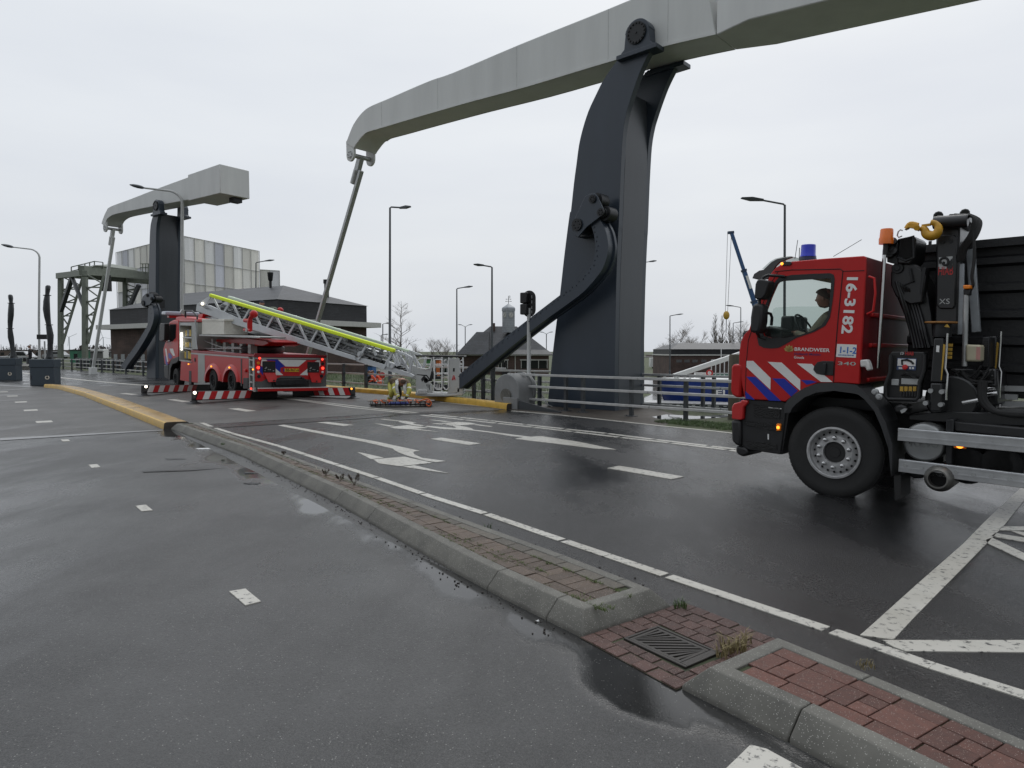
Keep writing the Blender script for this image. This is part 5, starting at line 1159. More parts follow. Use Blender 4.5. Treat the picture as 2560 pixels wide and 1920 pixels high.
    b = MB(); b.cyl(p9(1060, 900, -.35), p9(1042, 1640, -.35), .026, 12); b.build('lamp_pole', m_galv, t, smooth=40)
    b = MB(); b.xzprism(X9([(1025, 800), (1105, 797), (1103, 838), (1027, 840)], -.3), -.3, -.4); b.build('amber_flasher', m_amber, t, bevel=.01)
    b = MB(); b.xzprism(X9([(1028, 842), (1100, 842), (1095, 905), (1030, 900)], -.32), -.32, -.42); b.build('flasher_base', m_black, t, bevel=.01)
    # folded boom, leaning towards the cab
    arm = blk('folded_boom', [(300, 700), (560, 640), (640, 760), (700, 1100), (735, 1440), (560, 1470), (450, 1200), (330, 900)], -.55, -.95, dk)
    blk('boom_side', [(300, 580), (510, 575), (600, 640), (640, 700), (600, 980), (480, 1000), (330, 920), (275, 800), (275, 680)], -.42, -.6, dk, arm)
    hd = blk('boom_head', [(345, 320), (510, 285), (540, 320), (520, 520), (470, 580), (345, 575)], -.35, -.8, dk, arm)
    b = MB(); b.xzprism(X9([(385, 340), (500, 300), (498, 505), (430, 530), (365, 500)], -.344), -.338, -.35); b.build('boom_opening', mat('black_cavity', (.002, .002, .002), .9, var=0), hd)
    b = MB(); fr_ = [p9(x, y, -.335) for x, y in ((362, 330), (510, 290), (515, 515), (430, 545), (350, 510))]; b.tube(fr_, .014, 6, closed=True); b.build('opening_rim', m_dark, hd)
    b = MB()
    for cx_, cy_ in ((265, 360), (265, 420), (265, 480), (300, 350), (300, 450)): b.lathe([(.045, -.02), (.045, .02), (.02, .025), (.02, .03)], M.Translation(p9(cx_, cy_, -.33)) @ M.Rotation(R(-70), 4, 'X'), 12)
    b.xzprism(X9([(232, 360), (330, 325), (350, 580), (240, 560)], -.36), -.36, -.55); b.build('valve_block', m_black, arm, smooth=35)
    b = MB(); c0 = p9(350, 625, -.41); b.cyl(c0, c0 + V((0, .02, 0)), .06, 18); b.cyl(c0, c0 + V((0, .035, 0)), .03, 12); b.bar(p9(470, 620, -.38), p9(500, 770, -.38), .02, .012, up=(0, 1, 0)); b.xzprism(X9([(410, 790), (520, 745), (525, 760), (415, 806)], -.41), -.4, -.42); b.xzprism(X9([(600, 620), (640, 620), (600, 900), (580, 890)], -.4), -.4, -.6); b.build('boom_fitting', m_dark, arm, bevel=.004)
    b = MB()
    for i in range(6): b.tube(smoothpoly([p9(330 + 25 * i, 760 + 15 * i, -.4), p9(400 + 30 * i, 1000, -.42 - .02 * i), p9(470 + 30 * i, 1240, -.5), p9(520 + 30 * i, 1450, -.5)], 4), .014, 6)
    b.build('boom_pipe', dk, arm, smooth=60)
    b = MB(); b.tube([p9(x, y, -.4) for x, y in ((400, 235), (380, 225), (355, 245), (345, 285), (360, 305), (395, 290))], .008, 6); b.build('lifting_loop', m_galv, arm)
    # hook
    hy = -.28; my = mat('hook_yellow', (.55, .29, .015), .38, var=.3, scale=8)
    b = MB(); path = [p9(x, y, hy) for x, y in ((590, 205), (625, 225), (640, 260), (670, 283), (710, 288), (750, 268), (772, 225), (765, 185), (735, 158), (695, 150))]
    b.tube(smoothpoly(path, 4), [.030 + .022 * math.sin(math.pi * min(1, i / 30)) for i in range(len(smoothpoly(path, 4)))], 10); hk = b.build('hook', my, t, smooth=50)
    b = MB(); b.bar(p9(600, 185, hy), p9(690, 172, hy), .03, .025); b.build('safety_latch', my, hk)
    b = MB(); b.xzprism(X9([(430, 230), (470, 205), (520, 215), (560, 240), (580, 205), (560, 170), (500, 170), (460, 190)], hy), hy + .04, hy - .04); b.cyl(p9(548, 207, hy + .07), p9(548, 207, hy - .07), .03, 12); b.tube(smoothpoly([p9(440, 215, hy), p9(480, 165, hy), p9(560, 180, hy)], 4), .028, 8); b.build('shackle', my, hk, bevel=.008)
    # control desk
    ds = blk('control_desk', [(185, 95), (200, 78), (540, 82), (550, 110), (540, 250), (490, 400), (480, 560), (460, 578), (160, 570), (135, 540), (135, 440), (170, 330)], -.12, -.3, m_black, t, .012, X10)
    b = MB(); b.tube([p10(x, y, -.07) for x, y in ((195, 110), (190, 290), (142, 420), (138, 545), (170, 572), (455, 580), (482, 550), (495, 400), (540, 270), (545, 110))], .022, 8); b.build('guard_frame', m_black, ds, smooth=50)
    pa = blk('display_panel', [(262, 145), (462, 152), (455, 275), (252, 268)], -.112, -.12, mat('panel_blue', (.05, .08, .18), .4, var=0), ds, .004, X10)
    blk('panel_face', [(268, 152), (455, 158), (450, 230), (263, 226)], -.110, -.113, m_white, pa, 0, X10)
    b = MB(); b.tube([p10(x, y, -.108) for x, y in ((315, 215), (310, 168), (365, 165), (405, 180), (430, 208))], .012, 5); b.build('boom_diagram', m_black, pa)
    for x in (278, 300, 385, 415): blk('button', [(x, 240), (x + 20, 241), (x + 19, 260), (x - 1, 259)], -.108, -.112, m_white, pa, 0, X10)
    c0 = p10(348, 240, -.11); b = MB(); b.lathe([(.02, 0), (.03, .02), (.025, .035), (.001, .038)], M.Translation(c0) @ M.Rotation(R(-90), 4, 'X'), 14); b.build('emergency_stop', mat('stop_red', (.5, .02, .02), .35, var=0), pa, smooth=40)
    hb = blk('maker_badge', [(290, 80), (430, 82), (428, 120), (288, 117)], -.108, -.12, m_black, ds, 0, X10)
    a, c = p10(340, 116, -.107), p10(428, 117, -.107); d = c - a; w0 = text_width('HIAB', .1); text('HIAB', .055, mat('red_letters', (.42, .02, .02), .4), hb, rot3(d.normalized(), V((0, 1, 0)).cross(d.normalized()), a), depth=.001, bold=.001, xs=d.length / (w0 * .55))
    b = MB(); b.tube(smoothpoly([p10(300, 112, -.107), p10(298, 92, -.107), p10(318, 88, -.107), p10(328, 100, -.107), p10(312, 108, -.107)], 3), .006, 5); b.build('ram_head', m_galv, hb)
    blk('switch_box', [(198, 362), (280, 365), (276, 432), (196, 428)], -.1, -.14, m_galv, ds, .006, X10)
    blk('lever_plate', [(302, 355), (490, 362), (485, 425), (300, 418)], -.105, -.12, m_galv, ds, .004, X10)
    for x in (290, 335, 380, 425, 470): blk('warning_label', [(x, 440), (x + 34, 441), (x + 33, 496), (x - 1, 495)], -.108, -.12, m_yellow, ds, 0, X10)
    b = MB()
    for i in range(6): a = p10(300 + 30 * i, 545, -.08); b.cyl(a, a + V((0, 0, .06)), .012, 8)
    for i in range(7): b.tube(smoothpoly([p10(300 + 25 * i, 330, -.1), p10(360 + 10 * i, 300 + 8 * i, -.06), p10(480, 345, -.1)], 3), .007, 5)
    b.build('levers_and_cables', m_black, ds)
    # stabiliser leg
    for dx, dy_, yy, nm in ((0, 0, -.05, 1), (555, -20, -.75, 0)):
        sh = lambda l: [(x + dx, y + dy_) for x, y in l]
        lg = blk('stabiliser_leg', sh([(640, -60), (738, -60), (735, 400), (600, 395), (605, 380)]), yy, yy - .22, dk, t, .02, X10)
        blk('leg_foot_block', sh([(600, 400), (730, 405), (722, 710), (590, 700)]), yy, yy - .26, dk, lg, .02, X10)
        b = MB()
        for q in sh([(612, 485), (727, 495), (560, 612), (716, 628)]): c0 = p10(*q, yy); b.cyl(c0 + V((0, .03, 0)), c0 - V((0, .05, 0)), .025, 10)
        b.build('pin', m_galv, lg)
        b = MB(); b.tube([p10(*q, yy + .04) for q in sh([(785, -110), (760, 250), (785, 310), (772, 500), (770, 580)])], .011, 8); b.build('pressure_pipe', m_chrome, lg, smooth=50)
        b = MB(); q = sh([(738, 0), (760, 10), (722, 375), (712, 375)]); b.xzprism(X10(q, yy + .005), yy + .003, yy - .002); b.build('hazard_stripe', m_yellow, lg)
        if nm:
            blk('white_label', [(668, 15), (700, 17), (696, 85), (664, 82)], yy + .004, yy, m_white, lg, 0, X10)
            c0 = p9(800, 1190, -.16); b = MB(); b.lathe([(.14, -.008), (.15, 0), (.15, .012), (.001, .018)], M.Translation(c0), 26); b.build('foot_plate', mat('worn_orange_plate', (.42, .2, .06), .5, var=.3), lg, smooth=40)
            b = MB(); c1 = p9(810, 1290, -.16); b.lathe([(.085, -.05), (.09, 0), (.085, .09), (.06, .1)], M.Translation(c1), 18); b.build('leg_collar', m_dark, lg, smooth=40)
            b = MB(); b.xzprism(X9([(830, 1232), (862, 1200), (890, 1238)], -.05), -.048, -.052); b.build('warning_triangle', m_yellow, lg)
            for q in ((845, 1405), (840, 1448), (838, 1490), (836, 1530)): blk('yellow_tag', [(q[0], q[1]), (q[0] + 75, q[1] + 3), (q[0] + 74, q[1] + 34), (q[0] - 1, q[1] + 31)], -.2, -.21, m_yellow, lg, .002)
    blk('reservoir', [(1055, 1415), (1210, 1420), (1205, 1595), (1050, 1590)], -.3, -.6, mat('cream_plastic_tank', (.5, .46, .33), .45, var=.12), t, .02)
    blk('tank_label', [(1165, 1440), (1208, 1442), (1203, 1575), (1160, 1570)], -.297, -.3, mat('pink_label', (.5, .25, .22), .5, var=.1), t, 0)
    oc = blk('oil_cooler', [(1225, 1340), (1300, 1335), (1295, 1659), (1215, 1650)], -.5, -.75, m_dark, t, .01)
    b = MB()
    for i in range(14): a = p9(1235, 1370 + 20 * i, -.495); c = p9(1285, 1370 + 20 * i, -.495); b.hexa([a, a + V((0, 0, -.012)), c + V((0, 0, -.012)), c], [p + V((0, .01, 0)) for p in (a, a + V((0, 0, -.012)), c + V((0, 0, -.012)), c)])
    b.build('fin', m_black, oc)
    # hose loom and base clutter
    b = MB(); rnd = random.Random(11)
    for i in range(22):
        a = p10(rnd.uniform(820, 930), rnd.uniform(260, 420), -.35); c = p10(rnd.uniform(1000, 1150), rnd.uniform(330, 520), -.3 - .2 * rnd.random()); e = p10(rnd.uniform(1120, 1300), rnd.uniform(220, 560), -.35)
        b.tube(smoothpoly([a, c + V((0, 0, rnd.uniform(-.08, .05))), e], 5), rnd.choice((.009, .013, .016)), 6)
    for r0, off in ((.028, 0), (.028, 26), (.02, 50)): b.tube(smoothpoly([p10(1130 + off, 380, -.2), p10(1125 + off, 560, -.2), p10(1220 + off, 680, -.2), p10(1420, 715 + off * .5, -.2), p10(1750, 725 + off * .5, -.2)], 6), r0, 8)
    b.build('hose', m_rubber, t, smooth=60)
    b = MB(); b.cyl(p10(940, 610, -.3), p10(1110, 580, -.3), .03, 10); b.cyl(p10(1170, 470, -.4), p10(1280, 455, -.4), .03, 10); b.cyl(p10(1150, 530, -.35), p10(1300, 510, -.35), .025, 10); b.build('hydraulic_ram', m_chrome, t, smooth=40)
    blk('crane_base', [(830, 250), (1290, 260), (1300, 640), (820, 660)], -.55, -1.7, dk, t, .02, X10)
    blk('base_skirt', [(380, 735), (760, 700), (1500, 720), (1700, 800), (1700, 860), (380, 790)], -.25, -1.9, dk, t, .01, X10)
    c0 = p10(690, 560, -.3); b = MB(); b.cyl((c0.x - .12, -.28, c0.z), (c0.x - .12, -.6, c0.z), .25, 28); b.build('slew_ring', dk, t, bevel=.02, smooth=40)
loader_crane(TRUCK)
# ================================================================ LADDER FIRE ENGINE
FE = Frame((-11.73, 26.4, 0), 40.0, 2.0)
k2 = lambda l: cr(340, 700, .2532, l); k7 = lambda l: cr(380, 720, .1537, l); k8 = lambda l: cr(560, 860, .1356, l); k6 = lambda l: cr(640, 740, .2441, l); k3 = lambda l: cr(780, 700, .2532, l)
FD = Frame((-12.35, 26.55, 0), -115.2)        # vertical plane of the ladder's near side: x towards the basket, y away
def ladder_engine():
    t = thingF('ladder_fire_engine', FE, 'red fire engine with open lockers and a long ladder, propped on striped outriggers', 'fire truck')
    XE = lambda l, y=0.: FE.xzs(k7(l), y)
    E2 = lambda l, y=0.: FE.xzs(k2(l), y)
    def pe(x, y, d=0.): q = XE([(x, y)], d)[0]; return V((q[0], d, q[1]))
    m_grey = mat('pale_grey_panel', (.40, .41, .40), .4, metal=.2, var=.1, scale=2); m_sh = mat('grey_roller_shutter', (.34, .35, .33), .42, metal=.4, var=.1, scale=3)
    WE = 2.5
    def blk(name, pts, y0, y1, m, par=t, bev=.015, fn=XE): b = MB(); b.xzprism(fn(pts, y0), y0, y1); return b.build(name, m, par, bevel=bev)
    # cab
    blk('cab', [(205, 1245), (190, 1130), (180, 990), (205, 905), (228, 850), (268, 590), (285, 550), (340, 520), (430, 512), (430, 1160), (330, 1160), (280, 1210), (262, 1250)], 0, -WE, m_red, t, .05)
    blk('cab_window', [(262, 810), (278, 640), (292, 590), (395, 588), (385, 810), (330, 870), (258, 880)], .004, -.02, m_darkglass, t, .004)
    blk('roof_bump', [(375, 520), (395, 470), (470, 462), (720, 500), (725, 520)], -.3, -WE + .3, m_red, t, .05)
    for l in ([(210, 985), (235, 985), (262, 1200), (245, 1200)], [(285, 985), (340, 985), (372, 1100), (345, 1105), (300, 1040)]): blk('white_stripe', l, .006, -.01, m_reflect, t, 0)
    for l in ([(205, 1100), (225, 1120), (258, 1250), (228, 1250)], [(265, 1060), (290, 1060), (330, 1120), (300, 1160), (268, 1130)]): blk('blue_stripe', l, .007, -.01, m_blue, t, 0)
    b = MB(); b.xzprism(XE([(110, 600), (125, 572), (190, 575), (185, 850), (130, 870), (105, 850)], .35), .32, .1); mi = b.build('mirror', m_black, t, bevel=.03)
    b = MB(); b.tube([pe(180, 585, .25), pe(270, 572, .05)], .02, 6); b.tube([pe(180, 850, .25), pe(230, 880, .02)], .02, 6); b.build('mirror_arm', m_black, t)
    blk('front_bumper', [(190, 1250), (265, 1250), (262, 1490), (200, 1450)], .01, -WE, m_black, t, .03)
    # light bar on the roof
    c0 = pe(370, 415, -.9); b = MB(); b.cbox((c0.x + .1, -1.2, c0.z), (.9, 1.6, .2)); b.build('light_bar', mat('clear_blue_lens', (.38, .40, .46), .2, var=.1), t, bevel=.06)
    b = MB(); b.cbox((c0.x + .05, -1.2, c0.z - .16), (.4, 1.2, .14)); b.build('light_bar_base', m_red, t, bevel=.02)
    b = MB(); c1 = pe(505, 395, -.4); b.lathe([(.12, -.06), (.13, .0), (.09, .05), (.001, .06)], M.Translation(c1) @ M.Rotation(R(90), 4, 'Y'), 14); b.build('search_lamp', m_chrome, t, smooth=40)
    b = MB(); b.tube([pe(545, 480, -.1), pe(545, 368, -.1), pe(650, 370, -.1), pe(735, 455, -.1), pe(740, 860, -.05)], .035, 8); b.build('grab_rail', m_black, t)
    # open locker behind the cab
    x0 = pe(430, 0).x; x1 = pe(640, 0).x; x2 = pe(735, 0).x; zt = pe(530, 555).z; zb = pe(530, 1180).z; zbt = pe(530, 1530).z; zr = pe(530, 515).z
    b = MB(); b.box((x1, -.75, zb), (x0, -WE, zt)); b.box((x0 - .06, 0, zb), (x0 - .0, -.75, zt)); b.box((x1, 0, zb), (x1 + .06, -.75, zt)); b.box((x1, 0, zb - .05), (x0, -.75, zb)); b.build('locker', m_grey, t)
    b = MB(); b.box((x2, 0, zt), (x0, -WE, zr)); b.build('locker_roof', mat('pinkish_red_panel', (.42, .05, .05), .35, var=.1), t, bevel=.03)
    b = MB(); b.box((x1 + .06, -.02, zt - .16), (x0 - .06, -.2, zt - .01)); b.build('rolled_shutter', m_galv, t, bevel=.02)
    b = MB(); b.box((x0 - .16, -.05, pe(465, 1010).z), (x0 - .10, -.09, pe(465, 725).z)); b.build('locker_light', mat('lit_white_strip', (1, .97, .85), .4, var=0, emit=5), t)
    for z, n in ((815, 'shelf'), (995, 'shelf')): zz = pe(530, z).z; b = MB(); b.box((x1 + .07, -.05, zz), (x0 - .07, -.7, zz + .05)); b.build(n, m_alu, t, bevel=.006)
    rnd = random.Random(5); my = mat('yellow_crate', (.55, .38, .04), .5, var=.1); mb_ = mat('blue_grey_case', (.16, .2, .25), .5, var=.1)
    for z, hh in ((1175, .36), (985, .34), (805, .34)):
        zz = pe(530, z).z + .06; k = x1 + .12
        while k < x0 - .4:
            w = rnd.uniform(.2, .32); b = MB(); b.box((k, -.15, zz), (k + w, -.6, zz + hh * rnd.uniform(.6, 1))); b.build('stowed_case', rnd.choice((my, mb_, mb_)), t, bevel=.02); k += w + .03
    blk('side_shutter', [(640, 560), (735, 560), (735, 1000), (640, 1000)], 0, -WE, m_sh, t, .01)
    b = MB(); b.tube([pe(705, 520, .04), pe(712, 760, .05), pe(740, 1000, .05)], .03, 8); b.build('hand_rail', m_galv, t)
    # lower locker under it, with fender
    blk('lower_locker', [(470, 1190), (640, 1190), (640, 1535), (455, 1500)], 0, -WE, m_red, t, .02)
    blk('front_fender', [(262, 1490), (275, 1250), (310, 1160), (430, 1110), (430, 1180), (400, 1215), (330, 1240), (300, 1320), (290, 1490)], .02, -.5, m_black, t, .02)
    blk('cab_base', [(300, 1330), (330, 1245), (400, 1215), (470, 1200), (460, 1380), (440, 1330), (380, 1300), (330, 1330)], -.3, -WE, m_black, t)
    # long body with two wheel arches
    body = [(632, 1060), (850, 1090), (1570, 1145), (1570, 1440), (1450, 1640)]
    w1, w2 = (985, 1495), (1290, 1518)
    def archpts(c, rx, rz): return [(c[0] + rx * math.cos(R(a)), c[1] - rz * math.sin(R(a))) for a in range(0, 181, 18)]
    low = [(1560, 1560), (1450, 1560)] + archpts((1290, 1530), 128, 210) + archpts((985, 1520), 118, 225) + [(860, 1540), (748, 1545), (632, 1530)]
    blk('body', [(632, 1010), (850, 1030), (1570, 1085)] + low, 0, -WE, m_red, t, .02)
    for (c, n_) in (((990, 1510), 0), ((1285, 1528), 0)):
        o_ = XE([(c[0] + 140 * math.cos(R(a)), c[1] - 285 * math.sin(R(a))) for a in range(0, 181, 12)]); i_ = XE([(c[0] + 108 * math.cos(R(a)), c[1] - 205 * math.sin(R(a))) for a in range(0, 181, 12)])
        b = MB(); rows = [[V((p[0], .0, p[1])), V((lerp(p[0], q[0], .3), .035, lerp(p[1], q[1], .3))), V((q[0], .05, q[1])), V((q[0], -.3, q[1]))] for p, q in zip(o_, i_)]; Vs = [b.vs(r) for r in rows]
        for A_, C_ in zip(Vs, Vs[1:]):
            for j in range(3): b.face([A_[j], A_[j + 1], C_[j + 1], C_[j]])
        f = b.build('wheel_arch', m_red, t, smooth=50)
        c1 = pe(c[0] - 15, c[1] - 235, .03); b = MB(); b.ball(c1 + V((0, .03, 0)), .03, 6); b.build('marker_lamp', m_amberlit, f)
    blk('grey_trim', [(632, 1052), (1570, 1122), (1570, 1145), (632, 1075)], .012, -.02, m_grey, t, .004)
    blk('deck_rail', [(632, 1012), (850, 1028), (1655, 1085), (1655, 1118), (850, 1058), (632, 1042)], .02, -.05, mat('dark_red_rail', (.28, .012, .02), .35, var=.1), t, .01)
    blk('locker_shutter', [(748, 1080), (855, 1090), (862, 1545), (745, 1545)], .008, -.02, m_sh, t, .004)
    blk('black_column', [(1440, 1150), (1462, 1152), (1462, 1600), (1440, 1600)], .01, -.01, m_black, t)
    b = MB(); c1 = pe(697, 1168, .01); b.cyl(c1, c1 + V((0, .01, 0)), .09, 18); b.build('fuel_cap', m_black, t)
    blk('exhaust_slot', [(600, 1345), (640, 1345), (640, 1600), (600, 1600)], .008, -.1, m_black, t)
    blk('black_gap', [(1480, 1460), (1560, 1460), (1560, 1640), (1480, 1640)], .008, -.2, m_black, t)
    for q in ((592, 1238), (1640, 1325)): c1 = pe(*q, .02); b = MB(); b.ball(c1, .028, 6); b.build('marker_lamp', m_amberlit, t)
    b = MB(); c1 = pe(1528, 1345, .0); b.cbox((c1.x, .03, c1.z), (.2, .06, .1)); b.build('locker_handle', m_red, t, bevel=.02); 
    # step ladder at the rear corner
    xr = pe(1660, 1120).x; xs = pe(1572, 1120).x; zt_ = pe(1600, 1125).z; z_b = E2([(1165, 1105)])[0][1]
    b = MB(); b.box((xs - .06, .0, z_b), (xs, -.06, zt_)); b.box((xr, .0, z_b), (xr + .1, -.06, zt_))
    for k in range(5): z = lerp(z_b, zt_, .02 + .22 * k); b.box((xr + .1, -.005, z), (xs - .06, -.06, z + .05))
    b.build('corner_step_ladder', m_grey, t, bevel=.006)
    b = MB(); b.box((xr + .1, -.08, z_b), (xs, -.3, zt_)); b.build('corner_panel', m_sh, t)
    b = MB(); c1 = E2([(1142, 1072)])[0]; b.ball((c1[0], .02, c1[1]), .035, 6); b.build('tail_lamp', m_redlit, t)
    # wheels
    def wl(px, py, dull=True):
        c = XE([(px, py)], -.05)[0]; r = .46
        for yy, o in ((-.05, 1), (-WE + .05, -1)): wheel(t, (c[0], yy, c[1]), r, .5 if px > 600 else .3, out=o, dull=dull)
    wl(985, 1500); wl(1290, 1522); wl(382, 1470)
    b = MB(); b.box((xr - .1, -.6, z_b + .05), (pe(250, 1300).x, -1.9, z_b + .35)); b.build('chassis', m_black, t)
    # ---- rear face
    R8 = lambda l, x=xr: FE.yzs(k8(l), x)
    def rear(name, pts, d, m, par=t, bev=0., th=.02): b = MB(); b.yzprism(R8(pts), xr - d, xr - d + th); return b.build(name, m, par, bevel=bev)
    b = MB(); rp = R8([(560, 205), (1890, 222), (1885, 800), (560, 800)]); b.yzprism(rp, xr, xr + .25); b.build('rear_wall', mat('dark_grey_rear', (.10, .10, .10), .45, var=.15), t)
    rear('red_rear_panel', [(572, 285), (1870, 300), (1865, 560), (1780, 690), (1480, 640), (1420, 590), (1060, 590), (960, 650), (780, 640), (700, 690), (572, 690)], .006, m_redfoil)
    rear('rear_rail', [(560, 172), (1890, 205), (1890, 250), (560, 245)], .03, mat('dark_red_rail', (.28, .012, .02), .35, var=.1), t, .01, .06)
    rear('rear_rail_strip', [(570, 252), (1885, 268), (1885, 285), (570, 275)], .012, m_grey)
    rear('blue_stripe', [(785, 285), (985, 285), (1122, 412), (1040, 440), (1040, 545), (950, 452), (945, 310), (800, 305)], .01, m_blue)
    rear('blue_stripe', [(660, 410), (705, 420), (722, 580), (662, 510)], .01, m_blue)
    rear('white_stripe', [(992, 288), (1515, 297), (1375, 416), (1132, 414)], .010, m_reflect)
    rear('white_stripe', [(695, 285), (770, 288), (800, 312), (705, 318), (702, 415), (678, 390)], .0102, m_reflect)
    rear('white_stripe', [(1770, 300), (1720, 298), (1668, 326), (1755, 335), (1758, 415), (1778, 395)], .0102, m_reflect)
    rear('white_stripe', [(950, 452), (1092, 574), (950, 574)], .0102, m_reflect); rear('white_stripe', [(1535, 456), (1392, 574), (1545, 575)], .0102, m_reflect)
    for q, f in (([(706, 320), (945, 320), (945, 525), (712, 525)], [(735, 535), (945, 535), (972, 690), (782, 695)]), ([(1535, 332), (1752, 335), (1748, 526), (1535, 526)], [(1562, 530), (1745, 532), (1752, 708), (1578, 700)])):
        bx = rear('open_hatch', q, .016, m_black)
        y_, z_ = R8([(q[0][0] + 40, 470)])[0]
        b = MB(); rr_ = random.Random(8)
        for k in range(8): b.cbox((xr - .03, y_ - rr_.uniform(-.02, .3), z_ + rr_.uniform(-.08, .08)), (.02, .04, .03))
        b.build('control_lever', m_galv, bx)
        b = MB(); P_ = R8(f); top_ = [V((xr - .02, *P_[0])), V((xr - .02, *P_[1]))]; bot_ = [V((xr - .2, *P_[2])), V((xr - .2, *P_[3]))]
        b.hexa([top_[0], top_[1], bot_[0], bot_[1]], [p + V((.02, 0, .0)) for p in (top_[0], top_[1], bot_[0], bot_[1])]); fl = b.build('hatch_flap', m_red, t, bevel=.006)
        c1 = (bot_[0] + bot_[1]) / 2 + V((-.005, 0, .05)); b = MB(); b.cyl(c1, c1 + V((-.015, 0, 0)), .03, 12); b.build('flap_lock', m_black, fl)
    pl = rear('number_plate', [(1112, 452), (1380, 454), (1380, 514), (1112, 510)], .026, mat('plate_yellow', (.72, .42, .03), .4, var=.04), t, .004)
    rear('plate_strip', [(1092, 452), (1111, 452), (1111, 510), (1092, 508)], .026, m_blue)
    a = V((xr - .028, *R8([(1128, 500)])[0])); c = V((xr - .028, *R8([(1368, 504)])[0])); d = c - a; w0 = text_width('BB-967-H', .1); size = .125
    text('BB-967-H', size, m_black, pl, rot3(d.normalized(), (V((-1, 0, 0)).cross(d.normalized())), a), depth=.001, bold=.002, xs=d.length / (w0 * size / .1))
    for q, m, r in (((630, 352), m_amber, .055), ((628, 436), m_redlit, .05), ((630, 516), m_white, .045), ((640, 596), m_dark, .06), ((1816, 362), m_dark, .055), ((1818, 446), m_redlit, .05), ((1812, 518), m_white, .045), ((1795, 590), m_dark, .06), ((655, 262), m_redlit, .04), ((1810, 282), m_redlit, .04)):
        y_, z_ = R8([q])[0]; b = MB(); b.cyl((xr - .006, y_, z_), (xr - .035, y_, z_), r, 16); b.build('rear_lamp', m, t, bevel=.01)
    rear('tow_recess', [(1000, 630), (1440, 630), (1540, 760), (1540, 790), (900, 790), (910, 720)], .012, m_black)
    y_, z_ = R8([(1200, 700)])[0]; b = MB(); b.cbox((xr - .1, y_, z_), (.2, 1.1, .2)); 
    for dy in (-.45, .45): b.cyl((xr - .2, y_ + dy, z_ + .12), (xr - .02, y_ + dy, z_ + .12), .05, 10)
    b.build('tow_bar', m_dark, t, bevel=.02)
    rear('underrun_bar', [(605, 815), (1915, 792), (1915, 855), (605, 872)], .15, m_red, t, .015, .1); rear('underrun_edge', [(605, 806), (1915, 784), (1915, 796), (605, 818)], .152, m_reflect, t, 0, .1)
    b = MB(); p_ = R8([(1885, 205), (1885, 560)]); b.cyl((xr + .05, p_[0][0] - .04, p_[0][1] + .2), (xr + .05, p_[1][0] - .04, p_[1][1]), .03, 8); b.build('marker_pole', m_grey, t)
    # ---- deck: platform, treadplate box, turntable
    zd = pe(1200, 1055).z
    mt = mat('treadplate', (.66, .64, .57), .38, metal=.2, var=.08, scale=9, bump=.8, bscale=14)
    blk('treadplate_box', [(815, 505), (1172, 510), (1172, 757), (808, 752)], -.1, -1.0, mt, t, .01); b = MB(); b.xzprism(XE([(812, 500), (1176, 505), (1176, 540), (812, 536)], -.08), -.08, -1.02); b.build('box_lid', mt, t, bevel=.01)
    blk('side_platform', [(760, 755), (1560, 778), (1760, 795), (1752, 818), (1560, 808), (765, 780)], -.02, -.9, m_grey, t, .01)
    blk('red_base_frame', [(1040, 830), (1560, 815), (1850, 850), (1900, 880), (1880, 920), (1800, 945), (1500, 940), (1200, 905), (1040, 895)], -.7, -1.9, m_red, t, .03)
    blk('red_upright', [(755, 425), (830, 415), (800, 560), (760, 690), (745, 600)], -.9, -1.3, m_red, t, .02)
    blk('black_upright', [(830, 450), (890, 470), (1400, 690), (1700, 760), (1700, 790), (1300, 760), (830, 700)], -1.0, -1.6, m_dark, t, .02)
    tc = pe(1800, 1000, -1.25); b = MB(); mm = M.Translation((tc.x, -1.25, 0)); r_ = .80; zz = pe(1800, 1062, -1.25).z; zu = pe(1800, 940, -1.25).z
    b.lathe([(r_ * .9, zz - .1), (r_ * .92, zz), (r_ * .97, zz + .05), (r_, lerp(zz, zu, .5)), (r_, zu - .04), (r_ * .9, zu)], mm, 40); tt = b.build('turntable', m_black, t, smooth=30)
    b = MB()
    for i in range(40): a_ = 2 * math.pi * i / 40; b.ball((tc.x + r_ * .955 * math.cos(a_), -1.25 + r_ * .955 * math.sin(a_), lerp(zz, zu, .3)), .018, 4)
    b.build('bolt_ring', m_galv, tt)
    b = MB(); b.box((tc.x - 1.3, -.35, zd - .03), (pe(740, 0).x, -2.3, zd)); b.build('deck', m_alu, t)
    for k in range(5): b = MB(); xx = pe(780 + 130 * k, 0).x; b.box((xx - .3, -.55, zd), (xx, -.8, zd + .35)); b.build('deck_box', m_sh, t, bevel=.01)
    b = MB(); q0 = pe(975, 830, -.3); b.box((q0.x - .04, -.3, zd), (q0.x + .04, -.36, q0.z)); b.tube([pe(860, 860, -.3), pe(1120, 960, -.3), pe(1440, 965, -.3)], .02, 6); b.tube([pe(860, 985, -.3), pe(1460, 985, -.3)], .02, 6); b.build('deck_rail_tube', m_galv, t)
    # red monitor
    b = MB(); b.tube([pe(1590, 700, -.3), pe(1590, 560, -.3), pe(1600, 490, -.3), pe(1650, 420, -.35)], [.09, .09, .07, .1], 10); b.ball(pe(1655, 425, -.35), .14, 8); b.cyl(pe(1510, 530, -.3), pe(1590, 535, -.3), .07, 10); b.cyl(pe(1500, 680, -.2), pe(1600, 690, -.2), .05, 10); b.build('water_monitor', m_red, t, smooth=40)
    b = MB(); c1 = pe(1555, 685, -.18); b.cyl(c1, c1 + V((0, .06, 0)), .07, 14); b.build('outlet', m_galv, t)
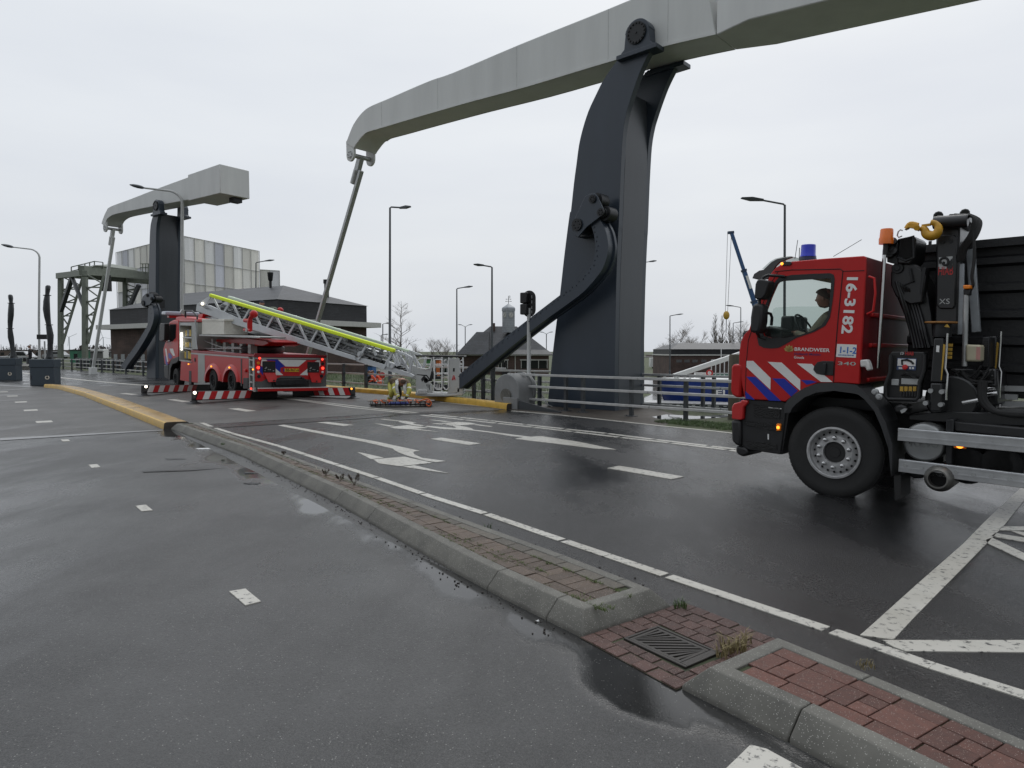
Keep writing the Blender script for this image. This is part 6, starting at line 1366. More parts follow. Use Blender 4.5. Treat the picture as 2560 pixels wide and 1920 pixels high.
    # ---- outriggers
    def outrigger(root_px, tip_px, y_root, foot, nstripe, lampside):
        tip = G(*k2([tip_px])[0]); b = MB(); q = FE.on(1, y_root, *k2([root_px])[0]); rootw = FE.m @ q
        tipw = V((tip.x, tip.y, .26)); d = (tipw - rootw); d_ = d.normalized(); side_ = V((d_.y, -d_.x, 0)).normalized()
        if side_.y > 0: side_ = -side_
        b.bar(rootw - d_ * 1.2, tipw, .24, .3); o = into(b, FE).build('outrigger', m_black, t, bevel=.015)
        b = MB(); n = nstripe; h = .26
        for k in range(n):
            b.mi = k % 2; a0 = rootw + d * (k / n) + side_ * .125; a1 = rootw + d * ((k + 1) / n) + side_ * .125; sl = d * (.5 / n); up = V((0, 0, h / 2))
            sg = 1 if d_.x < 0 else -1
            q4 = [a0 - up + sl * (1 if sg < 0 else 0) * 0, a1 - up, a1 + up - sl, a0 + up - sl]; q4 = [p + V((0, 0, .01)) for p in q4]
            b.hexa(q4, [p + side_ * .004 for p in q4])
        into(b, FE).build('hazard_stripes', [m_redfoil, m_reflect], o)
        b = MB(); b.cyl(tipw + V((0, 0, -.08)), V((tipw.x, tipw.y, .05)), .07, 12); b.lathe([(.2, .015), (.24, .02), (.12, .06), (.1, .1)], M.Translation((tipw.x, tipw.y, 0)), 16); into(b, FE).build('foot', m_dark, o, smooth=40)
        b = MB(); b.ball(tipw + d_ * .02 + V((0, 0, .1)) + side_ * .1, .05 if lampside else .035, 8); into(b, FE).build('flash_lamp', m_whitelit if lampside else m_amberlit, o)
    outrigger((1100, 1130), (570, 1222), 0, None, 9, 1); outrigger((560, 1068), (80, 1146), 0, None, 10, 1); outrigger((1790, 1105), (2145, 1172), -WE, None, 7, 0)
    # ---- the ladder itself, in its own vertical plane
    m_lad = mat('light_grey_ladder_paint', (.58, .60, .62), .38, metal=.1, var=.1, scale=3); m_in = mat('inner_ladder_metal', (.25, .26, .27), .4, metal=.6, var=.3, scale=6)
    m_palest = mat('pale_green_white_tube', (.62, .72, .58), .45, var=.08)
    D = lambda l, f, y=0.: [V((p[0], y, p[1])) for p in FD.xzs(f(l), y)]
    WL = 1.05
    def fin(b, name, m, par=t, **kw): bmesh.ops.transform(b.bm, matrix=FE.i @ FD.m, verts=b.bm.verts[:]); return b.build(name, m, par, **kw)
    Lb = D([(600, 262), (2150, 770)], k2); Ub = D([(735, 150), (2212, 592)], k2)
    e6 = D([(1005, 655)], k6)[0]; u6 = D([(1420, 562)], k6)[0]
    lo = lambda x: Lb[0].lerp(e6, (x - Lb[0].x) / (e6.x - Lb[0].x)); up_ = lambda x: Ub[0].lerp(u6, (x - Ub[0].x) / (u6.x - Ub[0].x))
    y2 = V((0, WL, 0))
    b = MB()
    for off in (V((0, 0, 0)), y2): b.hexa([p + off for p in D([(590, 305), (600, 235), (720, 248), (1000, 372), (2155, 752), (2165, 795), (1000, 448), (840, 392)], k2)], [p + off + V((0, .09, 0)) for p in D([(590, 305), (600, 235), (720, 248), (1000, 372), (2155, 752), (2165, 795), (1000, 448), (840, 392)], k2)])
    lad = fin(b, 'ladder', m_lad, bevel=.01)
    b = MB()
    for off in (V((0, 0, 0)), y2): pts = D([(600, 240), (720, 160), (745, 150), (700, 225), (690, 252), (760, 305), (720, 300)], k2); b.hexa([p + off for p in pts], [p + off + V((0, .08, 0)) for p in pts])
    fin(b, 'heel_plate', m_lad, lad)
    b = MB(); b.bar(Ub[0], u6, .14, .13); fin(b, 'yellow_handrail', m_hivis, lad, bevel=.03)
    F0 = D([(915, 168)], k2, WL)[0]; F1 = D([(1570, 568)], k6, WL)[0]
    b = MB(); b.bar(F0, F1, .12, .11); fin(b, 'pale_handrail', m_palest, lad, bevel=.03)
    tops = [740, 932, 1132, 1366, 1583, 1806, 2043] ; tx = [D([(x, 150 + (x - 735) * .2993)], k2)[0].x for x in tops]; stp = tx[-1] - tx[-2]; tx += [tx[-1] + stp * (i + 1) for i in range(2)]
    for i, x in enumerate(tx):
        for off in (V((0, .045, 0)), y2 - V((0, -.045, 0))):
            if x + .5 < e6.x: b = MB(); b.bar(up_(x) + off, lo(x + stp * .46) + off + V((0, 0, .05)), .075, .05, up=(0, 1, 0)); fin(b, 'truss_bar', m_lad, lad, smooth=0)
            if i: b = MB(); b.bar(up_(x - .03) + off, lo(x - stp * .42) + off + V((0, 0, .05)), .075, .05, up=(0, 1, 0)); fin(b, 'truss_bar', m_lad, lad, smooth=0)
    b = MB(); rnd = random.Random(2)                               # nested sections: rails, rungs
    for s_, (dy, f0, f1, x0_, x1_) in enumerate(((.13, .25, .62, 1.2, e6.x + .5), (.22, .38, .78, 1.6, e6.x + 1.0), (.30, .5, .9, 2.0, e6.x + 1.3))):
        A0, A1 = lo(x0_), lo(x1_); B0, B1 = up_(x0_), up_(x1_)
        for yy in (dy, WL - dy):
            for f in (f0, f1): b.bar(A0.lerp(B0, f) + V((0, yy, 0)), A1.lerp(B1, f) + V((0, yy, 0)), .05, .06)
            n = int((x1_ - x0_) / .55)
            for k in range(n): g = k / n; g2 = (k + .5) / n; b.bar(A0.lerp(A1, g).lerp(B0.lerp(B1, g), f0) + V((0, yy, 0)), A0.lerp(A1, g2).lerp(B0.lerp(B1, g2), f1) + V((0, yy, 0)), .03, .03)
    x = 1.0
    while x < e6.x + .3:
        for f in (.12, .3, .45): p = lo(x).lerp(up_(x), f); b.cyl(p + V((0, .1, 0)), p + V((0, WL - .1, 0)), .02, 6)
        x += .33
    fin(b, 'nested_sections', m_in, lad, smooth=0)
    b = MB()
    for i in range(40):
        x = rnd.uniform(.9, e6.x); p = lo(x).lerp(up_(x), rnd.uniform(.1, .85)) + V((0, rnd.uniform(.12, .5), 0)); b.cbox(p, (rnd.uniform(.08, .3), .08, rnd.uniform(.05, .16)))
    for f in (.2, .33, .55): 
        pts = [lo(x_ * .5 + 1).lerp(up_(x_ * .5 + 1), f + .03 * math.sin(x_ * 3)) + V((0, .09 + .1 * f, 0)) for x_ in range(0, int((e6.x - 1) * 2))]; b.tube(pts, .022, 6)
    fin(b, 'cables', m_black, lad, smooth=0)
    # extension with end frame
    b = MB()
    for yy in (.08, WL - .16):
        pts = D([(1005, 632), (1100, 640), (1560, 790), (1600, 815), (1585, 832), (1500, 815), (1010, 668)], k6); b.hexa([p + V((0, yy, 0)) for p in pts], [p + V((0, yy + .07, 0)) for p in pts])
        for a, c in (((1370, 572), (1435, 720)), ((1405, 572), (1455, 715)), ((1435, 580), (1510, 735)), ((1450, 590), (1560, 780)), ((1300, 615), (1345, 565)), ((1190, 540), (1215, 610)), ((1420, 565), (1520, 600)), ((1520, 600), (1590, 640)), ((1590, 640), (1560, 770))):
            q = D([a, c], k6); b.bar(q[0] + V((0, yy, 0)), q[1] + V((0, yy, 0)), .075, .05, up=(0, 1, 0))
    fin(b, 'end_section', m_lad, lad, smooth=0)
    b = MB()
    q = D([(1490, 625), (1545, 622), (1535, 705), (1480, 700)], k6, -.02); b.tube(q, .035, 6, closed=True)
    for c in ((1060, 595), (1355, 700), (1385, 710)): p = D([c], k6, .02)[0]; b.cyl(p, p + V((0, .1, 0)), .1, 14)
    fin(b, 'pulley', m_lad, lad, smooth=40)
    b = MB(); rnd = random.Random(4)
    for i in range(26): p = D([(rnd.uniform(1080, 1480), 0)], k6)[0]; z = lerp(D([(1010 + (p.x) * 0, 0)], k6)[0].z, 0, 0)
    for i in range(30):
        u = rnd.random(); q = D([(1060 + 480 * u, 600 + 190 * u + rnd.uniform(-35, 25))], k6, rnd.uniform(.15, .7))[0]; b.cbox(q, (rnd.uniform(.1, .35), .1, rnd.uniform(.04, .14)))
    fin(b, 'mechanism', m_dark, lad)
    c1 = D([(655, 235)], k2, -.02)[0]; b = MB(); b.ball(c1, .05, 8); fin(b, 'work_lamp', m_whitelit, lad)
    return t
ENGINE = ladder_engine()
# ---- rescue basket
def basket():
    o = P(1034, 990, 22.4); fr = Frame((o.x, 22.4, 0), -90)
    t = thingF('rescue_basket', fr, 'light grey rescue basket with open railings at the tip of the fire ladder', 'rescue basket')
    Q = lambda l, y=0.: fr.xzs(k6(l), y); m = mat('basket_grey_paint', (.50, .51, .50), .4, metal=.1, var=.08)
    def pl(name, pts, y0, y1, mm=m, par=t, bev=.01): b = MB(); b.xzprism(Q(pts, y0), y0, y1); return b.build(name, mm, par, bevel=bev)
    DP = 1.25
    pl('floor', [(1632, 985), (1800, 1000), (1950, 1005), (2118, 990), (2118, 1018), (1960, 1030), (1720, 1028), (1632, 1018)], 0, DP, m, t, .02)
    for yy in (0, DP - .04):
        pl('side_panel', [(1636, 615), (1642, 612), (1650, 740), (1690, 755), (1760, 750), (1810, 660), (1812, 700), (1768, 880), (1805, 905), (1808, 990), (1636, 985)], yy, yy + .04)
        pl('side_panel', [(1975, 640), (2084, 640), (2084, 985), (1960, 1000), (1965, 960), (1978, 930)], yy, yy + .04)
    pl('end_panel', [(2060, 940), (2118, 950), (2118, 1000), (2060, 1000)], 0, DP)
    def loop(l, y): 
        b = MB(); p = [V((x, y, z)) for x, z in Q(l, y)]; b.tube(p, .022, 8, closed=True); return b
    b = loop([(1830, 655), (1845, 650), (1890, 650), (1904, 658), (1906, 940), (1895, 960), (1850, 958), (1826, 930)], -.02)
    for z in (715, 800, 880, 945): q = Q([(1830, z), (1905, z)], -.02); b.cyl((q[0][0], -.02, q[0][1]), (q[1][0], -.02, q[1][1]), .012, 6)
    for x in (1845, 1862, 1880): q = Q([(x, 905), (x + 2, 955)], -.02); b.cyl((q[0][0], -.02, q[0][1]), (q[1][0], -.02, q[1][1]), .012, 6)
    b.build('gate', m_white, t, smooth=40)
    b = loop([(1928, 665), (1940, 655), (1970, 655), (1972, 940), (1955, 960), (1935, 955), (1918, 930)], -.02)
    for z in (715, 800, 880): q = Q([(1928, z), (1970, z)], -.02); b.cyl((q[0][0], -.02, q[0][1]), (q[1][0], -.02, q[1][1]), .012, 6)
    b.build('gate', m_white, t, smooth=40)
    b = loop([(2086, 665), (2105, 658), (2122, 668), (2122, 930), (2110, 950), (2090, 948)], .1)
    for z in (690, 720, 790, 860): q = Q([(2086, z), (2122, z)], .1); b.cyl((q[0][0], .1, q[0][1]), (q[1][0], .1, q[1][1]), .012, 6)
    b.build('gate', m_white, t, smooth=40)
    b = loop([(1645, 655), (1700, 640), (1740, 640), (1800, 645), (1780, 740), (1740, 750), (1660, 735)], -.01); b.build('hand_loop', m_white, t, smooth=40)
    b = MB(); x0, z0 = Q([(1640, 612)])[0]; x1, z1 = Q([(2122, 620)])[0]
    for yy in (0, DP): b.cyl((x0, yy, z0), (x1, yy, z1), .03, 8)
    b.cyl((x1, 0, z1), (x1, DP, z1), .03, 8); b.cyl((x0, 0, z0), (x0, DP, z0), .03, 8)
    b.build('padded_top_rail', m_black, t, smooth=40)
    b = MB()
    for x in (1820, 1905, 1975, 2120):
        a, c = Q([(x, 615), (x, 990)], DP)[0], Q([(x, 990)], DP)[0]; b.cyl((a[0], DP, a[1]), (c[0], DP, c[1]), .025, 8)
    for z in (700, 790, 880): a, c = Q([(1640, z)], DP)[0], Q([(2120, z)], DP)[0]; b.cyl((a[0], DP, a[1]), (c[0], DP, c[1]), .018, 6)
    b.build('back_railing', m_white, t, smooth=40)
    b = MB(); rnd = random.Random(9)
    for i in range(9): q = Q([(rnd.uniform(1760, 1960), rnd.uniform(760, 960))], .5)[0]; b.cbox((q[0], rnd.uniform(.4, .8), q[1]), (rnd.uniform(.1, .3), .2, rnd.uniform(.1, .3)))
    b.build('stowed_gear', m_dark, t, bevel=.02)
    b = MB(); q = Q([(1600, 705), (1650, 720), (1640, 850), (1592, 845)], .5); b.xzprism(q, .35, .8); b.build('mount', m, t, bevel=.02)
    e = pl('foot_step', [(1648, 975), (1665, 960), (1752, 962), (1740, 1000), (1650, 1000)], -.05, 0, m_white)
    b = MB()
    for x in range(1665, 1745, 14):
        for z in (972, 984): q = Q([(x, z)], -.052)[0]; b.cbox((q[0], -.052, q[1]), (.03, .006, .012))
    b.build('step_perforation', m_dark, e)
    # emblem: black rampant shape and slanted bars on the left, red peaked mark on the right
    b = MB()
    for l in ([(1645, 800), (1750, 808), (1790, 860), (1780, 868), (1745, 822), (1645, 808)], [(1690, 850), (1720, 815), (1760, 850), (1750, 890), (1735, 860), (1728, 890), (1715, 862), (1700, 880)], [(1730, 840), (1772, 858), (1785, 868), (1740, 893), (1720, 880)], [(1745, 905), (1750, 902), (1752, 925), (1747, 928)], [(1758, 900), (1764, 903), (1766, 945), (1760, 940)], [(1772, 905), (1778, 908), (1782, 962), (1775, 958)]): b.xzprism(Q(l, -.004), -.004, .0)
    b.build('black_emblem', m_black, t)
    b = MB()
    for l in ([(2003, 862), (2020, 812), (2026, 812), (2014, 862)], [(2026, 812), (2032, 812), (2044, 862), (2034, 862)], [(2016, 862), (2025, 832), (2030, 832), (2034, 848), (2028, 848), (2022, 862)]): b.xzprism(Q(l, -.004), -.005, .0)
    b.build('red_emblem', m_redfoil, t); pl('black_label', [(2018, 738), (2036, 738), (2035, 774), (2016, 774)], -.004, 0, m_black, t, 0)
    return t
basket()
# ---- stretcher
def stretcher():
    a, c = G(*k3([(535, 1262)])[0]), G(*k3([(1205, 1258)])[0]); d = c - a
    t = thing('basket_stretcher', (a.x, a.y, 0), math.atan2(d.y, d.x), 'black wire basket stretcher with orange straps lying on the road under the ladder', 'stretcher')
    L = d.length; w = .31; b = MB(); rim = lambda k, z, s=1.: [V((L / 2 + (L / 2) * k * math.cos(R(q)) * (1 - .1 * abs(math.sin(R(q)))), w * s * math.copysign(abs(math.sin(R(q))) ** .6, math.sin(R(q))) + w, z)) for q in range(0, 360, 12)]
    b.tube(rim(1, .19), .016, 8, closed=True); b.tube(rim(.93, .04, .75), .014, 8, closed=True); b.build('frame', mat('stretcher_rail_metal', (.24, .22, .20), .4, metal=.5, var=.2), t, smooth=50)
    b = MB()
    for i in range(13):
        x = L * (.06 + .88 * i / 12); k = .9 if 0 < i < 12 else .6
        b.tube(smoothpoly([V((x, w - w * k, .19)), V((x, w - w * k * .8, .05)), V((x, w, .03)), V((x, w + w * k * .8, .05)), V((x, w + w * k, .19))], 3), .011, 6)
    b.build('rib', m_black, t, smooth=50)
    b = MB(); rnd = random.Random(6); mo = mat('orange_strap', (.6, .12, .03), .6, var=.15)
    for i in range(7):
        x = L * (.1 + .13 * i) + rnd.uniform(-.05, .05); b.tube(smoothpoly([V((x, -.02, .20)), V((x + .1, w * .5, .12 + rnd.uniform(0, .1))), V((x + .05, w, .12)), V((x - .1, w * 1.6, .18)), V((x, 2 * w + .02, .2))], 4), .02, 5)
    b.tube(smoothpoly([V((L * .8, .0, .2)), V((L * .9, -.05, .26)), V((L * .96, -.03, .14)), V((L * .93, -.02, .04)), V((L * .88, -.02, .1))], 4), .02, 5)
    b.build('strap', mo, t)
    b = MB(); b.xzprism([(L * .3, .06), (L * .62, .06), (L * .6, .17), (L * .33, .15)], w * .4, w * 1.6); b.build('blue_bag', mat('blue_bag', (.04, .06, .25), .6, var=.2), t, bevel=.04)
    b = MB(); b.xzprism([(L * .03, .08), (L * .97, .08), (L * .97, .1), (L * .03, .1)], w * .4, w * 1.6); b.build('mat', m_black, t)
stretcher()
# ================================================================ PEOPLE
m_skin = mat('skin', (.42, .22, .15), .5, var=.12, scale=20)
def head_into(b, c, h, yaw, pitch=0., mi=0):
    """a head with brow, nose, mouth, chin and ears; yaw 0 looks along +x"""
    mm = M.Translation(c) @ M.Rotation(yaw, 4, 'Z') @ M.Rotation(pitch, 4, 'Y'); n, k = 26, 20; rings = []
    b.mi = mi
    for i in range(k + 1):
        v = -1 + 2 * i / k; z = v * h / 2; rad = math.sqrt(max(0, 1 - v * v)) ** .85 + .001; row = []
        for j in range(n):
            a = 2 * math.pi * j / n; ca, sa = math.cos(a), math.sin(a)
            dx = .42 * h * rad * ca; dy = .335 * h * rad * sa
            if v < -.1: f = (v + .1) / -.9; dy *= 1 - .22 * f; dx = dx * (1 - .3 * f) if ca < 0 else dx * (1 - .02 * f)
            f = math.exp(-(a if a < math.pi else a - 2 * math.pi) ** 2 / .05)
            nose = math.exp(-((v + .18) / .13) ** 2) * .085 + max(0, 1 - abs(v + .05) / .22) * .04
            brow = math.exp(-((v - .12) / .06) ** 2) * .025; lips = math.exp(-((v + .47) / .045) ** 2) * .03 + math.exp(-((v + .58) / .045) ** 2) * .025 + math.exp(-((v + .8) / .1) ** 2) * .05
            fw = math.exp(-(a if a < math.pi else a - 2 * math.pi) ** 2 / .22)
            eye = -math.exp(-((v - .02) / .07) ** 2) * .03 * (math.exp(-((abs(a if a < math.pi else a - 2 * math.pi) - .42) / .2) ** 2))
            dx += h * (nose * f + (brow + lips) * fw + eye); row.append(mm @ V((dx, dy, z)))
        rings.append(b.vs(row))
    for A, C in zip(rings, rings[1:]):
        for j in range(n): b.face([A[j], A[(j + 1) % n], C[(j + 1) % n], C[j]])
    b.face(list(reversed(rings[0]))); b.face(rings[-1])
    for s in (-1, 1): b.ball(mm @ V((-.02 * h, s * .34 * h, -.03 * h)), .13 * h, 6, (.55, .3, 1), M.Rotation(yaw, 4, 'Z'))
    return mm
def hair_into(mm, h, parent, m, cap=False, name='hair'):
    b = MB(); n = 22; rings = []
    for i in range(9):
        v = (.18 if cap else .1) + (1.03 - (.18 if cap else .1)) * i / 8; z = v * h / 2; rad = math.sqrt(max(0, 1.06 - v * v)) + .001; row = []
        for j in range(n):
            a = 2 * math.pi * j / n; ca = math.cos(a); lift = (.26 * h * max(0, ca) if not cap else .05 * h * max(0, ca)) * (1 - i / 8); drop = 0 if cap else -.28 * h * max(0, -ca) * (1 - i / 8)
            row.append(mm @ V((.45 * h * rad * ca, .365 * h * rad * math.sin(a), z + lift + drop)))
        rings.append(b.vs(row))
    for A, C in zip(rings, rings[1:]):
        for j in range(n): b.face([A[j], A[(j + 1) % n], C[(j + 1) % n], C[j]])
    b.face(rings[-1]); return b.build(name, m, parent, smooth=60)
def person(label, J, bones, rad, zones, mats, head, group=None, extra_fingers=True, hairm=None, cap=False, finger_hands=()):
    """J: joint name -> world point; bones: pairs; zones: bone -> list of (t_end, material index)"""
    org = V((J['pelvis'].x, J['pelvis'].y, min(p.z for p in J.values()) - .05)); t = thing('person', org, 0, label, 'person', group)
    names = list(J); me = bpy.data.meshes.new('skel'); me.from_pydata([J[n] - org for n in names], [(names.index(a), names.index(c)) for a, c in bones], [])
    o = bpy.data.objects.new('skel', me); COL.objects.link(o); md = o.modifiers.new('s', 'SKIN'); md.use_smooth_shade = True
    for i, n in enumerate(names):
        sv = me.skin_vertices[0].data[i]; r = rad[n]; sv.radius = (r, r) if not isinstance(r, tuple) else r; sv.use_root = n == 'pelvis'
    s2 = o.modifiers.new('u', 'SUBSURF'); s2.levels = 2; s2.render_levels = 2
    bpy.context.view_layer.update(); m2 = bpy.data.meshes.new_from_object(o.evaluated_get(bpy.context.evaluated_depsgraph_get())); bpy.data.objects.remove(o)
    b = MB(); b.bm.from_mesh(m2); segs = [(a, c, J[a] - org, J[c] - org) for a, c in bones]
    for f in b.bm.faces:
        p = f.calc_center_median(); best = None
        for a, c, A, C in segs:
            d = C - A; tt = max(0, min(1, (p - A).dot(d) / max(1e-9, d.length_squared))); e = (A + d * tt - p).length - (rad[a] if not isinstance(rad[a], tuple) else rad[a][0]) * .3
            if best is None or e < best[0]: best = (e, a, c, tt)
        z = zones.get((best[1], best[2]), [(1.1, 0)])
        for te, mi in z:
            if best[3] <= te: f.material_index = mi; break
    b.mi = len(mats) - 1
    for hnd, fore in finger_hands:                     # palm, four fingers and a thumb
        H, E = J[hnd] - org, J[fore] - org; d = (H - E).normalized(); sd = d.cross(V((0, 0, 1))).normalized(); dn = d.cross(sd).normalized()
        for k in range(4):
            off = sd * (.028 * (k - 1.5)); L_ = (.07, .085, .08, .062)[k]; p0 = H + off + d * .02; b.tube([p0, p0 + d * L_ * .5 + dn * .008, p0 + d * L_ * .85 + dn * .035, p0 + d * L_ + dn * .06], [.012, .011, .010, .008], 6)
        p0 = H + sd * .05 - d * .03; b.tube([p0, p0 + sd * .03 + d * .03, p0 + sd * .03 + d * .06 + dn * .02], [.014, .012, .009], 6)
    c, h, yaw, pitch = head; mm = head_into(b, V(c) - org, h, yaw, pitch, len(mats) - 1 if len(mats) > 1 else 0)
    for f in b.bm.faces: f.smooth = True
    o = b.build('body', mats, t, smooth=60, fix=False)
    if hairm: hair_into(mm, h, t, hairm, cap, 'knitted_cap' if cap else 'hair')
    return t
BONES = [('pelvis', 'spine'), ('spine', 'chest'), ('chest', 'neck'), ('chest', 'sl'), ('sl', 'el'), ('el', 'hl'), ('chest', 'sr'), ('sr', 'er'), ('er', 'hr'), ('pelvis', 'pl'), ('pl', 'kl'), ('kl', 'al'), ('al', 'tl'), ('pelvis', 'pr'), ('pr', 'kr'), ('kr', 'ar'), ('ar', 'tr')]
RAD = dict(pelvis=.15, spine=.14, chest=.16, neck=.065, sl=.085, el=.06, hl=.04, sr=.085, er=.06, hr=.04, pl=.11, kl=.075, al=.055, tl=.045, pr=.11, kr=.075, ar=.055, tr=.045)
m_khaki = mat('brown_turnout_coat', (.10, .07, .035), .7, var=.3, scale=14, bump=.3, bscale=30); m_lime = mat('lime_yellow_sleeve', (.42, .40, .07), .6, var=.25, scale=10); m_blackcloth = mat('black_cloth', (.014, .014, .016), .75, var=.3, scale=12, bump=.3, bscale=40)
m_orange = mat('fluorescent_orange_cloth', (.75, .10, .04), .6, var=.15, scale=10); m_navy = mat('navy_cloth', (.02, .025, .05), .7, var=.2); m_glove = mat('dark_glove', (.03, .028, .025), .7, var=.2)
m_hair = mat('short_brown_hair', (.06, .035, .02), .7, var=.3, scale=60, bump=.4, bscale=120); m_beige = mat('beige_jacket', (.36, .31, .22), .7, var=.2, scale=8, bump=.3, bscale=25)
def firefighter():
    f6 = lambda x, y, Y: P(640 + .2441 * x, 740 + .2441 * y, Y)
    J = dict(pelvis=f6(1405, 905, 21.35), spine=f6(1430, 878, 21.15), chest=f6(1475, 872, 20.9), neck=f6(1500, 868, 20.72), sl=f6(1418, 888, 20.85), el=f6(1428, 975, 20.6), hl=f6(1478, 1060, 20.42), sr=f6(1556, 892, 20.75), er=f6(1572, 975, 20.5), hr=f6(1532, 1055, 20.4),
             pl=f6(1378, 920, 21.35), kl=f6(1395, 985, 20.95), al=f6(1358, 1062, 21.3), tl=f6(1372, 1082, 21.0), pr=f6(1435, 920, 21.3), kr=f6(1468, 985, 20.85), ar=f6(1450, 1058, 21.2), tr=f6(1462, 1080, 20.9))
    for k in ('al', 'ar'): J[k].z = .1
    for k in ('tl', 'tr'): J[k].z = .05
    Z = {('sl', 'el'): [(.25, 0), (.62, 1), (.75, 2), (1.1, 1)], ('sr', 'er'): [(.25, 0), (.62, 1), (.75, 2), (1.1, 1)], ('el', 'hl'): [(.5, 1), (.62, 2), (.75, 1), (1.1, 3)], ('er', 'hr'): [(.5, 1), (.62, 2), (.75, 1), (1.1, 3)],
         ('pl', 'kl'): [(1.1, 1)], ('pr', 'kr'): [(1.1, 3)], ('kl', 'al'): [(.3, 1), (.45, 2), (.8, 1), (1.1, 3)], ('kr', 'ar'): [(.3, 3), (.45, 2), (.6, 1), (1.1, 3)], ('al', 'tl'): [(1.1, 3)], ('ar', 'tr'): [(1.1, 3)], ('chest', 'neck'): [(.6, 0), (1.1, 4)]}
    RR = dict(RAD); RR.update(chest=.19, spine=.18, sl=.1, sr=.1, el=.08, er=.08, pl=.13, pr=.13, kl=.1, kr=.1, al=.075, ar=.075, tl=.06, tr=.06)
    t = person('firefighter in brown and yellow turnout gear crouching over the stretcher, head bowed', J, BONES, RR, Z, [m_khaki, m_lime, m_reflect, m_glove, m_skin], (f6(1508, 880, 20.6), .25, R(-85), R(55)), hairm=m_hair, finger_hands=(('hl', 'el'), ('hr', 'er')))
    o = t.location
    b = MB()                                             # breathing-set straps hanging from the neck
    for s in (-1, 1):
        p = [f6(1478 + 36 * s, 862, 20.72), f6(1485 + 40 * s, 890, 20.58), f6(1482 + 42 * s, 940, 20.5), f6(1490 + 38 * s, 1000, 20.5)]; p = smoothpoly([q - o for q in p], 4)
        for a, c in zip(p, p[1:]): b.bar(a, c, .09, .03, up=(0, 1, 0))
    b.build('white_strap', mat('white_black_strap', (.55, .55, .53), .5, var=.7, scale=9), t)
firefighter()
def crouch(px, py, Y, zg, label, top, leg, yaw, cap=None, s=1., hand=m_skin):
    g = P(px, py, Y); f = V((math.cos(yaw), math.sin(yaw), 0)); sd = V((-f.y, f.x, 0)); g.z = zg
    at = lambda a, c, z: g + (f * a + sd * c) * s + V((0, 0, z * s))
    J = dict(pelvis=at(-.1, 0, .42), spine=at(0, 0, .62), chest=at(.14, 0, .85), neck=at(.24, 0, 1.0), sl=at(.16, .2, .88), el=at(.2, .22, .62), hl=at(.42, .14, .5), sr=at(.16, -.2, .88), er=at(.2, -.22, .62), hr=at(.42, -.14, .5), pl=at(-.08, .12, .4), kl=at(.32, .2, .5), al=at(.18, .18, .08), tl=at(.34, .2, .05), pr=at(-.08, -.12, .4), kr=at(.22, -.18, .12), ar=at(-.2, -.16, .1), tr=at(-.3, -.16, .06))
    Z = {k: [(1.1, 1)] for k in BONES if k[0] in ('pl', 'pr', 'kl', 'kr', 'al', 'ar') or k[1] in ('pl', 'pr')}
    Z[('pelvis', 'spine')] = [(.4, 0), (.7, 2), (1.1, 0)]; Z[('sl', 'el')] = [(.6, 0), (.8, 2), (1.1, 0)]; Z[('sr', 'er')] = Z[('sl', 'el')]; Z[('kl', 'al')] = [(.4, 1), (.6, 2), (1.1, 1)]; Z[('el', 'hl')] = [(.8, 0), (1.1, 3)]; Z[('er', 'hr')] = [(.8, 0), (1.1, 3)]
    return person(label, J, BONES, {k: v * s * .9 for k, v in RAD.items()}, Z, [top, leg, m_reflect, m_skin], (at(.32, 0, 1.12), .24 * s, yaw, R(20)), hairm=cap or m_hair)
crouch(937, 975, 35, -.35, 'rescue worker in orange coat and navy trousers crouching on the grass behind the railing', m_orange, m_navy, R(200), s=.85)
crouch(952, 975, 35.5, -.35, 'rescue worker all in orange crouching beside a colleague behind the railing', m_orange, m_orange, R(120), s=.85)
crouch(918, 976, 35, -.35, 'rescue worker in black crouching on the grass, left of the two in orange', m_blackcloth, m_blackcloth, R(20), s=.85)
def standing(px, Y, zg, label, top, leg, yaw, hgt=1.8, cap=None):
    g = P(px, 900, Y); g.z = zg; f = V((math.cos(yaw), math.sin(yaw), 0)); sd = V((-f.y, f.x, 0)); s = hgt / 1.8
    at = lambda a, c, z: g + (f * a + sd * c) * s + V((0, 0, z * s))
    J = dict(pelvis=at(0, 0, .95), spine=at(.0, 0, 1.15), chest=at(.02, 0, 1.36), neck=at(.02, 0, 1.53), sl=at(0, .2, 1.42), el=at(.0, .27, 1.14), hl=at(.16, .2, .98), sr=at(0, -.2, 1.42), er=at(.0, -.27, 1.14), hr=at(.16, -.2, .98), pl=at(0, .1, .9), kl=at(.03, .11, .5), al=at(-.02, .12, .09), tl=at(.14, .13, .05), pr=at(0, -.1, .9), kr=at(.05, -.11, .5), ar=at(.02, -.12, .09), tr=at(.18, -.13, .05))
    Z = {k: [(1.1, 1)] for k in BONES if k[0] in ('pl', 'pr', 'kl', 'kr', 'al', 'ar')}; Z[('pelvis', 'spine')] = [(.45, 1), (1.1, 0)]; Z[('el', 'hl')] = [(.8, 0), (1.1, 2)]; Z[('er', 'hr')] = [(.8, 0), (1.1, 2)]; Z[('chest', 'neck')] = [(.7, 0), (1.1, 2)]
    return person(label, J, BONES, {k: v * s for k, v in RAD.items()}, Z, [top, leg, m_skin], (at(.05, 0, 1.68), .235 * s, yaw, 0.), hairm=cap or m_hair, finger_hands=(('hl', 'el'), ('hr', 'er')))
standing(76, 58, .35, 'person in black jacket standing behind the barrier cabinets at the far left', m_blackcloth, m_blackcloth, R(200), 1.85)
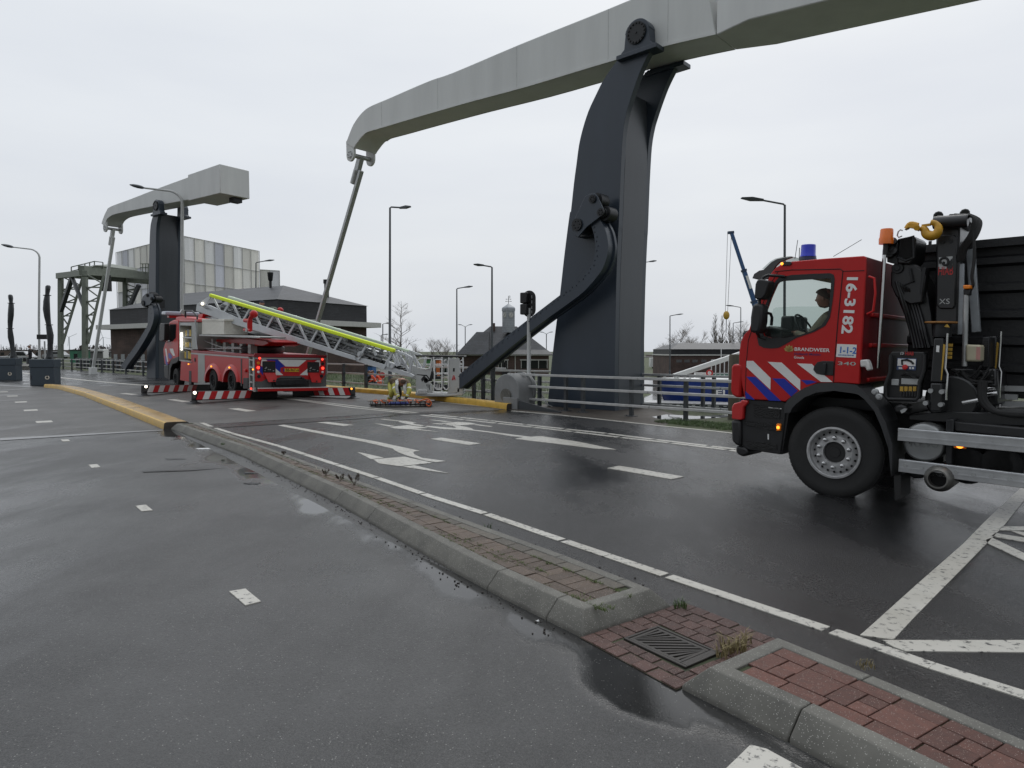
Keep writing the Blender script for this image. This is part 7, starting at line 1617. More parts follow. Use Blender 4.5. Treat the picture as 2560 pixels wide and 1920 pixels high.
def operator():
    f7 = lambda x, y, Y=28.6: P(380 + .1537 * x, 720 + .1537 * y, Y)
    hd = f7(1785, 250); yaw = R(-8); f = V((math.cos(yaw), math.sin(yaw), 0)); sd = V((-f.y, f.x, 0)); at = lambda a, c, z: hd + f * a + sd * c + V((0, 0, z))
    J = dict(pelvis=at(-.25, 0, -.78), spine=at(-.2, 0, -.55), chest=at(-.12, 0, -.33), neck=at(-.05, 0, -.14), sl=at(-.1, .2, -.27), el=at(.1, .26, -.5), hl=at(.35, .18, -.5), sr=at(-.1, -.2, -.27), er=at(.1, -.26, -.5), hr=at(.35, -.18, -.5), pl=at(-.2, .11, -.8), kl=at(.25, .14, -.75), al=at(.3, .14, -1.15), tl=at(.45, .14, -1.18), pr=at(-.2, -.11, -.8), kr=at(.25, -.14, -.75), ar=at(.3, -.14, -1.15), tr=at(.45, -.14, -1.18))
    person('ladder operator in dark knitted cap, only the head showing above the pale handrail', J, BONES, RAD, {('chest', 'neck'): [(.7, 0), (1.1, 1)]}, [m_khaki, m_skin], (hd, .25, yaw, R(8)), hairm=m_navy, cap=True, finger_hands=(('hl', 'el'), ('hr', 'er')))
    c = at(.0, 0, -.85); o = FE.i @ c; b = MB(); b.box((o.x - .5, o.y - .35, o.z - .1), (o.x + .45, o.y + .35, o.z - .02)); b.box((o.x - .6, o.y - .35, o.z - .5), (o.x + .7, o.y + .35, o.z - .45)); b.build('operator_seat', m_dark, ENGINE, bevel=.03)
    a = P(380 + .1537 * 1960, 720 + .1537 * 345, 28.8); q = FE.i @ a; b = MB(); b.ball(q, .3, 8, (1.3, .6, .35)); b.build('green_cover', mat('olive_cover', (.06, .08, .04), .6, var=.2), ENGINE, smooth=50)
    a = P(380 + .1537 * 2085, 720 + .1537 * 360, 28.7); q = FE.i @ a; b = MB(); b.ball(q, .13, 8, (1, 1, .9)); b.build('red_lamp_housing', m_red, ENGINE, smooth=50)
operator()
def driver():
    w = lambda x, y, d: FT.m @ p6(x, y, d); d0 = -.55
    hd = w(1600, 525, d0); f = V(FT.m.to_3x3() @ V((1, 0, 0))); f.z = 0; f.normalize(); yaw = math.atan2(f.y, f.x); sd = V((-f.y, f.x, 0)); at = lambda a, c, z: hd + f * a + sd * c + V((0, 0, z))
    J = dict(pelvis=at(-.12, 0, -.72), spine=at(-.14, 0, -.52), chest=at(-.1, 0, -.33), neck=at(-.05, 0, -.14), sl=at(-.08, .2, -.27), el=at(.1, .25, -.5), hl=at(.33, .12, -.42), sr=at(-.08, -.2, -.27), er=at(.1, -.25, -.5), hr=at(.33, -.12, -.42), pl=at(-.05, .1, -.74), kl=at(.35, .14, -.66), al=at(.5, .14, -1.0), tl=at(.62, .14, -.98), pr=at(-.05, -.1, -.74), kr=at(.35, -.14, -.66), ar=at(.5, -.14, -1.0), tr=at(.62, -.14, -.98))
    Z = {k: [(1.1, 1)] for k in BONES if k[0] in ('pl', 'pr', 'kl', 'kr', 'al', 'ar')}; Z[('chest', 'neck')] = [(.6, 0), (1.1, 2)]; Z[('el', 'hl')] = [(.8, 0), (1.1, 2)]; Z[('er', 'hr')] = [(.8, 0), (1.1, 2)]
    person('driver in a beige jacket sitting behind the side window of the crane truck, looking ahead', J, BONES, RAD, Z, [m_beige, m_navy, m_skin], (hd, .25, yaw, 0), hairm=mat('thin_grey_brown_hair', (.12, .085, .06), .6, var=.3, scale=60), finger_hands=(('hl', 'el'), ('hr', 'er')))
driver()
# ================================================================ BUILDINGS AND BACKGROUND
def wallmat(name, col, mortar, scale, rough=.8):
    """brick-bonded wall or slate, in the object's own metres, on any vertical or sloping face"""
    m = bpy.data.materials.new(name); m.use_nodes = True; nt, N, L = nodes(m); b = N['Principled BSDF']; tc = N.new('ShaderNodeTexCoord')
    sp = N.new('ShaderNodeSeparateXYZ'); L.new(tc.outputs['Object'], sp.inputs[0]); a = N.new('ShaderNodeMath'); a.operation = 'ADD'; L.new(sp.outputs[0], a.inputs[0]); L.new(sp.outputs[1], a.inputs[1])
    cb = N.new('ShaderNodeCombineXYZ'); L.new(a.outputs[0], cb.inputs[0]); L.new(sp.outputs[2], cb.inputs[1])
    br = N.new('ShaderNodeTexBrick'); br.inputs['Scale'].default_value = scale; br.inputs['Color1'].default_value = (*col, 1); br.inputs['Color2'].default_value = (*[x * .6 for x in col], 1); br.inputs['Mortar'].default_value = (*mortar, 1); br.inputs['Mortar Size'].default_value = .018; br.inputs['Brick Width'].default_value = .5; br.inputs['Row Height'].default_value = .16
    L.new(cb.outputs[0], br.inputs['Vector']); no = N.new('ShaderNodeTexNoise'); no.inputs['Scale'].default_value = .8; no.inputs['Detail'].default_value = 6; L.new(tc.outputs['Object'], no.inputs['Vector'])
    mx = N.new('ShaderNodeMixRGB'); mx.blend_type = 'MULTIPLY'; mx.inputs[0].default_value = .8; r = N.new('ShaderNodeValToRGB'); r.color_ramp.elements[0].position = .3; r.color_ramp.elements[0].color = (.4, .4, .4, 1); r.color_ramp.elements[1].position = .7
    L.new(no.outputs[0], r.inputs[0]); L.new(br.outputs['Color'], mx.inputs[1]); L.new(r.outputs[0], mx.inputs[2]); L.new(mx.outputs[0], b.inputs['Base Color']); b.inputs['Roughness'].default_value = rough; return m
m_brickw = wallmat('dark_red_brickwork', (.11, .058, .045), (.10, .09, .08), 2.2); m_slate = wallmat('grey_slate', (.052, .056, .064), (.018, .02, .022), .9, .5); m_slated = wallmat('dark_slate_cladding', (.035, .037, .042), (.012, .012, .013), 1.1, .6)
m_fascia = mat('white_fascia', (.50, .50, .47), .5, var=.12); m_winglass = mat('pale_window', (.25, .27, .28), .15, var=.2, scale=2)
def quadbox(b, c, z0, z1): b.hexa([V((p[0], p[1], z0)) for p in c], [V((p[0], p[1], z1)) for p in c])
def grow(c, d): return [tuple(p) for p in inset([V(p) for p in c], -d)]
def clockwise(c):
    s = sum((c[i][0] * c[(i + 1) % len(c)][1] - c[(i + 1) % len(c)][0] * c[i][1]) for i in range(len(c))); return list(reversed(c)) if s > 0 else c
def lock_house():
    Nb, Rb, Lb_ = V((-19.0, 54.7)), V((-13.6, 63.0)), V((-41.0, 68.8)); far = Lb_ + (Rb - Nb); o = Nb
    t = thing('brick_house', (o.x, o.y, -1.6), 0, 'low brick house with dark slate parapet, grey hipped roof and white eaves behind the ladder', 'house')
    c = clockwise([tuple(p - o) for p in (Nb, Rb, far, Lb_)])
    b = MB(); quadbox(b, c, 0, 5.5); b.build('wall', m_brickw, t)
    b = MB(); quadbox(b, grow(c, .95), 5.5, 5.95); b.build('eaves', m_fascia, t)
    b = MB(); quadbox(b, grow(c, .02), 5.95, 7.5); b.build('parapet', m_slated, t)
    e = grow(c, .15); ee = inset([V(p) for p in c], 0); ctr = sum((V(p) for p in c), V((0, 0))) / 4
    a0, a1 = (ee[0] + ee[1]) / 2, (ee[2] + ee[3]) / 2; b1, b2 = (ee[1] + ee[2]) / 2, (ee[3] + ee[0]) / 2
    la, lb = (a1 - a0), (b2 - b1); long_ = (b1, b2) if lb.length > la.length else (a0, a1)
    w = min(la.length, lb.length) * .55; d = (long_[1] - long_[0]).normalized(); r0, r1 = long_[0] + d * w, long_[1] - d * w; zr = 9.3
    b = MB(); vv = b.vs([V((*p, 7.5)) for p in e]); R0, R1 = b.vs([V((*r0, zr)), V((*r1, zr))])
    for i in range(4):
        p, q = vv[i], vv[(i + 1) % 4]; m_ = V(((p.co.x + q.co.x) / 2, (p.co.y + q.co.y) / 2)); dp = (p.co.xy - r0).length < (p.co.xy - r1).length; dq = (q.co.xy - r0).length < (q.co.xy - r1).length
        if dp and dq: b.face([p, q, R0])
        elif not dp and not dq: b.face([p, q, R1])
        else: b.face([p, q, R0 if dq else R1, R0 if dp else R1])
    b.face(list(reversed(vv))); roof = b.build('roof', m_slate, t, smooth=0)
    for px, py in ((817, 715),): q = P(px, 760, 62); b = MB(); b.cyl((q.x - o.x, 62 - o.y, 7.3), (q.x - o.x, 62 - o.y, 9.6), .22, 10); b.cyl((q.x - o.x, 62 - o.y, 9.5), (q.x - o.x, 62 - o.y, 9.85), .3, 10); b.build('chimney', m_dark, roof)
    q = P(676, 700, 62); b = MB(); b.lathe([(.12, 7.6), (.12, 9.7), (.2, 9.8), (.28, 10.5)], M.Translation((q.x - o.x, 62 - o.y, 0)), 10); b.build('chimney', m_dark, roof)
    d = (Lb_ - Nb); n = V((-d.y, d.x)).normalized(); n = -n if n.y > 0 else n
    for px in (290, 308, 326, 344, 358):
        s = along(Nb, Lb_, px); p = d.normalized() * s; b = MB(); q = [p - d.normalized() * .35, p + d.normalized() * .35]
        b.hexa([V((*(x + n * y), 2.3)) for x, y in ((q[0], -.02), (q[1], -.02), (q[1], .03), (q[0], .03))], [V((*(x + n * y), 3.0)) for x, y in ((q[0], -.02), (q[1], -.02), (q[1], .03), (q[0], .03))]); b.build('window', m_winglass, t)
lock_house()
def sheeted():
    C, Rr, L_ = V((-42.2, 87)), V((-37.4, 100)), V((-59.2, 101.5)); zt = P(465, 590, 87).z; z0 = -1.5; o = C
    t = thing('sheeted_scaffold', (C.x, C.y, z0), 0, 'tall scaffold wrapped in patched white sheeting behind the brick house and far pillar', 'scaffold')
    mm = brickmat('scaffold_sheeting'); h = zt - z0
    def face(A, B, n, rows, top):
        bb = MB(True); fr_ = MB(); d = (B - A) / n; nn = V((-d.y, d.x)).normalized(); nn = -nn if nn.y > 0 else nn; rnd = random.Random(n)
        for i in range(n):
            for j in range(rows):
                k = rnd.uniform(.76, 1.1); tone = rnd.choice(((.62, .62, .62), (.55, .55, .57), (.56, .57, .63), (.66, .645, .60), (.6, .59, .56), (.62, .62, .64)))
                if j == rows - 1 and rnd.random() < .15: tone = (.42, .38, .32)
                bb.tint = tuple(2.8 * x * k for x in tone); zA, zB = top * j / rows, top * (j + 1) / rows
                a, c = A - o + d * i, A - o + d * (i + 1); bul = nn * rnd.uniform(.02, .16); mid = (a + c) / 2 + bul
                for p, q in ((a, mid), (mid, c)): bb.hexa([V((*p, zA + .03)), V((*q, zA + .03)), V((*(q - nn * .03), zA + .03)), V((*(p - nn * .03), zA + .03))], [V((*p, zB)), V((*q, zB)), V((*(q - nn * .03), zB)), V((*(p - nn * .03), zB))])
        sh = bb.build('sheeting', mm, t, smooth=0)
        for i in range(n + 1): p = A - o + d * i + nn * .12; fr_.cyl((*p, 0), (*p, top), .05, 6)
        for j in range(1, rows + 1): p, q = A - o + nn * .14, B - o + nn * .14; fr_.cyl((*p, top * j / rows - .02), (*q, top * j / rows - .02), .04, 6)
        fr_.build('scaffold_tubes', mat('pale_scaffold_tube', (.45, .45, .44), .5, var=.2), t)
    face(C, Rr, 8, 6, h); face(C, L_, 10, 6, h)
    q = Rr + V((2.5, 1.5)); face(Rr + V((.1, .1)), q, 2, 5, h * .85)
    cap = [tuple(p - o) for p in (C, Rr, Rr + L_ - C, L_)]; b = MB(); quadbox(b, [(p[0] * .98 + .0, p[1] * .98 + .2) for p in cap], 0, h - .4); b.build('core', m_conc, t)
sheeted()
def clock_house():
    Y = 72; k = Y / F_; o = P(1262, 900, Y); zb = -2.3
    t = thing('clock_tower_house', (o.x, Y, zb), 0, 'small brick house with steep grey roof and zinc clock turret behind the drive arm', 'house')
    X = lambda px: (px - 1262) * k; Z = lambda py: P(1262, py, Y).z - zb; c4 = lambda l: cr(1140, 720, .1326, l)
    b = MB(); b.box((X(1146), 0, 0), (X(1372), 8, Z(888))); b.build('wall', m_brickw, t)
    b = MB(); b.box((X(1141), -.35, Z(889)), (X(1381), 8.4, Z(886))); b.build('gutter', m_fascia, t)
    ze, zr = Z(886), Z(813)
    b = MB(); e = [V((X(1138), -.5, ze)), V((X(1384), -.5, ze)), V((X(1384), 8.5, ze)), V((X(1138), 8.5, ze))]; f = [V((lerp(X(1138), X(1226), .18), .45, ze + .5)), V((lerp(X(1384), X(1296), .18), .45, ze + .5)), V((lerp(X(1384), X(1296), .18), 7.5, ze + .5)), V((lerp(X(1138), X(1226), .18), 7.5, ze + .5))]; r = [V((X(1223), 3.3, zr)), V((X(1292), 3.3, zr)), V((X(1292), 4.7, zr)), V((X(1223), 4.7, zr))]
    E, Fv, Rv = b.vs(e), b.vs(f), b.vs(r)
    for A, C in ((E, Fv), (Fv, Rv)):
        for i in range(4): b.face([A[i], A[(i + 1) % 4], C[(i + 1) % 4], C[i]])
    b.face(Rv); b.face(list(reversed(E))); roof = b.build('roof', m_slate, t, smooth=0)
    b = MB(); b.hexa([V((X(1142), -.9, ze)), V((X(1222), -.9, ze)), V((X(1222), 3, ze)), V((X(1142), 3, ze))], [V((X(1190), 1.2, Z(829))), V((X(1222), 1.2, Z(829))), V((X(1222), 3, Z(829))), V((X(1190), 3, Z(829)))]); b.build('side_roof', m_slate, roof, smooth=0)
    b = MB(); b.box((X(1227), 2.6, zr - .6), (X(1236), 3.4, Z(805))); b.build('chimney', m_brickw, roof)
    mz = mat('zinc_cladding', (.30, .32, .34), .45, metal=.3, var=.2, scale=3)
    rw = 14.5 * k; cx = X(1271); cy = 2.0; mt = M.Translation((cx, cy, 0)) @ M.Rotation(R(35), 4, 'Z')
    b = MB(); b.lathe([(rw * 1.12, Z(830)), (rw * 1.12, Z(775)), (rw * 1.2, Z(775)), (rw * 1.2, Z(768)), (rw * 1.05, Z(765)), (.02, Z(756))], mt @ M.Rotation(R(45), 4, 'Z'), 4)
    tw = b.build('clock_turret', mz, t, smooth=0)
    b = MB(); 
    for z in range(770, 830, 6): b.lathe([(rw * 1.135, Z(z)), (rw * 1.135, Z(z) + .02)], mt @ M.Rotation(R(45), 4, 'Z'), 4)
    b.build('cladding_seam', mat('zinc_seam', (.18, .19, .2), .5, var=.1), tw, smooth=0)
    fm = mt @ M.Translation((-rw * .0, -rw * .80, Z(785))) @ M.Rotation(R(90), 4, 'X')
    fm = mt @ M.Rotation(R(-70) + R(0), 4, 'Z'); 
    n = mt.to_3x3() @ V((0, -1, 0)); c0 = V((cx, cy, Z(785))) + n * (rw * .80); xa = n.cross(V((0, 0, 1))).normalized() * -1; fm = rot3(V((0, 0, 1)).cross(n), V((0, 0, 1)), c0)
    n2 = mt.to_3x3() @ V((-1, 0, 0)); c1 = V((cx, cy, Z(785))) + n2 * (rw * .80); fm2 = rot3(V((0, 0, 1)).cross(n2), V((0, 0, 1)), c1)
    for q in (fm, fm2):
        b = MB(); b.lathe([(.31, .0), (.31, .03), (.001, .03)], q, 24); cf = b.build('clock_face', mat('pale_dial', (.5, .5, .47), .5, var=0), tw)
        b = MB()
        for i in range(12): a = 2 * math.pi * i / 12; b.cbox((0, .26, .035), (.03, .07, .01), q @ M.Rotation(a, 4, 'Z'))
        b.cbox((0, .1, .045), (.03, .2, .01), q @ M.Rotation(R(-35), 4, 'Z')); b.cbox((0, .08, .05), (.035, .16, .01), q @ M.Rotation(R(-215), 4, 'Z')); b.build('clock_hands', m_black, tw)
    b = MB(); z0 = Z(756); b.cyl((cx, cy, z0 - .1), (cx, cy, Z(736)), .03, 6)
    for dz, w in ((.28, .28), (.55, .25)): b.bar((cx - w, cy, z0 + dz * .9), (cx + w, cy, z0 + dz * .9), .03); b.ball((cx - w, cy, z0 + dz * .9), .05, 5); b.ball((cx + w, cy, z0 + dz * .9), .05, 5)
    b.tube([V((cx + .04, cy, z0 + .62)), V((cx + .2, cy, z0 + .66)), V((cx + .1, cy, z0 + .75)), V((cx + .22, cy, z0 + .82)), V((cx + .05, cy, z0 + .86))], .03, 5); b.build('weather_vane', m_black, tw)
    for x0, x1 in ((1303, 1368), (1246, 1269)):
        b = MB(); b.box((X(x0), -.03, Z(921)), (X(x1), .05, Z(901))); w = b.build('window', m_darkglass, t)
        b = MB(); b.box((X(x0 - 3), -.08, Z(901)), (X(x1 + 3), 0, Z(898.5)));
        for i in range(4): xx = lerp(X(x0), X(x1), i / 3); b.box((xx - .03, -.06, Z(921)), (xx + .03, -.035, Z(901)))
        b.build('window_frame', m_fascia, w)
    b = MB(); b.box((X(1249), -.3, ze + .02), (X(1261), .0, ze + .55)); b.xzprism([(X(1247), ze + .55), (X(1263), ze + .55), (X(1255), ze + .85)], -.35, .8); b.build('dormer', m_fascia, roof)
    b = MB(); b.box((X(1255), -.06, 0), (X(1268), .02, Z(905))); b.build('door', m_black, t)
    b = MB(); b.cyl((X(1288), -.05, 0), (X(1288), -.05, ze), .05, 6); b.build('downpipe', m_fascia, t)
clock_house()
def shed():
    Y = 95; k = Y / F_; o = P(1677, 900, Y); zb = -2.4; t = thing('brick_shed', (o.x, Y, zb), 0, 'long low brick shed with black slate band and grey roof, beyond the blue boat', 'shed')
    X = lambda px: (px - 1677) * k; Z = lambda py: P(1677, py, Y).z - zb
    b = MB(); b.box((0, 0, 0), (X(1900), 12, Z(888))); b.build('wall', m_brickw, t)
    b = MB(); b.box((-.15, -.2, Z(889)), (X(1901), 12.2, Z(886))); b.build('gutter', m_fascia, t)
    b = MB(); b.box((.0, -.1, Z(886)), (X(1900), 12, Z(873))); b.build('slate_band', m_slated, t)
    b = MB(); zz = Z(873); b.hexa([V((-.1, -.25, zz)), V((X(1901), -.25, zz)), V((X(1901), 12.1, zz)), V((-.1, 12.1, zz))], [V((X(1718), 5, Z(861) + .25)), V((X(1880), 5, Z(861) + .25)), V((X(1880), 7, Z(861) + .25)), V((X(1718), 7, Z(861) + .25))]); b.build('roof', m_slate, t, smooth=0)
    for p in (1691, 1711, 1731, 1753, 1775): b = MB(); b.box((X(p), -.04, Z(906)), (X(p + 13), .05, Z(899))); b.build('window', mat('dim_window', (.10, .10, .10), .3, var=.3), t)
shed()
def gantry():
    Y = 80; t0 = P(150, 900, Y); t = thing('gantry_crane', (t0.x, Y, 0), 0, 'green steel gantry crane on lattice legs, far left behind the railing', 'gantry crane'); mg = mat('grey_green_steel', (.17, .19, .155), .5, var=.2, scale=2)
    z5 = lambda l: cr(0, 560, .2652, l); pp = lambda x, y, Yd=Y: P(*z5([(x, y)])[0], Yd) - V((t0.x, Y, 0))
    def leg(xt, xb, Yd):
        b = MB(); a, c = pp(xt, 500, Yd), pp(xb, 1300, Yd); c.z = 0 if c.z > 0 else c.z; c.z = -.2; b.bar(a, c, .45, .45)
        return b.build('leg', mg, t)
    leg(572, 570, Y); leg(800, 800, Y - 6); leg(1180, 1180, Y + 10)
    def lattice(x0, x1, y0, y1, Yd, foot):
        b = MB(); A, B = pp(x0, y0, Yd), pp(x1, y0, Yd); C = pp(x0, y1, Yd)
        n = 5; L = lambda f: A.lerp(C, f); Rr = lambda f: B.lerp(pp(foot, y1, Yd), f)
        b.bar(B, pp(foot, y1, Yd), .2, .2)
        for i in range(n):
            b.bar(L(i / n), Rr((i + .6) / n), .12, .12); b.bar(Rr((i + .6) / n), L((i + 1) / n), .12, .12); b.bar(L((i + .9) / n), Rr((i + .9) / n), .14, .14)
        b.build('lattice_bracing', mg, t, smooth=0)
    lattice(590, 780, 500, 1130, Y - 1, 590); lattice(825, 980, 480, 1130, Y - 6, 830); lattice(1200, 1310, 570, 850, Y + 10, 1195)
    for p_, q_, w_ in ((pp(680, 500, Y - 3), pp(575, 820, Y - 1), .4), (pp(680, 500, Y - 3), pp(790, 780, Y - 5), .32), (pp(1310, 575, Y + 8), pp(1195, 840, Y + 9), .4)): b = MB(); b.bar(p_, q_, w_, w_); b.build('diagonal_strut', m_post, t)
    b = MB(); b.bar(pp(545, 490, Y), pp(800, 462, Y - 6), .45, .65); b.bar(pp(770, 435, Y - 6), pp(1400, 490, Y + 12), .6, 1.0); b.bar(pp(700, 480, Y + 3), pp(1400, 540, Y + 14), .6, .8); b.build('girder', mg, t, bevel=.03)
    b = MB(); b.hexa([pp(820, 430, Y - 5), pp(1300, 440, Y + 9), pp(1300, 440, Y + 13), pp(700, 450, Y + 2)], [pp(900, 388, Y - 4), pp(1060, 378, Y + 3), pp(1290, 415, Y + 11), pp(820, 408, Y + 1)]); b.build('trolley_roof', mg, t, smooth=0)
    b = MB(); R_ = [(672, 405), (800, 375), (890, 352), (970, 362)]
    for (a, c) in zip(R_, R_[1:]):
        for dy in (0, 40): b.bar(pp(a[0], a[1] + dy, Y - 2), pp(c[0], c[1] + dy, Y - 2), .09)
    for x, y in R_ + [(740, 390), (845, 363)]: b.bar(pp(x, y, Y - 2), pp(x, y + 62, Y - 2), .09)
    for x in (1345, 1372, 1400): b.bar(pp(x, 372, Y + 10), pp(x, 470, Y + 10), .09)
    for y in (375, 410): b.bar(pp(1320, y, Y + 10), pp(1400, y, Y + 10), .09)
    b.build('handrail', mg, t, smooth=0)
    b = MB(); b.cyl(pp(1015, 480, Y), pp(1010, 560, Y), .35, 10); b.cbox(pp(1002, 585, Y), (.9, .7, 1.2)); b.cyl(pp(1002, 600, Y), pp(1002, 615, Y), .3, 8); b.build('hoist', m_black, t)
gantry()
def mobile_crane():
    Y = 160; o = P(1900, 900, Y); t = thing('mobile_crane', (o.x, Y, -2.2), 0, 'blue telescopic crane boom with hanging yellow hook rising behind the truck cab', 'crane'); mb = mat('crane_blue', (.03, .09, .22), .4, var=.1)
    q = lambda px, py: P(px, py, Y) - V((o.x, Y, -2.2))
    a, c = q(1829, 583), q(1935, 905); b = MB()
    for f0, f1, w in ((0, .28, .7), (.28, .52, .9), (.52, .76, 1.15), (.76, 1.05, 1.4)): b.bar(a.lerp(c, f0), a.lerp(c, f1), w, w)
    boom = b.build('boom', mb, t, bevel=.05)
    b = MB()
    for f, w in ((.28, 1.1), (.52, 1.35), (.76, 1.6)): p = a.lerp(c, f); b.bar(p, p + (c - a).normalized() * .5, w, w)
    b.bar(a + V((-.9, 0, .1)), a + V((.5, 0, .2)), .7, .6); b.build('boom_collar', mat('dark_crane_blue', (.02, .045, .10), .4, var=.1), boom)
    d = (c - a).normalized(); ya = V((0, -1, 0)).cross(d)
    for f in (.33, .57): p = a.lerp(c, f) + V((0, -.95, 0)) - ya * .35; text('SAPIENS', .9, m_white, boom, rot3(d, ya, p), depth=.01, bold=.01) if False else None
    for f in (.33, .57, .82): p = a.lerp(c, f) + V((0, -.62 - f * .3, 0)); b = MB(); b.bar(p, p + d * 3.2, .1, .6); b.build('white_lettering_band', m_white, boom)
    b = MB(); h = q(1816, 785)
    for dx in (-.45, .45): b.cyl(a + V((-.5 + dx, 0, 0)), V((h.x + dx * .6, 0, h.z)), .05, 5)
    b.build('hoist_rope', m_dark, t)
    b = MB(); b.ball(h + V((0, 0, -.3)), .85, 8, (.9, .5, 1.2)); hk = b.build('hook_block', m_yellow, t)
    b = MB(); b.cyl(h + V((0, 0, -1.2)), h + V((0, 0, -4.5)), .09, 6); b.build('sling', m_dark, hk)
    b = MB(); b.box((c.x - 1, -1.5, 1.2), (c.x + 9, 1.5, 3.6)); b.box((c.x - .5, -1.4, 3.6), (c.x + 3, 1.4, 5)); b.build('carrier', mb, t, bevel=.2)
    b = MB()
    for i in range(4): b.cyl((c.x + 2 * i, -1.55, .65), (c.x + 2 * i, -.9, .65), .65, 16)
    b.build('tyres', m_rubber, t)
mobile_crane()
# ---- water, boat, jetty
def sh(name, pts, m, z): sheet(name, pts, m, z)
m_water = mat('grey_canal_water', (.03, .035, .035), .08, var=.25, scale=.6, bump=.25, bscale=1.6)
p0, p1, p2, p3 = G(1560, 1012, -2.1), G(2300, 1012, -2.1), G(2350, 945, -2.1), G(1560, 945, -2.1)
sh('water', [p0, p1, p2, p3], m_water, -2.1)
def jetty():
    a, c = G(1610, 1010, -1.9), G(1900, 1018, -1.9); d = (c - a); d.z = 0; n = V((-d.y, d.x, 0)).normalized()
    t = thing('jetty', (a.x, a.y, -2.2), 0, 'pale concrete jetty with dark grating edge in front of the blue boat', 'jetty'); L = d.length; d.normalize()
    b = MB(); q = [V((0, 0, 0)), d * (L + 12), d * (L + 12) + n * 2.2, n * 2.2]; b.hexa([p + V((0, 0, .1)) for p in q], [p + V((0, 0, .42)) for p in q]); b.build('deck', mat('pale_wet_concrete', (.42, .42, .41), .3, var=.15), t)
    b = MB(); q = [-n * .12, d * (L + 12) - n * .12, d * (L + 12), V((0, 0, 0))]; b.hexa([p + V((0, 0, -.3)) for p in q], [p + V((0, 0, .38)) for p in q]); b.build('edge_beam', m_post, t)
    b = MB()
    for i in range(40): p = d * (.3 + i * .5) - n * .14; b.cbox(p + V((0, 0, .3)), (.22, .03, .07))
    b.build('edge_slots', m_galv, t)
jetty()
def boat():
    Y = 47; o = P(1740, 950, Y); t = thing('workboat', (o.x, Y, -2.1), R(-6), 'blue hulled workboat with white letters on its side, moored behind the railings', 'boat'); k = Y / F_
    z1 = P(1740, 952, Y).z + 2.1; X = lambda px: (px - 1740) * k
    n = 16; b = MB(); secs = []
    for i in range(n + 1):
        f = i / n; x = lerp(X(1652), X(2010), f); w = 1.9 * (1 - (1 - min(1, f / .25)) ** 2.2 * .75); fl = 0.15 + .35 * (1 - min(1, f / .2)); xb = x + .5 * (1 - min(1, f / .25))
        secs.append([V((x, w - w, z1 + .1 * (1 - f))), V((xb, fl * .6, z1 * .35)), V((xb + .1, fl + .1, -.15)), V((xb + .1, 2 * w - fl, -.15)), V((xb, 2 * w - fl * .6, z1 * .35)), V((x, 2 * w, z1 + .1 * (1 - f)))])
    sft = [[p + V((0, 1.9 - (s[5].y) / 2, 0)) for p in s] for s in secs]
    VV = [b.vs(s) for s in sft]
    for A, C in zip(VV, VV[1:]):
        for j in range(5): b.face([A[j], A[j + 1], C[j + 1], C[j]])
        b.mi = 1; b.face([A[0], C[0], C[5], A[5]]); b.mi = 0
    b.face(VV[0]); b.face(list(reversed(VV[-1]))); b.build('hull', [mat('hull_blue', (.01, .035, .20), .3, var=.1), m_white], t, smooth=40)
    y = -.03; a = V((X(1787), y, z1 * .42)); w0 = text_width('ELIGIA', .5); text('ELIGIA', .52, m_white, t, rot3((1, 0, 0), (0, 0, 1), a), 'boat_name', depth=.06, bold=.01, xs=1.9 / w0 * 1.35)
    b = MB(); b.box((X(1760), .4, z1 - .02), (X(1900), 3.2, z1 + .12)); b.build('white_deck', m_white, t, bevel=.03)
    for px in (1665, 1698, 1715, 1728, 1755): b = MB(); b.lathe([(.09, 0), (.09, .22), (.14, .24), (.14, .3), (.001, .3)], M.Translation((X(px), .5, z1 + .05)), 10); b.build('bollard', m_white, t)
    a, c = P(1700, 935, Y + .6), P(1848, 884, Y + .6); a -= V((o.x, Y, -2.1)); c -= V((o.x, Y, -2.1)); e = c + (c - a) * .6
    b = MB(); b.bar(a - (c - a) * .12, e, .34, .42, up=(0, 1, 0)); cb = b.build('deck_crane_boom', m_white, t, bevel=.05)
    b = MB(); b.cyl(a + V((.9, .3, -.9)), a + V((2.2, .3, .25)), .1, 8); b.cbox(a + V((1.6, .4, -.1)), (1.1, .6, .35)); b.build('boom_ram', m_white, cb)
    b = MB(); b.cyl((e.x, e.y, z1), (e.x, e.y, e.z), .2, 10); b.build('crane_post', m_white, t)
    b = MB(); b.cyl((X(1779), .6, z1), (X(1779), .6, z1 + .05), .1, 8); q = P(1775, 933, Y) - V((o.x, Y, -2.1)); b.tube([V((q.x + .19 * math.cos(R(a_)), .3, q.z + .19 * math.sin(R(a_)))) for a_ in range(0, 360, 30)], .06, 8, closed=True); b.build('lifebuoy', mat('lifebuoy_red', (.5, .03, .03), .5, var=.1), t)
boat()
def pump_frame():
    Y = 70; o = P(1800, 930, Y); t = thing('gangway_frame', (o.x, Y, -2.2), 0, 'small pale green gangway frame in front of the brick shed', 'gangway'); b = MB()
    for x in (-.9, -.45, 0, .45, .9): b.bar((x, 0, 0), (x, 0, 3.0), .08)
    for z in (1.6, 3.0): b.bar((-.9, 0, z), (.9, 0, z), .08)
    b.bar((.1, 0, 3), (.1, 0, 4.2), .07); b.build('frame', m_white, t); b = MB(); b.box((-.85, .05, .2), (.85, .1, 1.55)); b.build('panel', mat('pale_green_panel', (.25, .42, .33), .5, var=.1), t)
pump_frame()
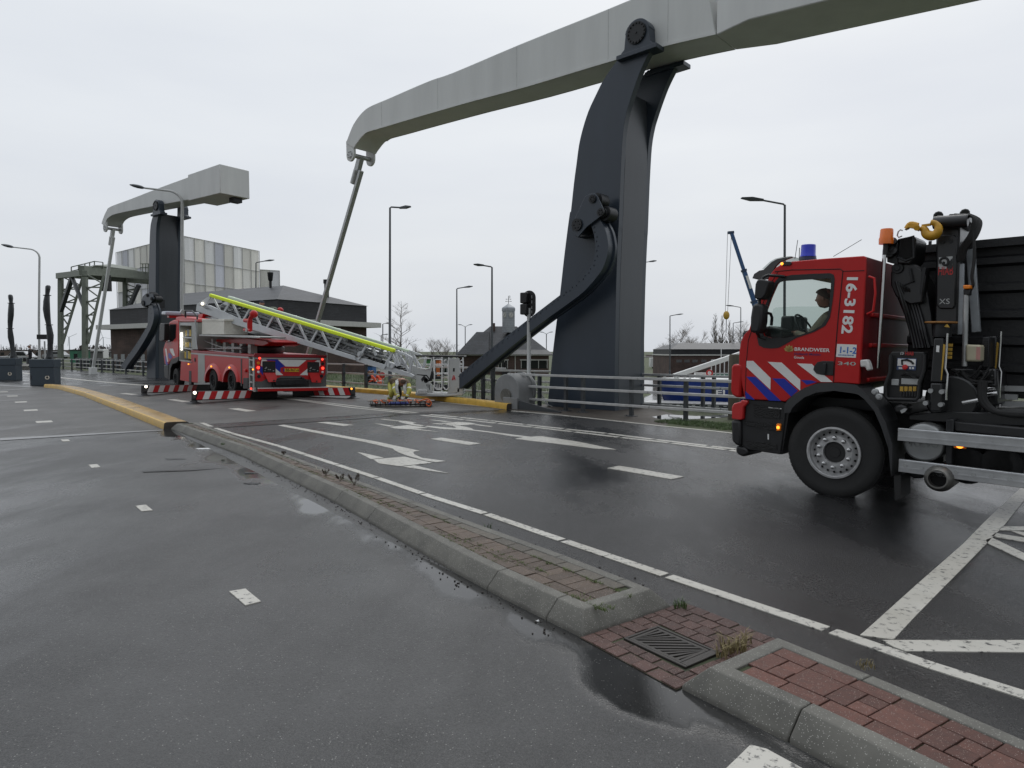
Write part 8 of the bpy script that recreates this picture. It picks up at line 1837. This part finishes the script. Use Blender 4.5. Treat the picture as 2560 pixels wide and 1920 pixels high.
def pile():
    g = G(1832, 1062); t = thing('timber_pile', (g.x + .42, g.y + 1.2, -1), 0, 'thick weathered timber pile between the railing and the crane truck', 'post'); b = MB(); b.lathe([(.15, 0), (.145, 1.8), (.14, 2.58), (.12, 2.62), (.001, 2.63)], n=14); b.build('post', mat('weathered_timber', (.10, .085, .06), .85, var=.4, scale=4, streak=.15, bump=.5, bscale=30), t, smooth=40)
pile()
# ---- vehicles and small things far away
def car(px, Y, zg, label, col, L=4.3, h=1.45, van=False, rz=0.):
    g = P(px, 900, Y); t = thing('parked_van' if van else 'parked_car', (g.x, Y, zg), rz, label, 'van' if van else 'car', 'vehicles parked far away'); m = mat('paint_' + label.split()[0], col, .25, var=.05, coat=.3); w = .9
    pr = [(-L / 2, .35), (-L / 2, .75), (-L * .45, .85), (-L * .22, .95), (-L * .08, h), (L * .30, h), (L * .44, .95), (L / 2, .85), (L / 2, .35)] if not van else [(-L / 2, .35), (-L / 2, .9), (-L * .38, 1.1), (-L * .27, h), (L / 2, h), (L / 2, .35)]
    b = MB(); b.xzprism(pr, -w, w); b.build('body', m, t, bevel=.08)
    gl = [(-L * .20, .98), (-L * .08, h - .1), (L * .28, h - .1), (L * .38, .98)] if not van else [(-L * .36, 1.15), (-L * .28, h - .25), (-L * .12, h - .25), (-L * .12, 1.15)]
    b = MB(); b.xzprism(gl, -w - .01, w + .01); b.build('window', m_darkglass, t)
    for x in (-L * .32, L * .32): b = MB(); b.cyl((x, -w - .02, .32), (x, w + .02, .32), .32, 14); b.build('wheels', m_rubber, t)
    b = MB(); b.ball((-L / 2, -.5, .7), .09, 6); b.ball((-L / 2, .5, .7), .09, 6); b.build('headlights', m_white, t)
car(46, 110, 0, 'silver hatchback driving behind the left barrier cabinet', (.45, .46, .47), 5.2, 1.7)
car(140, 130, .2, 'grey small car left of the gantry leg', (.25, .26, .27))
car(1655, 150, -2.2, 'white van parked right of the main pillar', (.6, .6, .6), 5.5, 2.4, True, math.pi)
car(1692, 160, -2.2, 'blueish van in front of a bare bank, right of the white van', (.1, .13, .2), 5, 2.2, True)
car(232, 125, 0, 'white van under the right gantry leg', (.55, .55, .55), 5, 2.1, True)
def box(name, px, py0, py1, wpx, Y, depth_, m, label, cat, roof=None, zg=None):
    k = Y / F_; a = P(px, py1, Y); zt = P(px, py0, Y).z; zg = a.z if zg is None else zg; t = thing(name, (a.x, Y, zg), 0, label, cat); b = MB(); b.box((0, 0, 0), (wpx * k, depth_, zt - zg)); b.build('wall', m, t, bevel=.02)
    b = MB(); b.box((-.1, -.12, zt - zg), (wpx * k + .1, depth_ + .1, zt - zg + .12)); b.build('roof', roof or m_slate, t)
    for i in range(max(1, int(wpx / 22))): b = MB(); x = (10 + 22 * i) * k; b.box((x, -.04, (zt - zg) * .35), (x + 9 * k, .02, (zt - zg) * .75)); b.build('window', m_darkglass, t)
    return t
m_far = mat('far_brown_brick', (.14, .11, .095), .8, var=.2); m_farg = mat('far_grey_cladding', (.16, .165, .17), .7, var=.15)
box('warehouse', -30, 876, 906, 190, 170, 14, m_far, 'long low brown building behind the far left lamp post', 'building', zg=0)
box('warehouse', 168, 882, 908, 110, 190, 14, m_farg, 'long low grey building behind the gantry legs', 'building', zg=0)
box('warehouse', 1600, 893, 910, 76, 420, 30, m_far, 'distant brown building beyond the white van, right of the pillar', 'building', zg=-2.2)
box('warehouse', 1637, 888, 906, 20, 440, 30, m_far, 'taller distant brown block at the horizon right of the pillar', 'building', zg=-2.2)
box('site_cabin', 175, 876, 902, 18, 95, 3, mat('site_green', (.05, .2, .12), .5, var=.1), 'small green site cabin between the gantry legs', 'cabin', zg=0)
box('site_cabin', 193, 880, 903, 34, 100, 3, m_farg, 'dark grey site cabin between the gantry legs, right of the green one', 'cabin', zg=0)
box('site_cabin', 1075, 893, 925, 50, 60, 3, mat('container_grey', (.24, .25, .25), .5, var=.1), 'grey site container behind the rescue basket', 'container', zg=-1.3)
box('skip_container', 1066, 898, 922, 20, 52, 2, mat('container_green', (.06, .22, .07), .5, var=.1), 'green waste container seen through the basket, left one', 'container', zg=-1.2)
box('skip_container', 1090, 898, 925, 9, 52, 2, mat('container_orange', (.5, .13, .03), .5, var=.1), 'orange container seen through the basket', 'container', zg=-1.2)
box('portable_toilet', 915, 915, 947, 17, 45, 1.2, mat('toilet_blue', (.02, .11, .32), .45, var=.1), 'blue portable toilet beyond the railing, right of the brick house', 'toilet', zg=-.8)
box('caravan', 932, 918, 942, 42, 52, 2.4, m_white, 'white trailer standing on the grass right of the blue toilet', 'trailer', zg=-.8)
def redsign():
    a = P(956, 938, 33); t = thing('round_sign', (a.x, 33, -.3), 0, 'round red sign behind the orange rescue workers', 'sign'); b = MB(); b.cyl((0, 0, 0), (0, 0, a.z + .3), .03, 8); b.build('pole', m_galv, t); b = MB(); b.cyl((0, -.02, a.z + .3), (0, -.05, a.z + .3), .15, 20); d = b.build('disc', mat('sign_red', (.5, .04, .04), .4, var=0), t); b = MB(); b.cyl((0, -.05, a.z + .3), (0, -.055, a.z + .3), .05, 12); b.build('centre_mark', m_yellow, d)
redsign()
def turbine(px, pyhub, Y, r, label):
    h = P(px, pyhub, Y); t = thing('wind_turbine', (h.x, Y, 0), 0, label, 'wind turbine', 'wind turbines on the horizon'); m = mat('pale_turbine', (.5, .52, .55), .6, var=0); b = MB(); b.cyl((0, 0, 0), (0, 0, h.z), r * .05, 8, r * .03); b.build('tower', m, t)
    for k in range(3): a = R(90 + 120 * k + px); b = MB(); b.bar((0, -1, h.z), (r * math.cos(a), -1, h.z + r * math.sin(a)), r * .045, .3); b.build('blade', m, t)
turbine(173, 843, 900, 12, 'tiny wind turbine left of the hanger rod of the far bridge'); turbine(258, 843, 900, 13, 'tiny wind turbine left of the brick house')
# ---- bare trees
m_bark = mat('grey_brown_bark', (.10, .085, .07), .85, var=.3, scale=6); m_twig = mat('brown_twigs', (.19, .16, .135), .85, var=.25)
def bare_tree(px, Y, zg, ytop, label, seed, spread=.5, up=.55, levels=4, nb=4, group=None, thick=1., excurrent=False):
    g = P(px, 900, Y); h = P(px, ytop, Y).z - zg; t = thing('bare_tree', (g.x, Y, zg), 0, label, 'tree', group); rnd = random.Random(seed); B, T = MB(), MB()
    def grow_(p, d, L, r, lv):
        n = 3; pts = [p]; q = p; dd = d.copy()
        for i in range(n): dd = (dd + V((rnd.uniform(-.14, .14), rnd.uniform(-.14, .14), rnd.uniform(-.03, .10)))).normalized(); q = q + dd * (L / n); pts.append(q)
        (B if lv > levels - 3 else T).tube(pts, [r, r * .85, r * .7, r * .5], 5 if lv > levels - 2 else 3, cap=False)
        if lv == 0: return
        for k in range(nb if lv > 1 else nb + 1):
            f = rnd.uniform(.3, 1); i = min(2, int(f * 3)); o_ = pts[i].lerp(pts[i + 1], f * 3 - i); a = rnd.uniform(0, 6.28); nd = (dd * up + V((math.cos(a), math.sin(a), rnd.uniform(-.05, .35))) * spread).normalized(); grow_(o_, nd, L * rnd.uniform(.5, .68), r * .5, lv - 1)
    r0 = h * .014 * thick
    if excurrent:
        pts = [V((rnd.uniform(-.02, .02) * h * .3, rnd.uniform(-.02, .02) * h * .3, h * i / 10)) for i in range(11)]; B.tube(pts, [r0 * (1 - .9 * i / 10) for i in range(11)], 7)
        for i in range(int(44 * excurrent)):
            f = rnd.uniform(.16, .98); k = min(9, int(f * 10)); o_ = pts[k].lerp(pts[k + 1], f * 10 - k); a = rnd.uniform(0, 6.28); L = h * (spread * .5) * (1.05 - f) ** .8 + h * .02
            grow_(o_, V((math.cos(a), math.sin(a), up)).normalized(), L, r0 * (1 - .9 * f) * .5, 2)
    else: grow_(V((0, 0, 0)), V((0, 0, 1)), h * .62, r0, levels)
    B.build('trunk', m_bark, t, smooth=60); T.build('crown', m_twig, t, smooth=0)
    return t
bare_tree(1003, 48, -1.0, 753, 'slender bare tree standing alone against the sky right of the tall dark lamp', 21, spread=.52, up=.55, nb=3, excurrent=1.)
gt = 'bare trees on the horizon'
for px, Y, yt, lb, sd in ((1084, 130, 848, 'bare tree behind the basket, tallest of that clump', 1), (1102, 135, 852, 'bare tree behind the basket, middle of that clump', 2), (1122, 132, 850, 'bare tree just left of the lamp above the basket', 3), (1050, 150, 866, 'low bare tree right of the ladder tip', 4), (1030, 150, 872, 'lowest bare bush-like tree between ladder tip and basket', 5)):
    bare_tree(px, Y, -2.2, yt, lb, sd, spread=.6, up=.75, levels=4, nb=5, group=gt, thick=1.)
for i, (px, yt, sp, lb) in enumerate(((1672, 845, .6, 'small bare tree at the left end of the shed roof'), (1700, 826, .6, 'round crowned bare tree behind the left part of the shed'), (1722, 838, .6, 'bare tree behind the shed, second of the rounded ones'), (1742, 842, .6, 'bare tree behind the shed, lower and paler'), (1762, 838, .6, 'bare tree behind the shed, just left of the poplars'), (1846, 822, .6, 'bare tree between the hook and the lamps'), (1868, 826, .6, 'bare tree touching the truck mirror'), (1655, 860, .6, 'lowest bare tree, left of the lamp by the shed'))):
    bare_tree(px, 140 + 6 * (i % 3), -2.2, yt, lb, 30 + i, spread=sp, up=.8, levels=4, nb=5, group=gt, thick=1.)
for i, (px, yt) in enumerate(((1787, 786), (1804, 790), (1822, 800))):
    bare_tree(px, 142 + 3 * i, -2.2, yt, ('narrow bare poplar, tallest and leftmost of three', 'narrow bare poplar, middle one of three', 'narrow bare poplar beside the crane hook')[i], 60 + i, spread=.30, up=2.6, nb=4, group='bare poplars behind the shed', excurrent=1.8, thick=.8)
def treeline(x0, x1, Y, ytop, label, seed):
    rnd = random.Random(seed); b = MB(); k = Y / F_; z0 = 0.
    for i in range(1500):
        px = rnd.uniform(x0, x1); g = P(px, 900, Y); top = P(px, ytop + 6 * math.sin(px * .13) + rnd.uniform(0, 10), Y).z; yy = Y + rnd.uniform(-6, 6); dx = rnd.uniform(-.5, .5); z1 = rnd.uniform(.25, 1) * top
        p = V((g.x + dx, yy, z1)); w = rnd.uniform(.15, .5); b.poly([p + V((rnd.uniform(-w, w), rnd.uniform(-w, w), rnd.uniform(-w, w))) for _ in range(3)]); 
        if i % 12 == 0: b.tube([V((g.x, yy, 0)), V((g.x + dx, yy, top))], .12, 3, cap=False)
    tag(b.build('hedgerow', mat('winter_hedge', (.085, .075, .07), .9, var=.3), smooth=0, fix=False), label, 'hedgerow', kind='stuff')
treeline(-40, 150, 420, 864, 'distant line of bare winter trees behind the far left lamp', 3); treeline(200, 278, 210, 866, 'brown winter bushes beside the brick house on the left', 4)
# ---- grass, weeds, litter
m_grass = mat('wet_grass', (.055, .10, .022), .6, var=.4, scale=3); m_dry = mat('dry_grass', (.20, .16, .07), .7, var=.3); m_weed = mat('dead_weed', (.07, .05, .035), .8, var=.3)
def tuft(b, c, n, h, r, rnd, lean=.5):
    for _ in range(n):
        a = rnd.uniform(0, 6.28); p = V(c) + V((rnd.uniform(-r, r), rnd.uniform(-r, r), 0)); d = V((math.cos(a), math.sin(a), 0)); hh = h * rnd.uniform(.5, 1.1); w = V((-d.y, d.x, 0)) * .0022 * (1 + h * 4); m1 = p + d * hh * lean * .3 + V((0, 0, hh * .6)); e = p + d * hh * lean + V((0, 0, hh * rnd.uniform(.6, 1)))
        b.poly([p - w, p + w, m1 + w * .7, m1 - w * .7]); b.poly([m1 - w * .7, m1 + w * .7, e])
def verge():
    rnd = random.Random(12); b = MB()
    A, B = G(1640, 1056), G(1840, 1078)
    for i in range(2600):
        u, w = rnd.uniform(-.05, 1.6), rnd.random(); p = A.lerp(B, u) + V((.7, .72, 0)) * (w * 1.1 - .05)
        tuft(b, (p.x, p.y, -.01), 3, .09, .03, rnd, .6)
    for i in range(5200):
        s, tt = rnd.uniform(7, 40), abs(rnd.gauss(0, 5)) + .35; p = st(s, -.3 + tt); tuft(b, (p.x, p.y, ground_z(s, tt - .3) - .02), 2, .28 if tt < 6 else .4, .1, rnd, .5)
    tag(b.build('verge_grass', m_grass, smooth=0, fix=False), 'green grass growing on the verge and bank behind the railings', 'grass', kind='stuff')
verge()
b = MB(); b.poly([G(*q, .002) for q in ((1250, 1023), (1330, 1010), (1640, 1022), (1700, 1040), (1660, 1066), (1490, 1046), (1280, 1026))]); o = b.build('soil', mat('wet_brown_soil', (.05, .04, .03), .6, var=.4, scale=2.5, bump=.6, bscale=25), smooth=0); tag(o, kind='structure')
b = MB(); b.poly([G(*q, .006) for q in ((1630, 1042), (1665, 1036), (1740, 1040), (1835, 1036), (1835, 1042), (1745, 1047), (1690, 1049), (1650, 1048))]); o = b.build('puddle', mat('still_puddle_water', (.02, .02, .02), .02, var=0), smooth=0); tag(o, kind='structure')
b = MB(); pv = [V(p[:2]) for p in gp([(-60, 924), (140, 925), (134, 917), (-60, 911)])]; b.hexa([V((*p, 0)) for p in pv], [V((*p, .35)) for p in pv]); tag(b.build('pavement', m_conc), kind='structure')
def weeds():
    rnd = random.Random(5)
    def th(name, px, py, z, label, cat='weed'): p = G(px, py, z); return thing(name, p, 0, label, cat, None), p
    for px, py, h, n, m, lb in ((1700, 1520, .075, 45, m_grass, 'green grass tuft at the end corner of the long traffic island'), (1835, 1625, .10, 90, m_dry, 'yellowish grass tuft between the drain and the red paved island'), (2165, 1668, .05, 28, m_dry, 'thin dry grass on the edge of the red paved island'), (1222, 1320, .07, 16, m_grass, 'few grass blades beside the white edge line'), (556, 1112, .05, 40, m_grass, 'small moss tuft on the concrete edge near the yellow kerb')):
        t, p = th('grass_tuft', px, py, .13 if px in (556, 2165) else 0.01, lb, 'grass'); b = MB(); rr = .07 if n > 60 else .04
        tuft(b, (0, 0, 0), n, h, rr, rnd, .6)
        if n > 60:
            for k in range(5): tuft(b, (-.10 + .05 * k, -.10 + .05 * k, 0), 18, h * .9, .03, rnd, .7)
        b.build('blades', m, t, smooth=0, fix=False)
    for px, py, h, lb in ((885, 1214, .15, 'tallest dead brown weed on the long traffic island'), (850, 1204, .10, 'dead brown weed left of the tallest one on the island'), (815, 1190, .09, 'low dead weed behind the pale twig on the island'), (710, 1138, .07, 'small dead weed near the far end of the island bricks')):
        t, p = th('dead_weed', px, py, .12, lb); b = MB()
        for _ in range(9 if h > .1 else 6):
            a = rnd.uniform(0, 6.28); e = V((math.cos(a) * h * .5, math.sin(a) * h * .5, h * rnd.uniform(.7, 1.1))); mid_ = e * .5 + V((rnd.uniform(-.01, .01), 0, h * .12)); b.tube([V((0, 0, 0)), mid_, e], [.0022, .0018, .001], 4)
            for k in range(6): q = mid_.lerp(e, k / 6); b.poly([q, q + V((rnd.uniform(-.02, .02), rnd.uniform(-.02, .02), -.012)), q + V((rnd.uniform(-.012, .012), .006, -.028))])
        b.build('stems', m_weed, t, smooth=0, fix=False)
    t, p = th('twig', 798, 1176, .125, 'pale bent twig lying on the long traffic island', 'twig'); b = MB(); b.tube([V((-.06, .05, .05)), V((-.04, .03, .01)), V((.02, -.02, .012)), V((.09, -.05, .005))], .004, 5); b.build('stick', mat('pale_twig', (.42, .38, .32), .7, var=.1), t)
    for px, py, m, s, lb in ((509, 1122, m_white, .15, 'scrap of white litter at the foot of the kerb'), (437, 1148, m_black, .2, 'flat black scrap lying on the service road'), (624, 1183, m_black, .11, 'small black scrap near the kerb, upper of two'), (632, 1209, m_black, .12, 'small black scrap near the kerb, lower of two'), (1344, 1554, m_white, .012, 'tiny white shell-like crumb at the kerb foot')):
        t, p = th('litter', px, py, .006, lb, 'litter'); b = MB(); n = 9; pts = [V((s * rnd.uniform(.5, 1.1) * math.cos(6.28 * i / n), s * .55 * rnd.uniform(.5, 1.1) * math.sin(6.28 * i / n), 0)) for i in range(n)]; b.hexa(pts, [p_ * .85 + V((0, 0, rnd.uniform(.003, .012))) for p_ in pts]); b.build('scrap', m, t, smooth=0)
    # moss along the brick joints and grit by the kerb
    b = MB(); Ls, la, ll = resample(IL1, 60); Rs, ra, _ = resample(IR1, 60)
    for i in range(1500):
        f = rnd.random() ** 1.4; w = rnd.choice((.24, .33, .42, .62)) + rnd.uniform(-.012, .012); p = la(f).lerp(ra(f), w)
        if math.sin(f * 40 + w * 9) + rnd.uniform(-.8, .8) < 0: continue
        tuft(b, (p.x, p.y, .118), 6, .024, .016, rnd, 1.2)
    tag(b.build('moss', mat('joint_moss', (.07, .10, .02), .85, var=.4, scale=9), smooth=0, fix=False), 'green moss growing in the paver joints of the long island', 'moss', kind='stuff')
    b = MB()
    for i in range(420):
        if i < 240: f = rnd.random(); p = la(f).lerp(ra(f), 1.03 + abs(rnd.gauss(0, .12)))
        else: f = rnd.random() * .6; p = la(f).lerp(ra(f), -.02 - abs(rnd.gauss(0, .09)))
        r = rnd.uniform(.003, .009); b.ball((p.x, p.y, .004 + r * .5), r, 4, (1, 1, .7))
    tag(b.build('grit', mat('dark_grit', (.035, .03, .027), .8, var=.4), smooth=0), 'loose dark grit along the kerb edges', 'grit', kind='stuff')
weeds()
# ---------------------------------------------------------------- keep every hierarchy at thing > part > sub-part
bpy.context.view_layer.update()
def depth(o):
    d = 1
    while o.parent: o = o.parent; d += 1
    return d
for o in list(bpy.data.objects):
    while depth(o) > 3:
        mw = o.matrix_world.copy(); o.parent = o.parent.parent; bpy.context.view_layer.update(); o.matrix_world = mw; bpy.context.view_layer.update()
